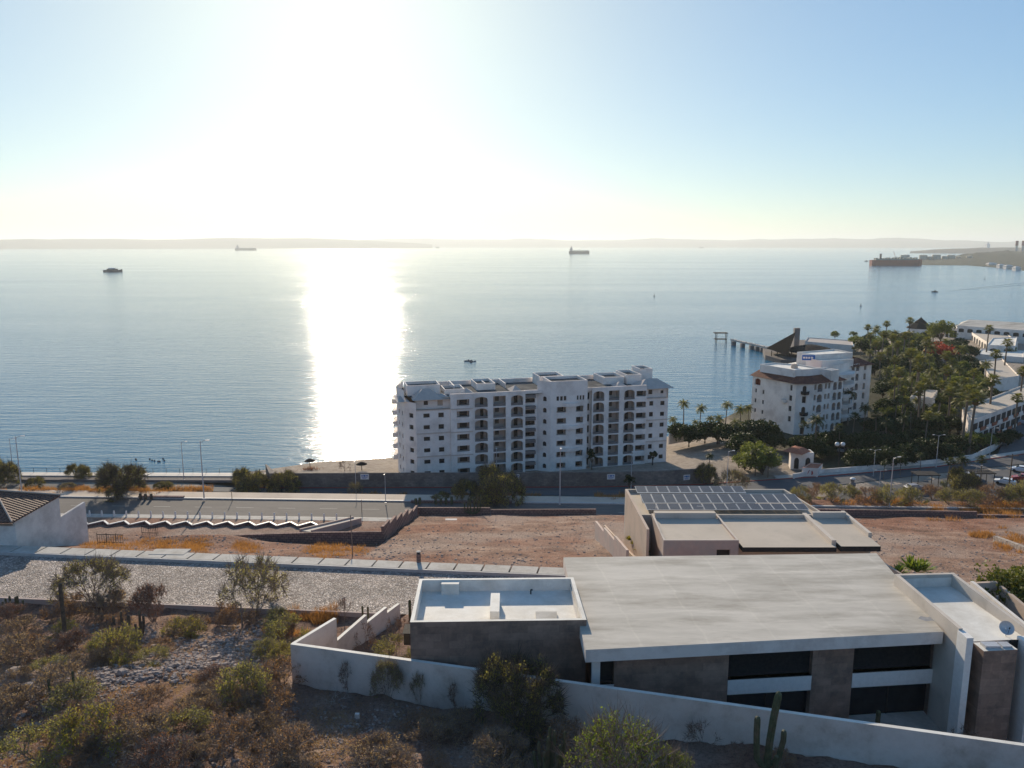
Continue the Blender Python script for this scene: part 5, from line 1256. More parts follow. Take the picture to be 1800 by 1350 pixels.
# ================================================================== street lamps
def mklamp(kind, hgt=11.5):
    t = top('street_lamp', '', 'street lamp'); mb = MB(); mb.tube([(0, 0, 0), (0, 0, hgt * .5), (0, 0, hgt)], [.13, .1, .065], 8); mb.box(-.2, .2, -.2, .2, 0, .35); mb.build('pole', M['metal'], t)
    arms = {'one': [(0, -1)], 'pair': [(1, 0), (-1, 0)], 'side': [(1, .1)], 'leaf': [(1, -.3)]}[kind]
    for ax_, ay_ in arms:
        mb = MB(); l = 1.5 if kind == 'pair' else 1.0
        mb.tube([(0, 0, hgt - .5), (ax_ * l * .4, ay_ * l * .4, hgt - .1), (ax_ * l, ay_ * l, hgt + .05)], .045, 6); ar = mb.build('arm', M['metal'], t)
        mb = MB(); c = Vector((ax_ * (l + .35), ay_ * (l + .35), hgt + .05)); d = Vector((ax_, ay_, 0)).normalized(); n_ = Vector((-d.y, d.x, 0))
        mb.prism([tuple((c - d * .4 - n_ * .1)[:2]), tuple((c + d * .35 - n_ * .16)[:2]), tuple((c + d * .35 + n_ * .16)[:2]), tuple((c - d * .4 + n_ * .1)[:2])], hgt - .02, hgt + .12); mb.build('lamp_head', M['white'], ar)
    return t
LP = {k: mklamp(k, 11.5) for k in ('one', 'side', 'pair')}
lamps = [  # px base, py base, top py, kind, label, z or None
 (38.5, 867, 766, 'side', 'street lamp by the olive bush at the left frame edge, nearer of that pair', 6.2),
 (24, 838, 770, 'side', 'street lamp on the promenade at the far left, thinner of that pair', 4.2),
 (359, 879, 774, 'side', 'street lamp on the coastal road kerb casting a long shadow on the asphalt', 6.2),
 (323.5, 845, 776, 'side', 'thin street lamp on the promenade rail above the narrow path', 4.2),
 (678, 885, 832, 'one', 'short street lamp on the road kerb in front of the sunlit beach', 6.2),
 (626, 866, 810, 'one', 'thin street lamp on the seaside road below the sun glitter', 4.1),
 (984, 887, 785, 'one', 'tall street lamp on the road kerb in front of the tower of the arched apartments', 6.2),
 (873, 850, 786, 'one', 'thin street lamp behind the big olive bush', 4.1),
 (1109, 862, 792, 'one', 'thin street lamp at the seaside road in front of the arched apartments right part', 4.1),
 (1277, 866, 792, 'side', 'tall street lamp behind the solar panel house', 6.2),
 (1563, 892, 803, 'side', 'tall pale street lamp in front of the resort road bushes', 6.3),
 (1545, 864, 826, 'pair', 'short double armed street lamp left of the tall pale lamp', 4.1),
 (1535, 837, 790, 'pair', 'double armed street lamp at the white resort wall, left one of the wall lamps', 4.1),
 (1645, 821, 764, 'pair', 'double armed street lamp at the middle of the white resort wall', 4.1),
 (1739, 806, 752, 'pair', 'double armed street lamp near the car park at the right', 4.1),
 (1712, 862, 818, 'pair', 'short double armed street lamp near the utility pole in the lower lot', 4.1),
]
for px, py, pt_, kind, lab, z in lamps:
    b = P(px, py, z); Bn = Vector((b.x, b.y)); d = ray(px, pt_); 
    tt = (b.y) / d.y; ht = CAMZ + d.z * tt - z; s_ = ht / 11.6
    o = place(LP[kind], (b.x, b.y, z), 0, (max(.6, s_), max(.6, s_), s_), lab, 'street lamps along the coast roads')
# round lantern
b = G(1473, 829); t = top('globe_lamp', 'dark lamp post with two pale round globes at the resort entrance', 'street lamp', b)
mb = MB(); mb.tube([b, b + Vector((0, 0, 6.5))], .1, 8); mb.tube([b + Vector((-.8, 0, 6.3)), b + Vector((.8, 0, 6.3))], .05, 6); mb.build('pole', M['dkmetal'], t)
for s_ in (-.7, .7):
    mb = MB(); mb.lathe(tuple(b + Vector((s_, 0, 6.3))), [(0, 0), (.45, .25), (.55, .6), (.4, .95), (0, 1.1)], 12); mb.build('globe', M['white'], t, True)
# utility poles
def upole(px, py, pt_, z, lab):
    b = P(px, py, z); d = ray(px, pt_); ht = CAMZ + d.z * b.y / d.y - z
    t = top('utility_pole', lab, 'utility pole', b); mb = MB(); mb.tube([b, b + Vector((0, 0, ht))], [.17, .11], 8); mb.build('pole', M['bark'], t)
    mb = MB(); mb.box(b.x - 1.4, b.x + 1.4, b.y - .08, b.y + .08, b.z + ht - .5, b.z + ht - .32); mb.build('crossarm', M['bark'], t); return b + Vector((0, 0, ht - .3))
u1 = upole(1772, 868, 798, 4.2, 'brown wooden utility pole with a crossarm near the parked cars at the right')
# wires from it
mb = MB()
for dx in (-1.2, 0, 1.2):
    a = u1 + Vector((dx, 0, 0)); b = u1 + Vector((dx + 60, 30, 6)); pts = [a.lerp(b, k / 10) - Vector((0, 0, 2.2 * math.sin(math.pi * k / 10))) for k in range(11)]; mb.tube(pts, .03, 3)
tag(mb.build('power_lines', M['dkmetal']), 'thin dark wires leaving the wooden utility pole to the right', 'wires')
# bollards on the street pavement
def bollard(b, lab, s_=1):
    t = top('stone_bollard', lab, 'bollard', b); mb = MB(); mb.lathe(tuple(b), [(.24 * s_, 0), (.24 * s_, .95 * s_), (.2 * s_, 1.0 * s_)], 14); mb.build('shaft', M['pinkstone'], t)
    mb = MB(); mb.lathe((b.x, b.y, b.z + 1.0 * s_), [(.2 * s_, 0), (.17 * s_, .18 * s_)], 12); mb.build('lantern', M['dark'], t)
    mb = MB(); mb.lathe((b.x, b.y, b.z + 1.18 * s_), [(.25 * s_, 0), (.25 * s_, .07 * s_), (0, .1 * s_)], 14); mb.build('cap', M['conc'], t)
bollard(P(736, 988, 22.1), 'pink stone bollard with a dark lantern top on the pavement behind the garage roof', 1.05)
bollard(P(29, 957, 22.1), 'pink stone bollard on the pavement beside the tiled house', 1.0)
# slim wooden posts
def post(px, py, ht, lab, r_=.06, lean=(0, 0), m='twig', z=None):
    b = G(px, py) if z is None else P(px, py, z); mb = MB(); mb.tube([b - Vector((0, 0, .2)), b + Vector((lean[0], lean[1], ht))], [r_, r_ * .8], 7)
    return tag(mb.build('wooden_post', M[m]), lab, 'post')
post(636, 899, 2.4, 'short dark post at the road kerb left of the short street lamp', .07, z=6.2)
post(408, 880, 2.0, 'thin green post at the road kerb right of the long lamp shadow', .07, m='cactus', z=6.2)
post(620, 975, 5.2, 'thin leaning pole in the rusty grass before the retaining wall', .07, (-.1, 0))
post(426, 1102, 2.4, 'short dark fence post at the foot of the tree on the street edge', .09)
# rail fences left lot
for j, (px, py, wd, lab) in enumerate(((250, 940, 2.9, 'small dark iron gate railing below the zigzag wall'), (172, 958, 3.6, 'dark wooden railing beside the end of the white garden wall'))):
    b = G(px, py); t = top('railing', lab, 'railing', b); mb = MB()
    mb.tube([b + Vector((0, 0, 1.5)), b + Vector((wd, -.2, 1.5))], .05, 5); mb.tube([b + Vector((0, 0, .4)), b + Vector((wd, -.2, .4))], .05, 5)
    for k in range(int(wd / .32) + 1): mb.tube([b + Vector((k * .32, -.02 * k, -.3)), b + Vector((k * .32, -.02 * k, 1.7 if k % 4 == 0 else 1.5))], .045 if k % 4 == 0 else .02, 5)
    mb.build('bars', M['dkmetal'], t)
# promenade rail
t = top('promenade_railing', 'long thin metal railing along the promenade edge above the sea at the left', 'railing', (-100, 179, 4)); mb = MB()
x = -150
while x < -58:
    yy = 179.3 - .01 * x; mb.tube([(x, yy, 4.2), (x, yy, 5.4)], .05, 4); x += 3.2
for z_ in (4.7, 5.3): mb.tube([(-150, 180.8, z_), (-58, 179.9, z_)], .025, 4)
mb.build('rails', M['dkmetal'], t)
# planter box with little cypress plants on the path
for (pa, pb, lab, zz_) in (((722, 883), (900, 884), 'long low planter kerb with a row of small cactus plants on the roadside path', 6.2), ((243, 874.5), (322, 875.5), 'low dark planter kerb near the big dark tree on the roadside path', 6.2)):
    a, b = P(*pa, zz_), P(*pb, zz_); mb = MB(); mb.wallseg((a.x, a.y), (b.x, b.y), .7, 6.1, 6.5); tag(mb.build('planter', M['pinkstone']), lab, 'planter')
# white box on the ground, small stones in the lot, manhole
b = G(628, 1263); mb = MB(); mb.box(b.x - .16, b.x + .16, b.y - .12, b.y + .12, b.z - .1, b.z + .4); tag(mb.build('marker_stone', M['fascia']), 'small white marker block standing on the reddish ground before the long wall', 'marker')
b = G(793, 914); mb = MB(); mb.box(b.x - 1.0, b.x + 1.0, b.y - .4, b.y + .4, b.z - .05, b.z + .12); tag(mb.build('white_slab', M['fascia']), 'flat white slab lying near the far end of the bare central lot', 'slab')
b = P(295, 973, 22.13); mb = MB(); mb.prism([(b.x - 2.2, b.y - .2), (b.x + 2.0, b.y - .4), (b.x + 2.2, b.y + 1.4), (b.x - 2.0, b.y + 1.4)], 21.9, 22.16); tag(mb.build('utility_cover', M['conc']), 'raised square utility cover on the street pavement at the left', 'cover')
# air conditioner on garden wall of the garage side
b = P(706, 1102, 25.2); t = top('wall_unit', 'black wall mounted box on the left side of the dark garage block', 'box', (-8.1, 57.6, 25)); mb = MB(); mb.box(-9.2, -8.0, 61.4, 62.9, 24.5, 25.5); mb.build('case', M['dark'], t); mb = MB(); mb.box(-9.3, -7.98, 61.3, 63.0, 25.52, 25.6); mb.build('lid', M['dkmetal'], t)
# statue near the resort road
b = G(1497, 868); t = top('stone_statue', 'small pale stone figure in the bushes left of the tall pale lamp', 'statue', b); mb = MB(); mb.lathe(tuple(b), [(.7, 0), (.8, .4), (.55, 1.3), (.75, 2.2), (.35, 2.7), (.42, 3.1), (.3, 3.5), (0, 3.6)], 10); mb.build('body', M['innerdk'], t); mb = MB(); mb.lathe((b.x, b.y, b.z + 3.4), [(.6, 0), (.6, .12), (.3, .3), (0, .35)], 10); mb.build('hat', M['white'], t)
# shade shelters by the lower lot
for px, py, lab in ((1625, 853, 'dark flat shade shelter over the lower lot, left one of the two'), (1722, 850, 'dark flat shade shelter beside the utility pole, right one of the two')):
    b = P(px, py, 4.2); t = top('shade_shelter', lab, 'shelter', b); mb = MB(); mb.prism([(b.x - 2.6, b.y - 1.6), (b.x + 2.6, b.y - 1.6), (b.x + 2.6, b.y + 1.6), (b.x - 2.6, b.y + 1.6)], b.z + 2.7, b.z + 2.9); mb.build('roof', M['dkmetal'], t)
    for sx_ in (-2.3, 2.3):
        for sy_ in (-1.4, 1.4): mb = MB(); mb.tube([(b.x + sx_, b.y + sy_, b.z - .2), (b.x + sx_, b.y + sy_, b.z + 2.7)], .08, 6); mb.build('post', M['dkmetal'], t)
# statue group on the street (small bollards near lower road left of the junction)
mb = MB()
# ================================================================== cars
M['carwhite'] = mat('white_car_paint', (.7, .7, .7), (.62, .62, .62), 2, .25, spec=.6)
M['cargrey'] = mat('grey_car_paint', (.3, .3, .32), (.25, .25, .27), 2, .3, spec=.6)
M['cardark'] = mat('dark_car_paint', (.05, .05, .06), (.035, .035, .04), 2, .25, spec=.6)
M['carred'] = mat('red_car_paint', (.3, .04, .035), (.22, .03, .03), 2, .25, spec=.6)
def mkcar(paint, suv=False):
    t = top('parked_car', '', 'car'); L_, W_ = 4.4, 1.78; hh = .35 if suv else 0
    prof = [(-2.2, .35), (-2.2, .8 + hh * .5), (-2.05, .98 + hh * .6), (-1.7, 1.02 + hh), (-1.35 if not suv else -1.95, 1.42 + hh), (.35, 1.46 + hh), (1.0, 1.02 + hh * .6), (2.0, .82 + hh * .5), (2.2, .6), (2.2, .35)]
    mb = MB(); n = len(prof); v = []
    for s_ in (-1, 1):
        for x, z in prof: v.append((x, s_ * (W_ / 2 - (.16 if z > 1.2 + hh * .5 else 0)), z))
    mb.add(v, [tuple(range(n)), tuple(reversed(range(n, 2 * n)))] + [(i, n + i, n + (i + 1) % n, (i + 1) % n) for i in range(n)]); mb.build('body', paint, t)
    mb = MB(); x0 = -1.3 if not suv else -1.85
    for s_ in (-1, 1): y = s_ * (W_ / 2 - .1); mb.add([(x0 - .1, s_ * (W_ / 2 - .03), 1.05 + hh), (.85, s_ * (W_ / 2 - .03), 1.05 + hh * .7), (.3, s_ * (W_ / 2 - .13), 1.4 + hh), (x0 + .1, s_ * (W_ / 2 - .13), 1.4 + hh)], [(0, 1, 2, 3)])
    mb.add([(.98, -.75, 1.06 + hh * .6), (.98, .75, 1.06 + hh * .6), (.4, .66, 1.45 + hh), (.4, -.66, 1.45 + hh)], [(0, 1, 2, 3)]); mb.add([(x0 - .38, -.72, 1.08 + hh), (x0 - .38, .72, 1.08 + hh), (x0 - .08, .64, 1.42 + hh), (x0 - .08, -.64, 1.42 + hh)], [(0, 1, 2, 3)])
    mb.build('windows', M['glass'], t)
    for x in (-1.35, 1.35):
        for s_ in (-1, 1):
            mb = MB(); y = s_ * (W_ / 2 - .06); mb.tube([(x, y - .11, .33), (x, y + .11, .33)], .33, 14); w_ = mb.build('wheel', M['rubber'], t)
    for s_ in (-.65, .65): mb = MB(); mb.box(2.18, 2.23, s_ - .16, s_ + .16, .62, .76); mb.build('headlight', M['white'], t)
    return t
CARS = {'w': mkcar(M['carwhite']), 'g': mkcar(M['cargrey']), 'd': mkcar(M['cardark'], True), 'r': mkcar(M['carred'], True)}
cl = [(1729, 741, 'w', -.2, 'white car parked at the near end of the car park row by the hotel'), (1741, 739.5, 'g', -.2, 'grey car second in the car park row by the hotel'), (1754, 737, 'w', -.2, 'white car third in the car park row by the hotel'),
      (1768, 734.5, 'd', -.2, 'dark car fourth in the car park row by the hotel'), (1782, 733, 'w', -.2, 'white car at the right end of the car park row by the hotel'),
      (1794, 829, 'w', 2.6, 'white car at the right frame edge in the lower lot'), (1797, 846, 'r', 2.7, 'dark red car at the right frame edge below the white car'), (1766, 851, 'w', 2.5, 'white car standing beside the wooden utility pole'),
      (1706, 841, 'w', .5, 'white car behind the right shade shelter'), (1608, 862, 'g', .1, 'grey car under the left shade shelter'), (1480, 793, 'g', 1.0, 'grey car in the shade inside the resort gate'), (1792, 745, 'g', -.1, 'grey car half out of the frame in the hotel car park')]
for px, py, k, rz, lab in cl: place(CARS[k], P(px, py, 4.22 if py > 800 else 4.08), rz, 1, lab, 'cars parked by the resort')
# ================================================================== plant generators (built at the origin, about 1 unit sized where noted)
def rdir(rng):
    z = rng.uniform(-1, 1); a = rng.uniform(0, 2 * math.pi); s = math.sqrt(1 - z * z); return Vector((s * math.cos(a), s * math.sin(a), z))
def leafq(mb, c, size, rng, asp=.5, d=None, mi=0):
    d = d or rdir(rng); e = d.cross(rdir(rng)); 
    if e.length < .1: return
    e.normalize(); a = d * size * .5; b = e * size * asp * .5
    mb.add([c - a, c + b, c + a, c - b], [(0, 1, 2, 3)], mi)
def blade(mb, p0, p1, w, rng, mi=0):
    d = p1 - p0; e = d.cross(rdir(rng)); e = e.normalized() * w
    mb.add([p0 - e, p0 + e, p1], [(0, 1, 2)], mi)
def limbs(rng, start, dirs, length, rad, depth, out, tips, bend=.35, n=3, split=(2, 3), shrink=.68):
    for d in dirs:
        p = start.copy(); pts = [p.copy()]; dd = d.normalized()
        for k in range(n):
            dd = (dd + rdir(rng) * bend).normalized(); p = p + dd * length / n; pts.append(p.copy())
        out.append((pts, rad, rad * .6, depth))
        if depth > 0:
            ch = [(dd + rdir(rng) * .75 + Vector((0, 0, .12))).normalized() for _ in range(rng.randint(*split))]
            limbs(rng, p, ch, length * shrink, rad * .6, depth - 1, out, tips, bend, n, split, shrink)
            tips.append((pts[n // 2 + 1], dd, depth))
        tips.append((p, dd, depth)) 
def mkbush(seed, name, leaf, wood, H=1.0, Rr=1.0, stems=7, depth=3, nleaf=14, lsize=.06, spread=.6, lrad=.16, up=.8, asp=.4, twigs=5, trunk=0, cat=None, radb=.02, split=(2, 3), shrink=.68):
    rng = random.Random(seed); t = top(name, '', cat or 'shrub')
    out, tips = [], []
    base = Vector((0, 0, -.05)); dirs = []
    for i in range(stems):
        a = 2 * math.pi * (i + rng.random() * .7) / stems; s = spread * rng.uniform(.35, 1.1)
        dirs.append(Vector((math.cos(a) * s, math.sin(a) * s, up)))
    if trunk:
        out.append(([Vector((0, 0, -.1)), Vector((rng.uniform(-.04, .04), .02, trunk * .6)), Vector((.03, 0, trunk))], radb * 1.6, radb * 1.1, 9)); base = Vector((.03, 0, trunk))
    limbs(rng, base, dirs, .42, radb, depth, out, tips, split=split, shrink=shrink)
    mx = max(p.z for p, _, _ in tips) ; rx = max(math.hypot(p.x, p.y) for p, _, _ in tips)
    sz, sr = H / mx, Rr / rx
    sc = lambda p: Vector((p.x * sr, p.y * sr, p.z * sz))
    mb = MB()
    for pts, r0, r1, dp in out:
        q = [sc(p) for p in pts]; n_ = len(q)
        if dp >= depth - 1 or dp == 9: mb.tube(q, [lerp(r0, r1, i / (n_ - 1)) for i in range(n_)], 5, cap=False)
        else:
            for a, b in zip(q, q[1:]): blade(mb, a, b, max(r1, .006), rng); 
    for p, d, dp in tips:
        for _ in range(twigs):
            c = sc(p); blade(mb, c, c + (d + rdir(rng) * .9) * rng.uniform(.08, .2) * H, .004 * H + .003, rng)
    mb.build('stems', wood, t)
    mb = MB()
    for p, d, dp in tips:
        c0 = sc(p); k = nleaf if dp == 0 else nleaf // 2; q = rng.uniform(.6, 1.3)
        for _ in range(int(k * q)):
            c = c0 + rdir(rng) * lrad * rng.random() ** .6 * q; c.z = max(c.z, .02)
            leafq(mb, c, lsize * rng.uniform(.5, 1.4), rng, asp)
    mb.build('foliage', leaf, t)
    return t
def mkgrass(seed, leaf, n=260, H=.6, Rr=.5, w=.012, name='grass_clump'):
    rng = random.Random(seed); mb = MB()
    for _ in range(n):
        a = rng.uniform(0, 6.28); r_ = Rr * .45 * math.sqrt(rng.random()); p = Vector((r_ * math.cos(a), r_ * math.sin(a), -.03))
        d = Vector((math.cos(a) * rng.uniform(0, .8), math.sin(a) * rng.uniform(0, .8), 1)); q = p + d * H * rng.uniform(.45, 1.1) + rdir(rng) * .05
        blade(mb, p, q, w, rng)
    return mb
def tagm(o, nm): return o
# broad leaved tree crown: overlapping leafy clumps on limbs
def mktree(seed, leaf, wood, H=6.0, Rr=3.0, trunk=1.6, clumps=34, per=90, lsize=.28, crownz=.6, flat=.75, name='tree', cat='tree', rad=.16, hollow=.55):
    rng = random.Random(seed); t = top(name, '', cat)
    mb = MB(); cz = trunk + (H - trunk) * .45; cl = []
    for i in range(clumps):
        d = rdir(rng); r_ = rng.random() ** .4
        if d.z < -.35: d.z *= -.5
        c = Vector((d.x * Rr * r_ * .85, d.y * Rr * r_ * .85, cz + d.z * (H - cz) * r_ * .85)); cl.append((c, Rr * rng.uniform(.2, .36)))
    mb.tube([Vector((0, 0, -.3)), Vector((rng.uniform(-.1, .1), 0, trunk * .6)), Vector((0, .05, trunk))], [rad * 1.3, rad, rad * .85], 7)
    for c, r_ in cl[::2]:
        m = Vector((c.x * .35, c.y * .35, lerp(trunk, c.z, .5))); mb.tube([Vector((0, 0, trunk * .9)), m, c], [rad * .6, rad * .35, rad * .1], 4, cap=False)
    mb.build('trunk', wood, t)
    mb = MB()
    for c, r_ in cl:
        for _ in range(per):
            d = rdir(rng); q = c + Vector((d.x, d.y, d.z * flat)) * r_ * rng.random() ** .35
            leafq(mb, q, lsize * rng.uniform(.55, 1.35), rng, .6)
    mb.build('crown', leaf, t); return t
# palms
def mkpalm(seed, leaf, H=9.0, FL=3.0, nf=26, fan=False, dead=True, rad=.2, name='palm_tree'):
    rng = random.Random(seed); t = top(name, '', 'palm tree')
    lean = Vector((rng.uniform(-.06, .06), rng.uniform(-.06, .06), 0)) * H
    pts = [Vector((0, 0, -.3)), Vector((lean.x * .2, lean.y * .2, H * .35)), Vector((lean.x * .55, lean.y * .55, H * .7)), Vector((lean.x, lean.y, H))]
    mb = MB(); mb.tube(pts, [rad * 1.35, rad, rad * .85, rad * .8], 8); mb.build('trunk', M['palmbark'], t)
    mb = MB(); top_ = pts[-1]
    def frond(a, el, L_, mb, droop):
        p = top_.copy(); d = Vector((math.cos(a) * math.cos(el), math.sin(a) * math.cos(el), math.sin(el))); n_ = 9
        side = Vector((-math.sin(a), math.cos(a), 0))
        if fan:
            q = p + d * L_ * .45; blade(mb, p, q, .05, rng)
            for k in range(17):
                th = lerp(-1.5, 1.5, k / 16); dd = (d * math.cos(th) + side * math.sin(th) + Vector((0, 0, -.25 - .2 * abs(th)))).normalized(); r_ = q + dd * L_ * .55 * rng.uniform(.8, 1.05)
                mb.add([q, q + (r_ - q) * .55 + side * .1, r_, q + (r_ - q) * .55 - side * .1], [(0, 1, 2, 3)])
            return
        for k in range(n_):
            f_ = k / n_; q = p + d * L_ / n_
            mb.add([p - side * .03, p + side * .03, q], [(0, 1, 2)])
            w_ = L_ * .27 * (math.sin(math.pi * min(1, .18 + f_ * .82)) ** .7) + .05
            for s_ in (-1, 1):
                for j in range(2):
                    b0 = p.lerp(q, j * .5); tip = b0 + side * s_ * w_ * rng.uniform(.8, 1.1) + d * w_ * .5 - Vector((0, 0, w_ * rng.uniform(.35, .75)))
                    mb.add([b0, b0 + d * L_ * .055, tip], [(0, 1, 2)])
            p = q; d = (d + Vector((0, 0, -droop / n_))).normalized()
    for i in range(nf):
        f_ = i / nf; el = lerp(1.35, -.35, f_ ** .85) + rng.uniform(-.12, .12); frond(i * 2.4 + rng.uniform(-.3, .3), el, FL * rng.uniform(.85, 1.1) * (.75 + .25 * min(1, f_ * 3)), mb, 1.6 if not fan else 0)
    mb.build('crown', leaf, t)
    if dead:
        mb = MB()
        for i in range(9): frond(i * .7 + rng.random(), -1.0 - rng.random() * .35, FL * .6, mb, .5)
        mb.build('dead_fronds', M['deadfrond'], t)
    return t
# columnar cactus
def cactus_arm(mb, pts, r_, ribs=11):
    pts = [Vector(p) for p in pts]; n = ribs * 2; o = len(mb.v); N = len(pts)
    rs = [r_ * (1 if i < N - 2 else (.8 if i == N - 2 else .2)) for i in range(N)]; rs[0] *= .9
    for i, p in enumerate(pts):
        d = (pts[min(i + 1, N - 1)] - pts[max(i - 1, 0)]).normalized(); a = d.cross(Vector((.3, 1, .1))).normalized(); b = d.cross(a)
        for k in range(n):
            t_ = 2 * math.pi * k / n; rr_ = rs[i] * (1 if k % 2 == 0 else .8); mb.v.append(tuple(p + (a * math.cos(t_) + b * math.sin(t_)) * rr_))
    for i in range(N - 1):
        for k in range(n): mb.f.append((o + i * n + k, o + i * n + (k + 1) % n, o + (i + 1) * n + (k + 1) % n, o + (i + 1) * n + k)); mb.m.append(0)
    mb.f.append(tuple(o + (N - 1) * n + k for k in range(n))); mb.m.append(0)
def arc_arm(base, out, hgt, wob=.0, rng=random):
    b = Vector(base); o = Vector(out)
    return [b, b + o * .5 + Vector((0, 0, .05 * hgt)), b + o * .92 + Vector((0, 0, .18 * hgt)), b + o + Vector((0, 0, .4 * hgt)), b + o + Vector((wob, 0, .7 * hgt)), b + o + Vector((wob, 0, .93 * hgt)), b + o + Vector((wob, 0, .98 * hgt)), b + o + Vector((wob, 0, hgt))]
def cactus(name, label, base, arms, skin='cactus', parts=True):
    """arms: list of (start z, (dx,dy), height, radius, wobble); first = main column"""
    t = top(name, label, 'cactus', base)
    for i, (z0, (dx, dy), ht, r_, wb) in enumerate(arms):
        mb = MB()
        if dx == 0 and dy == 0: pts = [(base.x, base.y, base.z + z0 - .3)] + [(base.x + wb * f_ * f_, base.y, base.z + z0 + ht * f_) for f_ in (.2, .45, .7, .93, .98, 1)]
        else: pts = arc_arm((base.x, base.y, base.z + z0), (dx, dy, 0), ht, wb)
        cactus_arm(mb, pts, r_); mb.build('stem' if i == 0 else 'arm', M[skin], t, False)
    return t

# ================================================================== prototypes
PR = {}
PR['brown'] = [mkbush(11 + i, 'dry_bush', M['dryleaf'], M['twig'], 1, 1.05, 9, 3, 14, .06, .8, .17, twigs=9) for i in range(3)]
PR['red'] = [mkbush(31 + i, 'dry_bush', M['reddry'], M['twig'], 1, .95, 9, 3, 14, .055, .8, .16, twigs=9) for i in range(2)]
PR['pale'] = [mkbush(41 + i, 'dry_bush', M['paledry'], M['twig'], 1, 1.1, 10, 3, 13, .055, .9, .17, twigs=10) for i in range(2)]
PR['green'] = [mkbush(51 + i, 'green_bush', M['olive'], M['twig'], 1, 1.05, 8, 3, 18, .065, .8, .18, twigs=7) for i in range(3)]
PR['yellow'] = [mkbush(61 + i, 'green_bush', M['yellowleaf'], M['twig'], 1, 1.1, 9, 3, 16, .065, .85, .16, twigs=8) for i in range(2)]
PR['bare'] = [mkbush(71 + i, 'bare_shrub', M['reddry'], M['twig'], 1, .7, 4, 3, 3, .06, .5, .08, twigs=5, up=1, radb=.014) for i in range(3)]
PR['airy'] = [mkbush(81 + i, 'thin_tree', M['feather'], M['twig'], 1, 1.1, 9, 4, 12, .03, .85, .1, twigs=4, up=1, radb=.012, trunk=.0, cat='tree', split=(2, 3)) for i in range(2)]
PR['dense'] = [mkbush(91 + i, 'round_bush', M['feather'], M['bark'], 1, 1.05, 12, 4, 13, .04, 1.1, .11, twigs=4, up=.9, radb=.014, trunk=.0, cat='tree', split=(2, 4), shrink=.6) for i in range(2)]
PR['densedk'] = [mkbush(95 + i, 'round_bush', M['olive'], M['bark'], 1, 1.05, 13, 4, 12, .034, 1.0, .1, twigs=4, up=.8, radb=.014, trunk=.0, cat='tree', split=(2, 4), shrink=.6) for i in range(1)]
PR['stick'] = [mkbush(97 + i, 'dead_branches', M['paledry'], M['palewood'], 1, 1.2, 4, 3, 0, .05, .9, .1, twigs=3, up=.55, radb=.035) for i in range(2)]
for t_ in PR['stick']:
    for c_ in list(t_.children):
        if c_.name.startswith('foliage'): bpy.data.objects.remove(c_)
def gclump(seed, leaf, name='grass_clump', **k):
    t = top(name, '', 'grass'); o = mkgrass(seed, leaf, **k).build('blades', leaf, t); return t
PR['grass'] = [gclump(101 + i, M['orange'], n=420, H=.75, Rr=.8) for i in range(2)]
NB = {}
def bushgroup(kind, spec, label_fn, group, wfac=1.0):
    """spec: (px, py base, width px, height px)"""
    spec = sorted(spec); n = len(spec)
    for i, s in enumerate(spec):
        px, py, wp, hp = s[:4]; b = G(px, py); k = mpp(b)
        H_ = hp * k * 1.03; W_ = wp * k * .5
        lab = s[4] if len(s) > 4 else label_fn(i, n)
        pr = PR[kind][i % len(PR[kind])]
        place(pr, b - Vector((0, 0, .04)), random.Random(i * 7 + len(kind)).uniform(0, 6.28), (W_, W_, H_), lab, group)
# ------------------------------------------------------------------ strip between the roads
bushgroup('dense', [
    (8, 852, 50, 44, 'round olive tree at the left frame edge by the promenade'), (138, 842, 44, 26, 'small grey-green tree on the promenade edge left of the big dark tree'),
    (437, 868, 72, 42, 'olive bush left of a twin bush where the beach begins'), (502, 868, 62, 38, 'olive bush right of its twin at the left end of the block wall'),
    (872, 888, 95, 66, 'big round olive tree in front of the block wall, left of the apartment tower'), (818, 884, 56, 40, 'smaller olive bush touching the left side of the big round olive tree'),
    (1240, 852, 42, 36, 'round yellowish olive tree at the right end of the block wall'), (1690, 868, 60, 44, 'pale olive tree beside the lower lot left of the utility pole'),
    (64, 857, 34, 18, 'low green bush right of the left edge lamp'), (288, 861, 36, 14, 'low green bush right of the big dark tree'), (775, 884, 40, 18, 'low wide olive bush between the block wall and the road path')], None, 'bushes along the coast road')
bushgroup('densedk', [(214, 868, 92, 52, 'big dark windswept tree casting a broad shadow over the coastal road')], None, 'bushes along the coast road')
bushgroup('airy', [(625, 870, 30, 22, 'tiny sparse tree by the thin lamp before the block wall'), (120, 862, 30, 14, 'tiny dark bush near the big dark tree'), (1287, 868, 60, 42, 'thin green tree at the foot of the tall lamp behind the solar house')], None, 'sparse trees by the coast road')
RS = [(1405, 878, 40, 22), (1432, 876, 36, 26), (1462, 882, 60, 30), (1495, 876, 40, 22), (1530, 884, 50, 26), (1562, 890, 60, 34), (1600, 888, 55, 30), (1640, 880, 50, 26), (1665, 884, 46, 24), (1705, 890, 60, 28), (1742, 884, 50, 30), (1775, 886, 56, 32), (1800, 884, 50, 36), (1725, 876, 40, 24), (1668, 868, 40, 20)]
bushgroup('green', [s for i, s in enumerate(RS) if i % 3 != 1], lambda i, n: 'olive scrub bush beyond the right dirt lot, %s of the green ones' % ordl(i, n), 'scrub beyond the right dirt lot')
bushgroup('brown', [s for i, s in enumerate(RS) if i % 3 == 1], lambda i, n: 'brownish scrub bush beyond the right dirt lot, %s of the brown ones' % ordl(i, n), 'scrub beyond the right dirt lot')
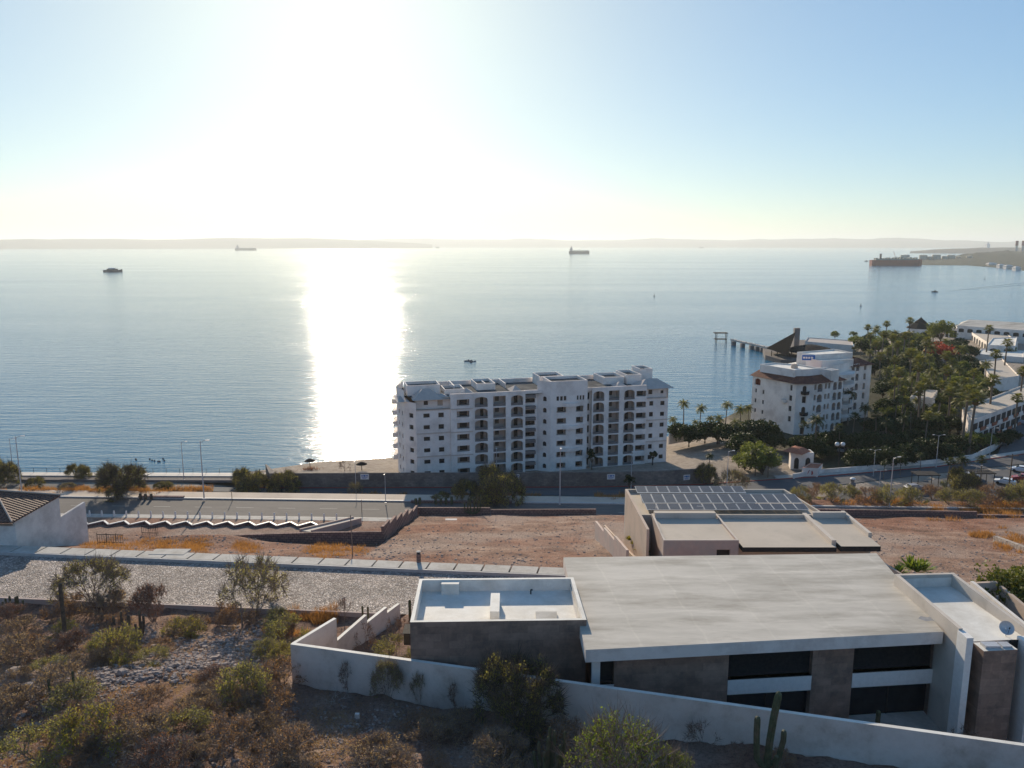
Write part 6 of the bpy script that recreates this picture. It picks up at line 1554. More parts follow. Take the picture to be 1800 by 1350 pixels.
# potted row on the path
cp_ = [1128 / 4 + 450, 735, 743] and [(731, 884), (738, 884), (766, 884), (775, 884), (784, 884), (794, 884), (824, 884), (834, 884), (863, 884), (874, 884), (893, 884)]
for i, (px, py) in enumerate(cp_):
    b = P(px, py, 6.5); cactus('small_cactus', 'small green cactus in the long roadside planter, %s of the row' % ordl(i, len(cp_)), b, [(0, (0, 0), .95 + .2 * (i % 3), .28, 0)])['group'] = 'small cactuses in the roadside planter'
for i, px in enumerate((247, 256, 266)):
    b = P(px, 875, 6.4); cactus('small_cactus', 'small brownish cactus in the low dark planter, %s of three' % ordl(i, 3), b, [(0, (0, 0), .9, .28, 0)], 'cactusbrown')['group'] = 'small cactuses in the dark planter'
b = G(837, 905); cactus('organ_cactus', 'clump of thin cactus stems at the far wall of the central lot', P(832, 903, 9.5), [(0, (x, .1), 2.2 + .3 * k, .13, 0) for k, x in enumerate((-1.6, -1.0, -.5, .2, .8, 1.3))])
# orange grass (stuff)
rng = random.Random(21); mb = MB(); mbp = MB()
def tuft(mb, p, n, H_, Rr, w, rng):
    for _ in range(n):
        a = rng.uniform(0, 6.28); r_ = Rr * math.sqrt(rng.random()); q = p + Vector((r_ * math.cos(a), r_ * math.sin(a), -.05)); d = Vector((math.cos(a) * .5 * rng.random(), math.sin(a) * .5 * rng.random(), 1)) + rdir(rng) * .25
        blade(mb, q, q + d * H_ * rng.uniform(.5, 1.1), w, rng)
def band(n, xr, yf, H_, Rr, blades, w, gap=None):
    for _ in range(n):
        px = rng.uniform(*xr); py = yf(px)
        if fbm(px * .02, 7.7, 1.0, 2) < (gap if gap is not None else -9): continue
        tuft(mb, G(px, py), blades, H_ * rng.uniform(.6, 1.2), Rr * rng.uniform(.6, 1.3), w, rng)
band(150, (0, 430), lambda x: rng.gauss(862, 2.5), .95, 1.1, 70, .05, -.15)
band(130, (430, 1120), lambda x: rng.gauss(871 + (x - 500) * .006, 2.2), 1.1, 1.0, 75, .05, -.05)
band(90, (1400, 1800), lambda x: rng.gauss(880, 5), 1.0, 1.0, 60, .05, -.1)
band(70, (1640, 1800), lambda x: rng.gauss(900, 5), .9, 1.2, 70, .045)
band(26, (1712, 1740), lambda x: rng.gauss(942, 2), .6, .9, 60, .04)
band(40, (1755, 1800), lambda x: rng.gauss(955, 9), .6, .9, 50, .04)
band(120, (150, 420), lambda x: rng.gauss(960, 5), .5, 1.0, 55, .035, .0)
band(170, (330, 640), lambda x: rng.gauss(963 + (x - 330) * .01, 6), .5, 1.0, 55, .035, -.1)
band(30, (500, 590), lambda x: 1088 + rng.gauss(0, 5) - (x - 500) * .05, .8, .6, 110, .02)
band(16, (470, 540), lambda x: 1112 + rng.gauss(0, 8), .5, .6, 90, .02)
stuff('orange_grass', mb, M['orange'], 'orange dry grass in tufts along the road strips and dirt lots', 'grass')
print('veg A')
# ------------------------------------------------------------------ foreground scrub
bushgroup('airy', [(165, 1066, 130, 82, 'feathery olive tree at the street edge, right of the tall dark cactus column'), (450, 1084, 120, 100, 'tall feathery olive tree overhanging the cobbled street, left of the orange grass'),
    (682, 1232, 60, 74, 'slender pale green shrub against the long white wall left of the garage block'), (740, 1236, 40, 60, 'thin leafless shrub against the shaded wall left of the big green bush')], None, 'feathery trees on the slope')
bushgroup('densedk', [(908, 1278, 165, 128, 'large dense green bush against the long wall below the garage block')], None, None)
bushgroup('bare', [(566, 1210, 44, 60, 'sparse dark shrub against the left end of the long wall'), (612, 1220, 56, 56, 'twiggy dark shrub second from the left end of the long wall'), (800, 1250, 50, 50, 'grey bare shrub beside the big dense green bush'),
    (1232, 1318, 90, 52, 'dark bare shrub in shade at the long wall left of the tall cactus'), (1405, 1325, 60, 60, 'thin grey shrub at the wall right of the tall cactus'), (1505, 1330, 46, 50, 'small thin shrub at the wall right of the tall cactus, farther one'),
    (1700, 1338, 80, 56, 'pale twiggy shrub at the wall near the right bottom corner'), (645, 1150, 70, 56, 'bare shrub inside the yard behind the stepped wall'), (700, 1135, 60, 50, 'brown shrub inside the yard beside the black wall box'), (604, 1095, 40, 44, 'reddish bare shrub outside the stepped wall at the street edge'),
    (1295, 1345, 60, 40, 'low dark shrub at the foot of the tall many armed cactus')], None, 'bare shrubs at the long wall')
bushgroup('brown', [(1368, 1352, 70, 34, 'low brown shrub at the frame bottom right of the tall cactus'), (1595, 1352, 120, 30, 'low brown scrub at the bottom frame edge under the right wall')], None, 'low brown scrub at the frame bottom')
PR['bright'] = [mkbush(131, 'green_shrub', M['brightleaf'], M['twig'], 1, 1, 24, 3, 13, .036, .85, .075, twigs=3, up=1.3, radb=.008)]
bushgroup('bright', [(1085, 1450, 230, 196, 'bright green leafy shrub at the bottom of the frame'), (1180, 1450, 110, 140, 'smaller bright green shrub right beside the big one at the frame bottom')], None, None)
bushgroup('green', [(688, 1158, 80, 34, 'green shrub inside the yard against the garage block'), (430, 1248, 120, 76, 'yellowish green bush left of the path to the long wall'), (205, 1165, 90, 60, 'green bush right of the tall dark cactus column'), (488, 1170, 60, 40, 'small green shrub on the bank left of the wall corner')], None, 'green bushes on the slope')
bushgroup('yellow', [(160, 1322, 130, 82, 'yellow green bush low on the left slope'), (510, 1152, 34, 22, 'bright yellow green tuft at the wall corner'), (322, 1120, 70, 34, 'yellowish bush in the middle of the brown scrub'), (112, 1120, 60, 30, 'low yellow green bush at the foot of the tall dark column')], None, 'yellow green bushes on the slope')
rng = random.Random(77)
cand = []
def scat(n, x0, x1, y0, y1, wmin, wmax, kinds, avoid=()):
    out = []
    tries = 0
    while len(out) < n and tries < n * 40:
        tries += 1; px = rng.uniform(x0, x1); py = rng.uniform(y0, y1); w_ = rng.uniform(wmin, wmax) * (1 + (py - 1080) / 500)
        # keep the rubble patches and bare ground open
        if 290 < px < 460 and 1128 < py < 1172: continue
        if 60 < px < 300 and 1172 < py < 1232 and rng.random() < .75: continue
        if any(abs(px - a) < (w_ + b_) * .3 and abs(py - c) < 15 for a, c, b_ in cand): continue
        if px > 500 and py < 1215 + (px - 517) * .16 + 22: continue
        if 500 < px < 740 and 1258 < py < 1335 and rng.random() < .9: continue
        if px < 480 and py < 1075 + px * .03: continue
        cand.append((px, py, w_)); out.append((px, py, w_, w_ * rng.uniform(.34, .5), ))
    return out
ZN = [('on the upper left slope', 0, 260, 1075, 1170), ('left of the wall corner', 260, 500, 1090, 1170), ('on the middle left slope', 0, 250, 1170, 1260), ('on the middle slope', 250, 520, 1170, 1270), ('on the bottom left slope', 0, 250, 1260, 1360), ('on the bottom slope', 250, 530, 1270, 1362), ('in the wall shadow', 640, 1000, 1285, 1365)]
KN = {'brown': 'brown', 'red': 'reddish brown', 'pale': 'straw coloured', 'green': 'grey green'}
for (zt, x0, x1, y0, y1), cnt in zip(ZN, (11, 8, 7, 7, 8, 10, 11)):
    sp = scat(cnt, x0, x1, y0, y1, 42, 92, None)
    byk = {}
    for s in sp: byk.setdefault(rng.choice(['brown', 'brown', 'brown', 'brown', 'red', 'red', 'pale', 'pale', 'pale', 'green']), []).append(s)
    for kd, lst in byk.items():
        bushgroup(kd, lst, lambda i, n, kd=kd, zt=zt: ('%s scrub bush %s' % (KN[kd], zt)) + (', %s of that colour' % ordl(i, n) if n > 1 else ', the only one so coloured'), 'dry scrub bushes on the slope')
bushgroup('red', [(270, 1092, 76, 62, 'dark reddish bush on the street edge right of the branching cactus'), (512, 1118, 26, 22, 'dark red tuft left of the wall corner')], None, 'dark red bushes')
bushgroup('stick', [(250, 1320, 90, 40, 'bleached dead branches low on the left slope'), (590, 1232, 44, 22, 'dead branches on the ground below the long wall'), (470, 1275, 60, 20, 'fallen grey branches on the reddish ground')], None, 'dead branches')
# cactuses
b = G(116, 1132); cactus('column_cactus', 'tall single dark cactus column standing against the cobbled street', b, [(0, (0, 0), 110 * mpp(b) * 1.04, .17, .05)], 'cactusbrown')
b = G(20, 1078); cactus('organ_cactus', 'clump of short upright cactus stems at the left frame edge', b, [(0, (0, 0), 1.9, .11, 0)] + [(0, (x, y), hh_, .1, 0) for x, y, hh_ in ((-.5, .1, 1.6), (.45, .2, 1.7), (.8, 0, 1.9), (-.9, .2, 1.2), (1.1, .3, 1.3), (.2, -.3, 1.4))])
b = G(228, 1128); cactus('branching_cactus', 'brown old cactus with many curved arms right of the tall column', b, [(0, (0, 0), 2.6, .15, .1)] + [(.2, (1.3 * math.cos(a), .6 * math.sin(a)), hh_, .11, .1 * math.cos(a)) for a, hh_ in ((.2, 2.3), (.9, 2.6), (2.2, 2.5), (2.9, 2.2), (3.4, 1.7), (4.3, 1.6), (5.4, 1.8), (6.0, 1.9))], 'cactusbrown')
for i, (px, py, hh_) in enumerate(((90, 1240, 2.1), (133, 1232, 2.4), (142, 1240, 1.6))):
    b = G(px, py); cactus('column_cactus', 'thin dark cactus stem on the left rubble slope, %s of three' % ordl(i, 3), b, [(0, (0, 0), hh_, .09, 0)])['group'] = 'thin cactus stems on the rubble'
b = G(1346, 1372); k = mpp(b)
cactus('giant_cactus', 'tall many armed giant cactus at the bottom of the frame before the long wall', b, [(0, (0, 0), 166 * k * 1.03, .23, .5), (1.0, (-.75, -.1), 3.6, .2, -.05), (1.1, (.85, .1), 2.4, .18, .15), (.5, (.45, -.3), 1.5, .16, .05)])
b = G(962, 1362); cactus('organ_cactus', 'clump of dark upright cactus stems left of the bright green shrub', b, [(0, (0, 0), 2.7, .12, .05)] + [(0, (x, y), hh_, .11, wb) for x, y, hh_, wb in ((-.45, .1, 2.3, -.1), (.35, .2, 3.0, .1), (-.75, 0, 1.7, -.1), (.7, -.1, 2.2, .1), (.15, .3, 3.2, .0), (-.2, -.3, 1.9, 0), (1.0, .3, 2.9, .1), (.5, -.4, 1.8, .1))])
b = P(1286, 1262, 21.55); cactus('column_cactus', 'single cactus column in the yard before the white floor band', b, [(0, (0, 0), 2.75, .15, 0)])
b = P(1540, 1300, 21.55); cactus('column_cactus', 'short yellowish cactus poking above the long wall before the lower window', b, [(0, (0, 0), 1.5 + .9, .17, 0)])
b = P(638, 1094, 22); cactus('column_cactus', 'pair of thin cactus stems at the stepped wall by the street', b, [(0, (0, 0), 1.7, .1, 0), (0, (.5, .1), 1.6, .1, 0)])
b = P(722, 1090, 22); cactus('column_cactus', 'short cactus between the stepped wall and the garage block', P(721, 1092, 22.6), [(0, (0, 0), 2.2, .14, 0)])
# rubble
rng = random.Random(5)
def rockm(mb, c, s, rng):
    n = 6; vs = []
    for z, r_ in ((-.4, .7), (.1, 1.0), (.55, .6)):
        for k in range(n):
            a = 2 * math.pi * k / n + rng.uniform(-.3, .3); q = r_ * rng.uniform(.7, 1.15) * s; vs.append((c.x + q * math.cos(a), c.y + q * math.sin(a) * .9, c.z + z * s * rng.uniform(.7, 1.2)))
    mb.add(vs, [(k, (k + 1) % n, n + (k + 1) % n, n + k) for k in range(n)] + [(n + k, n + (k + 1) % n, 2 * n + (k + 1) % n, 2 * n + k) for k in range(n)] + [tuple(2 * n + k for k in range(n))])
mb = MB()
def rub(n, x0, x1, yc, ys, smin, smax, slope=0):
    for _ in range(n):
        px = rng.uniform(x0, x1); py = rng.gauss(yc + slope * (px - x0), ys)
        if py > 1365 or py < 1070: continue
        if px > 505 and py < 1208 + (px - 517) * .16 : continue
        rockm(mb, G(px, py), rng.uniform(smin, smax) ** 1.0 * rng.random() ** .7 + .03, rng)
rub(2600, 100, 470, 1185, 22, .06, .34, -.12); rub(700, 250, 470, 1150, 14, .05, .2); rub(500, 380, 520, 1265, 22, .05, .22, -.1); rub(900, 0, 250, 1215, 26, .05, .25); rub(1200, 0, 700, 1320, 40, .04, .2); rub(700, 480, 760, 1290, 28, .03, .16); rub(500, 0, 500, 1110, 20, .04, .18); rub(400, 500, 1200, 1330, 18, .03, .14)
stuff('rubble', mb, M['rock'], 'loose grey and pink rock rubble strewn over the foreground slope', 'rocks')
for i, (px, py, s, lab) in enumerate(((30, 1195, 1.3, 'large pale flat boulder at the left frame edge'), (48, 1212, .7, 'smaller pale boulder just below the large one at the left edge'), (380, 1160, .6, 'upright pale boulder on the rubble right of the middle'), (405, 1158, .5, 'grey boulder right beside the upright pale one'), (200, 1158, .75, 'flat pale boulder on the rubble below the branching cactus'), (270, 1140, .45, 'grey round boulder among the upper rubble'), (215, 1185, .6, 'dark sided boulder in the middle of the rubble'), (424, 1258, .35, 'small pale stone on the reddish ground left of the bare patch'))):
    m_ = MB(); r2 = random.Random(i + 50); rockm(m_, G(px, py, .1), s, r2); tag(m_.build('boulder', M['rock']), lab, 'boulder', 'boulders on the rubble')
print('veg B')
# scrub leaves and twigs between bushes (ground cover)
mb = MB(); rng = random.Random(8)
for _ in range(5200):
    px = rng.uniform(-20, 720); py = rng.uniform(1072, 1360)
    if px > 505 and py < 1212 + (px - 517) * .16: continue
    p = G(px, py)
    if fbm(p.x, p.y, .25, 3) < -.12: continue
    for _k in range(9):
        q = p + Vector((rng.gauss(0, .22), rng.gauss(0, .22), 0)); blade(mb, q, q + Vector((rng.gauss(0, .14), rng.gauss(0, .14), rng.uniform(.06, .34))), .012, rng)
stuff('dry_ground_cover', mb, M['paledry'], 'thin dry weeds covering the foreground slope between the bushes', 'ground cover')
mb = MB()
for _ in range(1500):
    px = rng.uniform(-20, 640); py = rng.uniform(1080, 1360)
    if px > 505 and py < 1212 + (px - 517) * .16: continue
    p = G(px, py)
    for _k in range(9):
        q = p + Vector((rng.gauss(0, .25), rng.gauss(0, .25), 0)); blade(mb, q, q + Vector((rng.gauss(0, .16), rng.gauss(0, .16), rng.uniform(.08, .4))), .014, rng)
stuff('brown_ground_cover', mb, M['dryleaf'], 'tangled brown twigs and weeds on the foreground slope', 'ground cover')
# scattered rocks and dry tufts on the lots
mb = MB()
for _ in range(3000):
    px = rng.uniform(650, 1080); py = rng.uniform(905, 1005); rockm(mb, G(px, py), rng.random() ** 5 * .2 + .03, rng)
for _ in range(3000):
    px = rng.uniform(1480, 1810); py = rng.uniform(895, 1060); rockm(mb, G(px, py), rng.random() ** 5 * .2 + .03, rng)
for _ in range(1600):
    px = rng.uniform(180, 700); py = rng.uniform(940, 985); rockm(mb, G(px, py), rng.random() ** 4 * .2 + .03, rng)
stuff('lot_rubble', mb, M['rock'], 'small stones scattered over the bare dirt lots', 'rocks')
# agave and potted plants
def fan_plant(name, label, b, n, L_, w, m):
    t = top(name, label, 'plant', b); mb = MB(); r2 = random.Random(int(b.x * 10))
    for i in range(n):
        a = i * 2.4; el = r2.uniform(.35, 1.35); d = Vector((math.cos(a) * math.cos(el), math.sin(a) * math.cos(el), math.sin(el))); s_ = Vector((-math.sin(a), math.cos(a), 0)) * w
        p0 = b; p1 = b + d * L_ * .5; p2 = b + d * L_ + Vector((0, 0, -.12 * L_)); mb.add([p0 - s_ * .4, p0 + s_ * .4, p1 + s_, p1 - s_, p2], [(0, 1, 2, 3), (3, 2, 4)])
    mb.build('leaves', m, t); return t
for i, (px, py, L_) in enumerate(((1580, 1010, 1.5), (1600, 1002, 2.0), (1612, 1006, 1.9), (1624, 1004, 1.6))):
    fan_plant('agave', 'spiky green plant behind the big pale roof, %s of the four' % ordl(i, 4), P(px, py, 23.2), 34, L_, .16, M['brightleaf'])['group'] = 'spiky plants behind the big roof'
for i, (px, py) in enumerate(((1106, 950), (1114, 958), (1121, 968), (1137, 975))):
    fan_plant('pot_plant', 'yellow green plant on the garden stairs, %s of the four' % ordl(i, 4), P(px, py, 21.5), 40, .75, .09, M['yellowleaf'])['group'] = 'plants on the garden stairs'
# leafy tree at the right frame edge, above the neighbour wall
tr = mktree(201, M['brightleaf'], M['bark'], 4.6, 3.0, 1.6, 30, 110, .26, name='leafy_tree')
b = P(1796, 1040, 26.5); b.z = 22.5; tr.scale = (1.35, 1.35, 1.4); tag(tr, 'glossy green leafy tree at the right frame edge beside the big pale roof', 'tree'); tr.location = b; USED.add(tr)
tr = [c for c in tr.children if c.name.startswith('crown')][0]; tr.data.materials[0] = leafmat('glossy_leaves', (.16, .17, .035), (.07, .085, .02), 1.5, .35)
print('veg C')
# ------------------------------------------------------------------ resort palms and trees
PALM = {'coco': [mkpalm(301 + i, M['palmleaf'], 8.5 + i, 2.9, 24, dead=False) for i in range(2)],
        'tall': [mkpalm(311 + i, M['palmleaf'], 11, 2.3, 30, fan=True, dead=True, rad=.24, name='fan_palm') for i in range(2)],
        'dark': [mkpalm(321 + i, M['palmdark'], 10, 2.6, 26, fan=(i == 1), dead=False, rad=.18) for i in range(2)]}
def palm(kind, i, px, pyc, z0, wpx, label, group):
    """place by crown centre: solve for the ground point given crown height"""
    pr = PALM[kind][i % 2]; H_ = {'coco': 8.5 + i % 2, 'tall': 11, 'dark': 10}[kind]; FLn = {'coco': 2.9, 'tall': 2.3, 'dark': 2.6}[kind]
    s = 1.0
    for _ in range(3):
        v = P(px, pyc, z0 + H_ * s); k = mpp(v); s = max(.45, min(1.5, wpx * k / (2 * FLn * .95)))
    place(pr, (v.x, v.y, z0), (i * 1.7) % 6.28, (s, s, s), label, group)
cl_ = [(1203, 709, 26, 'coco'), (1231, 716, 26, 'coco'), (1183, 737, 22, 'coco'), (1277, 711, 26, 'coco'), (1303, 719, 28, 'coco'), (1318, 716, 22, 'coco'), (1266, 735, 26, 'coco'), (1290, 742, 28, 'coco'), (1222, 741, 18, 'coco'), (1250, 735, 20, 'coco')]
cl_ = sorted(cl_)
for i, (px, py, w_, kd) in enumerate(cl_): palm(kd, i, px, py, 2.6, w_, 'coconut palm between the apartments and the white hotel, %s' % ordl(i, len(cl_)), 'coconut palms on the beach')
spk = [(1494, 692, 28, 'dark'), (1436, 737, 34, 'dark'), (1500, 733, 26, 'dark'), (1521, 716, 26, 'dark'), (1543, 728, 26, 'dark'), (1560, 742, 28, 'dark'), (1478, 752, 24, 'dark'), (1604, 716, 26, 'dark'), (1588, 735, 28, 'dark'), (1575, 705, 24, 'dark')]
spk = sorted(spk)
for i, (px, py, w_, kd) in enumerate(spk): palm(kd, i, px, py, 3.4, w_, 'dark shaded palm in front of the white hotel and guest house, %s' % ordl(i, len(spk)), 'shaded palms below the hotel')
grove = [(1527, 577, 18), (1540, 575, 16), (1560, 571, 18), (1533, 592, 20), (1552, 589, 20), (1572, 585, 20), (1590, 592, 22), (1515, 598, 18), (1541, 607, 22), (1560, 612, 22), (1580, 607, 22), (1603, 606, 22), (1530, 618, 22), (1550, 628, 24), (1571, 634, 24), (1592, 622, 24), (1614, 630, 26), (1637, 628, 26), (1560, 650, 26), (1583, 655, 26), (1612, 648, 28), (1637, 652, 28), (1603, 662, 26), (1628, 674, 28), (1662, 655, 30), (1655, 677, 26), (1690, 648, 24), (1700, 672, 26), (1712, 655, 24), (1575, 672, 26), (1590, 688, 26), (1570, 690, 24), (1650, 700, 26), (1640, 716, 26), (1700, 690, 46), (1722, 684, 44), (1712, 702, 44), (1690, 705, 40), (1745, 672, 34), (1752, 625, 26), (1770, 605, 24), (1798, 655, 30), (1790, 700, 28), (1738, 579, 20), (1598, 567, 20), (1643, 571, 18), (1657, 568, 16), (1735, 640, 26), (1672, 690, 30), (1618, 690, 26)]
rows = [(0, 600, 'at the back of the grove near the sea'), (600, 640, 'in the upper middle of the grove'), (640, 680, 'in the lower middle of the grove'), (680, 800, 'at the front of the grove')]
for a, b_, tx in rows:
    ls = sorted([g_ for g_ in grove if a <= g_[1] < b_])
    for i, (px, py, w_) in enumerate(ls): palm('tall' if (i % 3) else 'coco', i, px, py, 3.2, w_, 'green palm %s, %s' % (tx, ordl(i, len(ls))), 'palms of the resort grove')
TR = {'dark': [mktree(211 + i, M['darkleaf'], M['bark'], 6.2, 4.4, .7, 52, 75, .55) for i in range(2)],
      'mid': [mktree(221 + i, M['midleaf'], M['bark'], 6.2, 4.2, .8, 48, 75, .5) for i in range(2)],
      'lime': [mktree(231, leafmat('lime_leaves', (.19, .21, .035), (.1, .12, .025), 1.2, .35), M['bark'], 7, 4.2, 1.8, 40, 80, .45)],
      'flame': [mktree(241, M['redflower'], M['bark'], 6, 4.6, 1.8, 42, 80, .45, name='flowering_tree')]}
def ptree(kind, i, px, pyc, wpx, z0, label, group, hs=1.0):
    pr = TR[kind][i % len(TR[kind])]; s = 1
    for _ in range(3):
        v = P(px, pyc, z0 + 4.2 * s * hs); s = wpx * mpp(v) / 7.0
    place(pr, (v.x, v.y, z0), i * 1.3, (s, s, s * hs), label, group)
td = [(1190, 752, 40, 'dark'), (1212, 757, 46, 'dark'), (1240, 752, 44, 'dark'), (1262, 752, 46, 'dark'), (1288, 757, 50, 'dark'), (1318, 752, 56, 'dark'), (1345, 752, 56, 'dark'), (1305, 772, 50, 'dark'), (1358, 770, 40, 'dark'),
      (1325, 790, 56, 'mid'), (1342, 803, 62, 'mid'), (1310, 806, 42, 'mid'), (1400, 775, 40, 'dark'), (1425, 778, 46, 'dark'), (1450, 770, 46, 'dark'), (1475, 768, 46, 'dark'), (1500, 772, 50, 'dark'), (1528, 770, 50, 'dark'), (1555, 775, 50, 'dark'), (1582, 770, 50, 'dark'), (1610, 765, 50, 'dark'),
      (1508, 800, 44, 'dark'), (1535, 798, 46, 'dark'), (1565, 798, 48, 'dark'), (1598, 792, 48, 'dark'), (1628, 782, 50, 'dark'), (1650, 768, 44, 'dark'), (1660, 790, 44, 'dark'), (1690, 776, 46, 'dark'), (1712, 768, 36, 'mid'), (1732, 770, 36, 'mid'), (1755, 768, 32, 'dark'), (1775, 762, 30, 'dark'), (1640, 745, 46, 'dark'), (1672, 740, 40, 'dark'), (1540, 745, 40, 'dark'), (1570, 745, 40, 'dark'), (1600, 740, 40, 'dark'), (1448, 790, 34, 'dark'),
      (1553, 680, 34, 'dark'), (1560, 710, 40, 'dark'), (1590, 700, 40, 'dark')]
td.sort()
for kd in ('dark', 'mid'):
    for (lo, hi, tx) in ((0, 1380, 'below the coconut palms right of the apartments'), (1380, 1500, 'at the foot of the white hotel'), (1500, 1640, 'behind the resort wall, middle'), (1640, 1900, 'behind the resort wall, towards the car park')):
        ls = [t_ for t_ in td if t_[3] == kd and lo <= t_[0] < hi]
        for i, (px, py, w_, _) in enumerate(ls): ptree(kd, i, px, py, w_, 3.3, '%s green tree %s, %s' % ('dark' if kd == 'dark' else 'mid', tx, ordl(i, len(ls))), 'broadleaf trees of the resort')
tu = [(1520, 605, 34), (1545, 600, 34), (1535, 640, 36), (1560, 636, 36), (1585, 640, 36), (1610, 640, 34), (1570, 665, 36), (1600, 678, 36), (1625, 665, 36), (1680, 670, 40), (1700, 660, 40), (1715, 646, 34), (1690, 630, 30), (1725, 672, 34), (1575, 615, 34), (1600, 600, 30), (1625, 612, 34), (1705, 614, 28), (1685, 600, 26), (1750, 690, 30), (1506, 596, 26), (1640, 690, 36), (1665, 705, 36), (1755, 640, 22), (1775, 612, 22)]
tu.sort()
for i, (px, py, w_) in enumerate(tu): ptree('dark' if i % 3 else 'mid', i, px, py, w_, 3.2, 'round leafy tree within the palm grove, %s of its leafy trees' % ordl(i, len(tu)), 'leafy trees of the palm grove')
GB = [(585, 612, 'behind the hotel near the sea'), (612, 640, 'level with the red flowering trees'), (640, 668, 'right of the hotel roof'), (668, 700, 'before the garden building'), (700, 740, 'between hotel and guest house')]
def ing(x, y):
    x0 = interp([(580, 1520), (600, 1505), (625, 1560), (700, 1562), (740, 1545)], y); x1 = interp([(580, 1600), (600, 1690), (640, 1720), (670, 1735), (700, 1690), (740, 1660)], y); return x0 < x < x1
r3 = random.Random(44)
for y0_, y1_, tx in GB:
    ls = []
    yy = y0_ + 5
    while yy < y1_:
        xx = 1500 + r3.uniform(0, 12)
        while xx < 1745:
            if ing(xx, yy): ls.append((xx + r3.uniform(-4, 4), yy + r3.uniform(-4, 4), r3.uniform(22, 34)))
            xx += 19
        yy += 14
    ls.sort()
    for nm_, sub_ in (('small dark', ls[0::3]), ('small olive', ls[1::3]), ('green palm', ls[2::3])):
        for i, (px, py, w_) in enumerate(sub_):
            if nm_ == 'green palm': palm('tall' if i % 2 else 'coco', i, px, py - 4, 3.2, w_ * .95, 'palm crowd %s, %s of those palms' % (tx, ordl(i, len(sub_))), 'crowded palms of the grove')
            else: ptree('dark' if nm_ == 'small dark' else 'mid', i, px, py, w_, 3.2, '%s tree %s, %s of its kind' % (nm_, tx, ordl(i, len(sub_))), 'crowded trees of the grove')
ptree('lime', 0, 1655, 583, 46, 3.2, 'lime green tree at the back of the palm grove below the thatched hut', None)
ptree('lime', 1, 1468, 588, 16, 2.5, 'small round tree on the shore behind the pier tower', None)
ptree('lime', 2, 1500, 587, 12, 2.5, 'smaller round tree on the shore right of the pier tower', None)
ptree('flame', 0, 1655, 615, 46, 3.2, 'red flowering tree in the middle of the palm grove, right one', 'red flowering trees'); ptree('flame', 0, 1636, 613, 28, 3.2, 'red flowering tree in the middle of the palm grove, smaller left one', 'red flowering trees')
ptree('flame', 0, 1752, 645, 12, 3.2, 'small reddish bush over the pale roof behind the guest rooms', 'red flowering trees')
# palms by the roadside wall
rw = [(1411, 747, 24), (1555, 812, 16), (1585, 806, 16), (1620, 800, 16), (1668, 812, 26), (1690, 806, 28), (1728, 808, 24), (1330, 795, 22), (1352, 798, 22), (1248, 800, 18)]
rw = sorted(rw)
for i, (px, py, w_) in enumerate(rw): palm('dark', i, px, py, 3.6, w_, 'palm near the seaside road and resort wall, %s of the roadside palms' % ordl(i, len(rw)), 'roadside palms')
# climbing plants at the apartment wall
for i, (px, py, w_, h_, lab) in enumerate(((1141, 808, 16, 30, 'dark conifer against the right end of the apartment building'), (1035, 830, 18, 44, 'dark vine tree in the recess beside the apartment tower'), (1102, 852, 20, 34, 'thin dark tree in front of the block wall below the balconies'))):
    b = P(px, py + 18, 3.3); k = mpp(b); tr = mktree(260 + i, M['darkleaf'], M['bark'], h_ * k, w_ * k * .5, h_ * k * .25, 24, 60, .3, name='slim_tree'); tag(tr, lab, 'tree'); tr.location = b; USED.add(tr)
    q_ = PV(px, py, AA, AB)
    d_ = Vector((q_.x, q_.y)); tr.location = (q_.x + .5, q_.y - 2.2, 3.0)
tr.location = (P(1102, 855, 4).x, 167.0, 4.0)
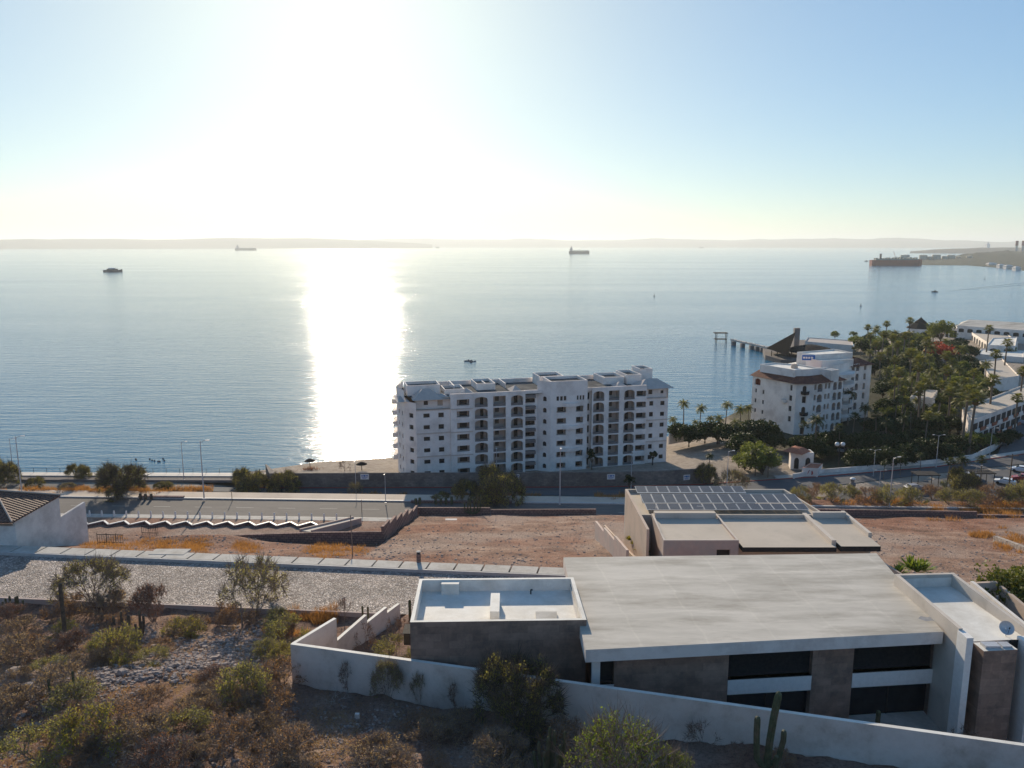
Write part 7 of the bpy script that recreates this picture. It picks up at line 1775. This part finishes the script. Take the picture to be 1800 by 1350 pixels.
# people and beach things
def beachthing(px, py, lab, kind):
    b = G(px, py)
    if kind == 'palapa':
        t = top('beach_shelter', lab, 'shelter', b); mb = MB(); mb.lathe((b.x, b.y, b.z + 1.5), [(1.5, 0), (.8, .4), (0, .7)], 8); mb.build('roof', M['thatch'], t); mb = MB(); mb.tube([b, b + Vector((0, 0, 2))], .1, 6); mb.build('post', M['bark'], t)
    else:
        t = top('beach_shrub', lab, 'shrub', b); mb = MB(); r2 = random.Random(int(px))
        for _ in range(160): q = b + Vector((r2.gauss(0, 1.2), r2.gauss(0, .6), .1)); blade(mb, q, q + Vector((r2.gauss(0, .3), 0, r2.uniform(.3, 1.2))), .05, r2)
        mb.build('foliage', M['reddry'], t)
beachthing(545, 820, 'small thatched shelter on the sand left of the glitter', 'palapa'); beachthing(636, 826, 'low dark hut on the sand by the block wall', 'palapa')
beachthing(390, 838, 'low reddish shrub on the beach edge left of the olive bush', 's'); beachthing(546, 826, 'reddish shrub on the sand below the shelter', 's')
t = PR['bare'][0]; bb = G(606, 828); place(t, bb, 0, (2.2, 2.2, 3.0), 'leafless branching shrub on the sunlit beach', None)
# haze
mb = MB(); mb.box(-74000, 74000, -2000, 74000, -6, 470); hz = mb.build('haze', None); hz.data.materials.clear()
m = bpy.data.materials.new('haze_air'); m.use_nodes = True; nt = m.node_tree; nt.nodes.clear()
o = nt.nodes.new('ShaderNodeOutputMaterial'); v = nt.nodes.new('ShaderNodeVolumePrincipled'); v.inputs['Color'].default_value = (.9, .97, 1, 1); v.inputs['Density'].default_value = 6.0e-5; v.inputs['Anisotropy'].default_value = .3
nt.links.new(v.outputs[0], o.inputs['Volume']); hz.data.materials.append(m); hz['kind'] = 'stuff'; hz['label'] = 'pale sea haze that fades the far mountains'; hz['category'] = 'haze'
# remove prototypes that were never placed
def drop(o):
    for c in list(o.children): drop(c)
    bpy.data.objects.remove(o)
allp = [p for l in PR.values() for p in l] + [p for l in PALM.values() for p in l] + [p for l in TR.values() for p in l] + list(LP.values()) + [pp] + list(CARS.values())
for p_ in allp:
    if p_ not in USED: drop(p_)
for o_ in list(bpy.data.objects):
    if o_.type == 'EMPTY' and not o_.get('label') and o_.parent is None: print('UNLABELLED', o_.name)
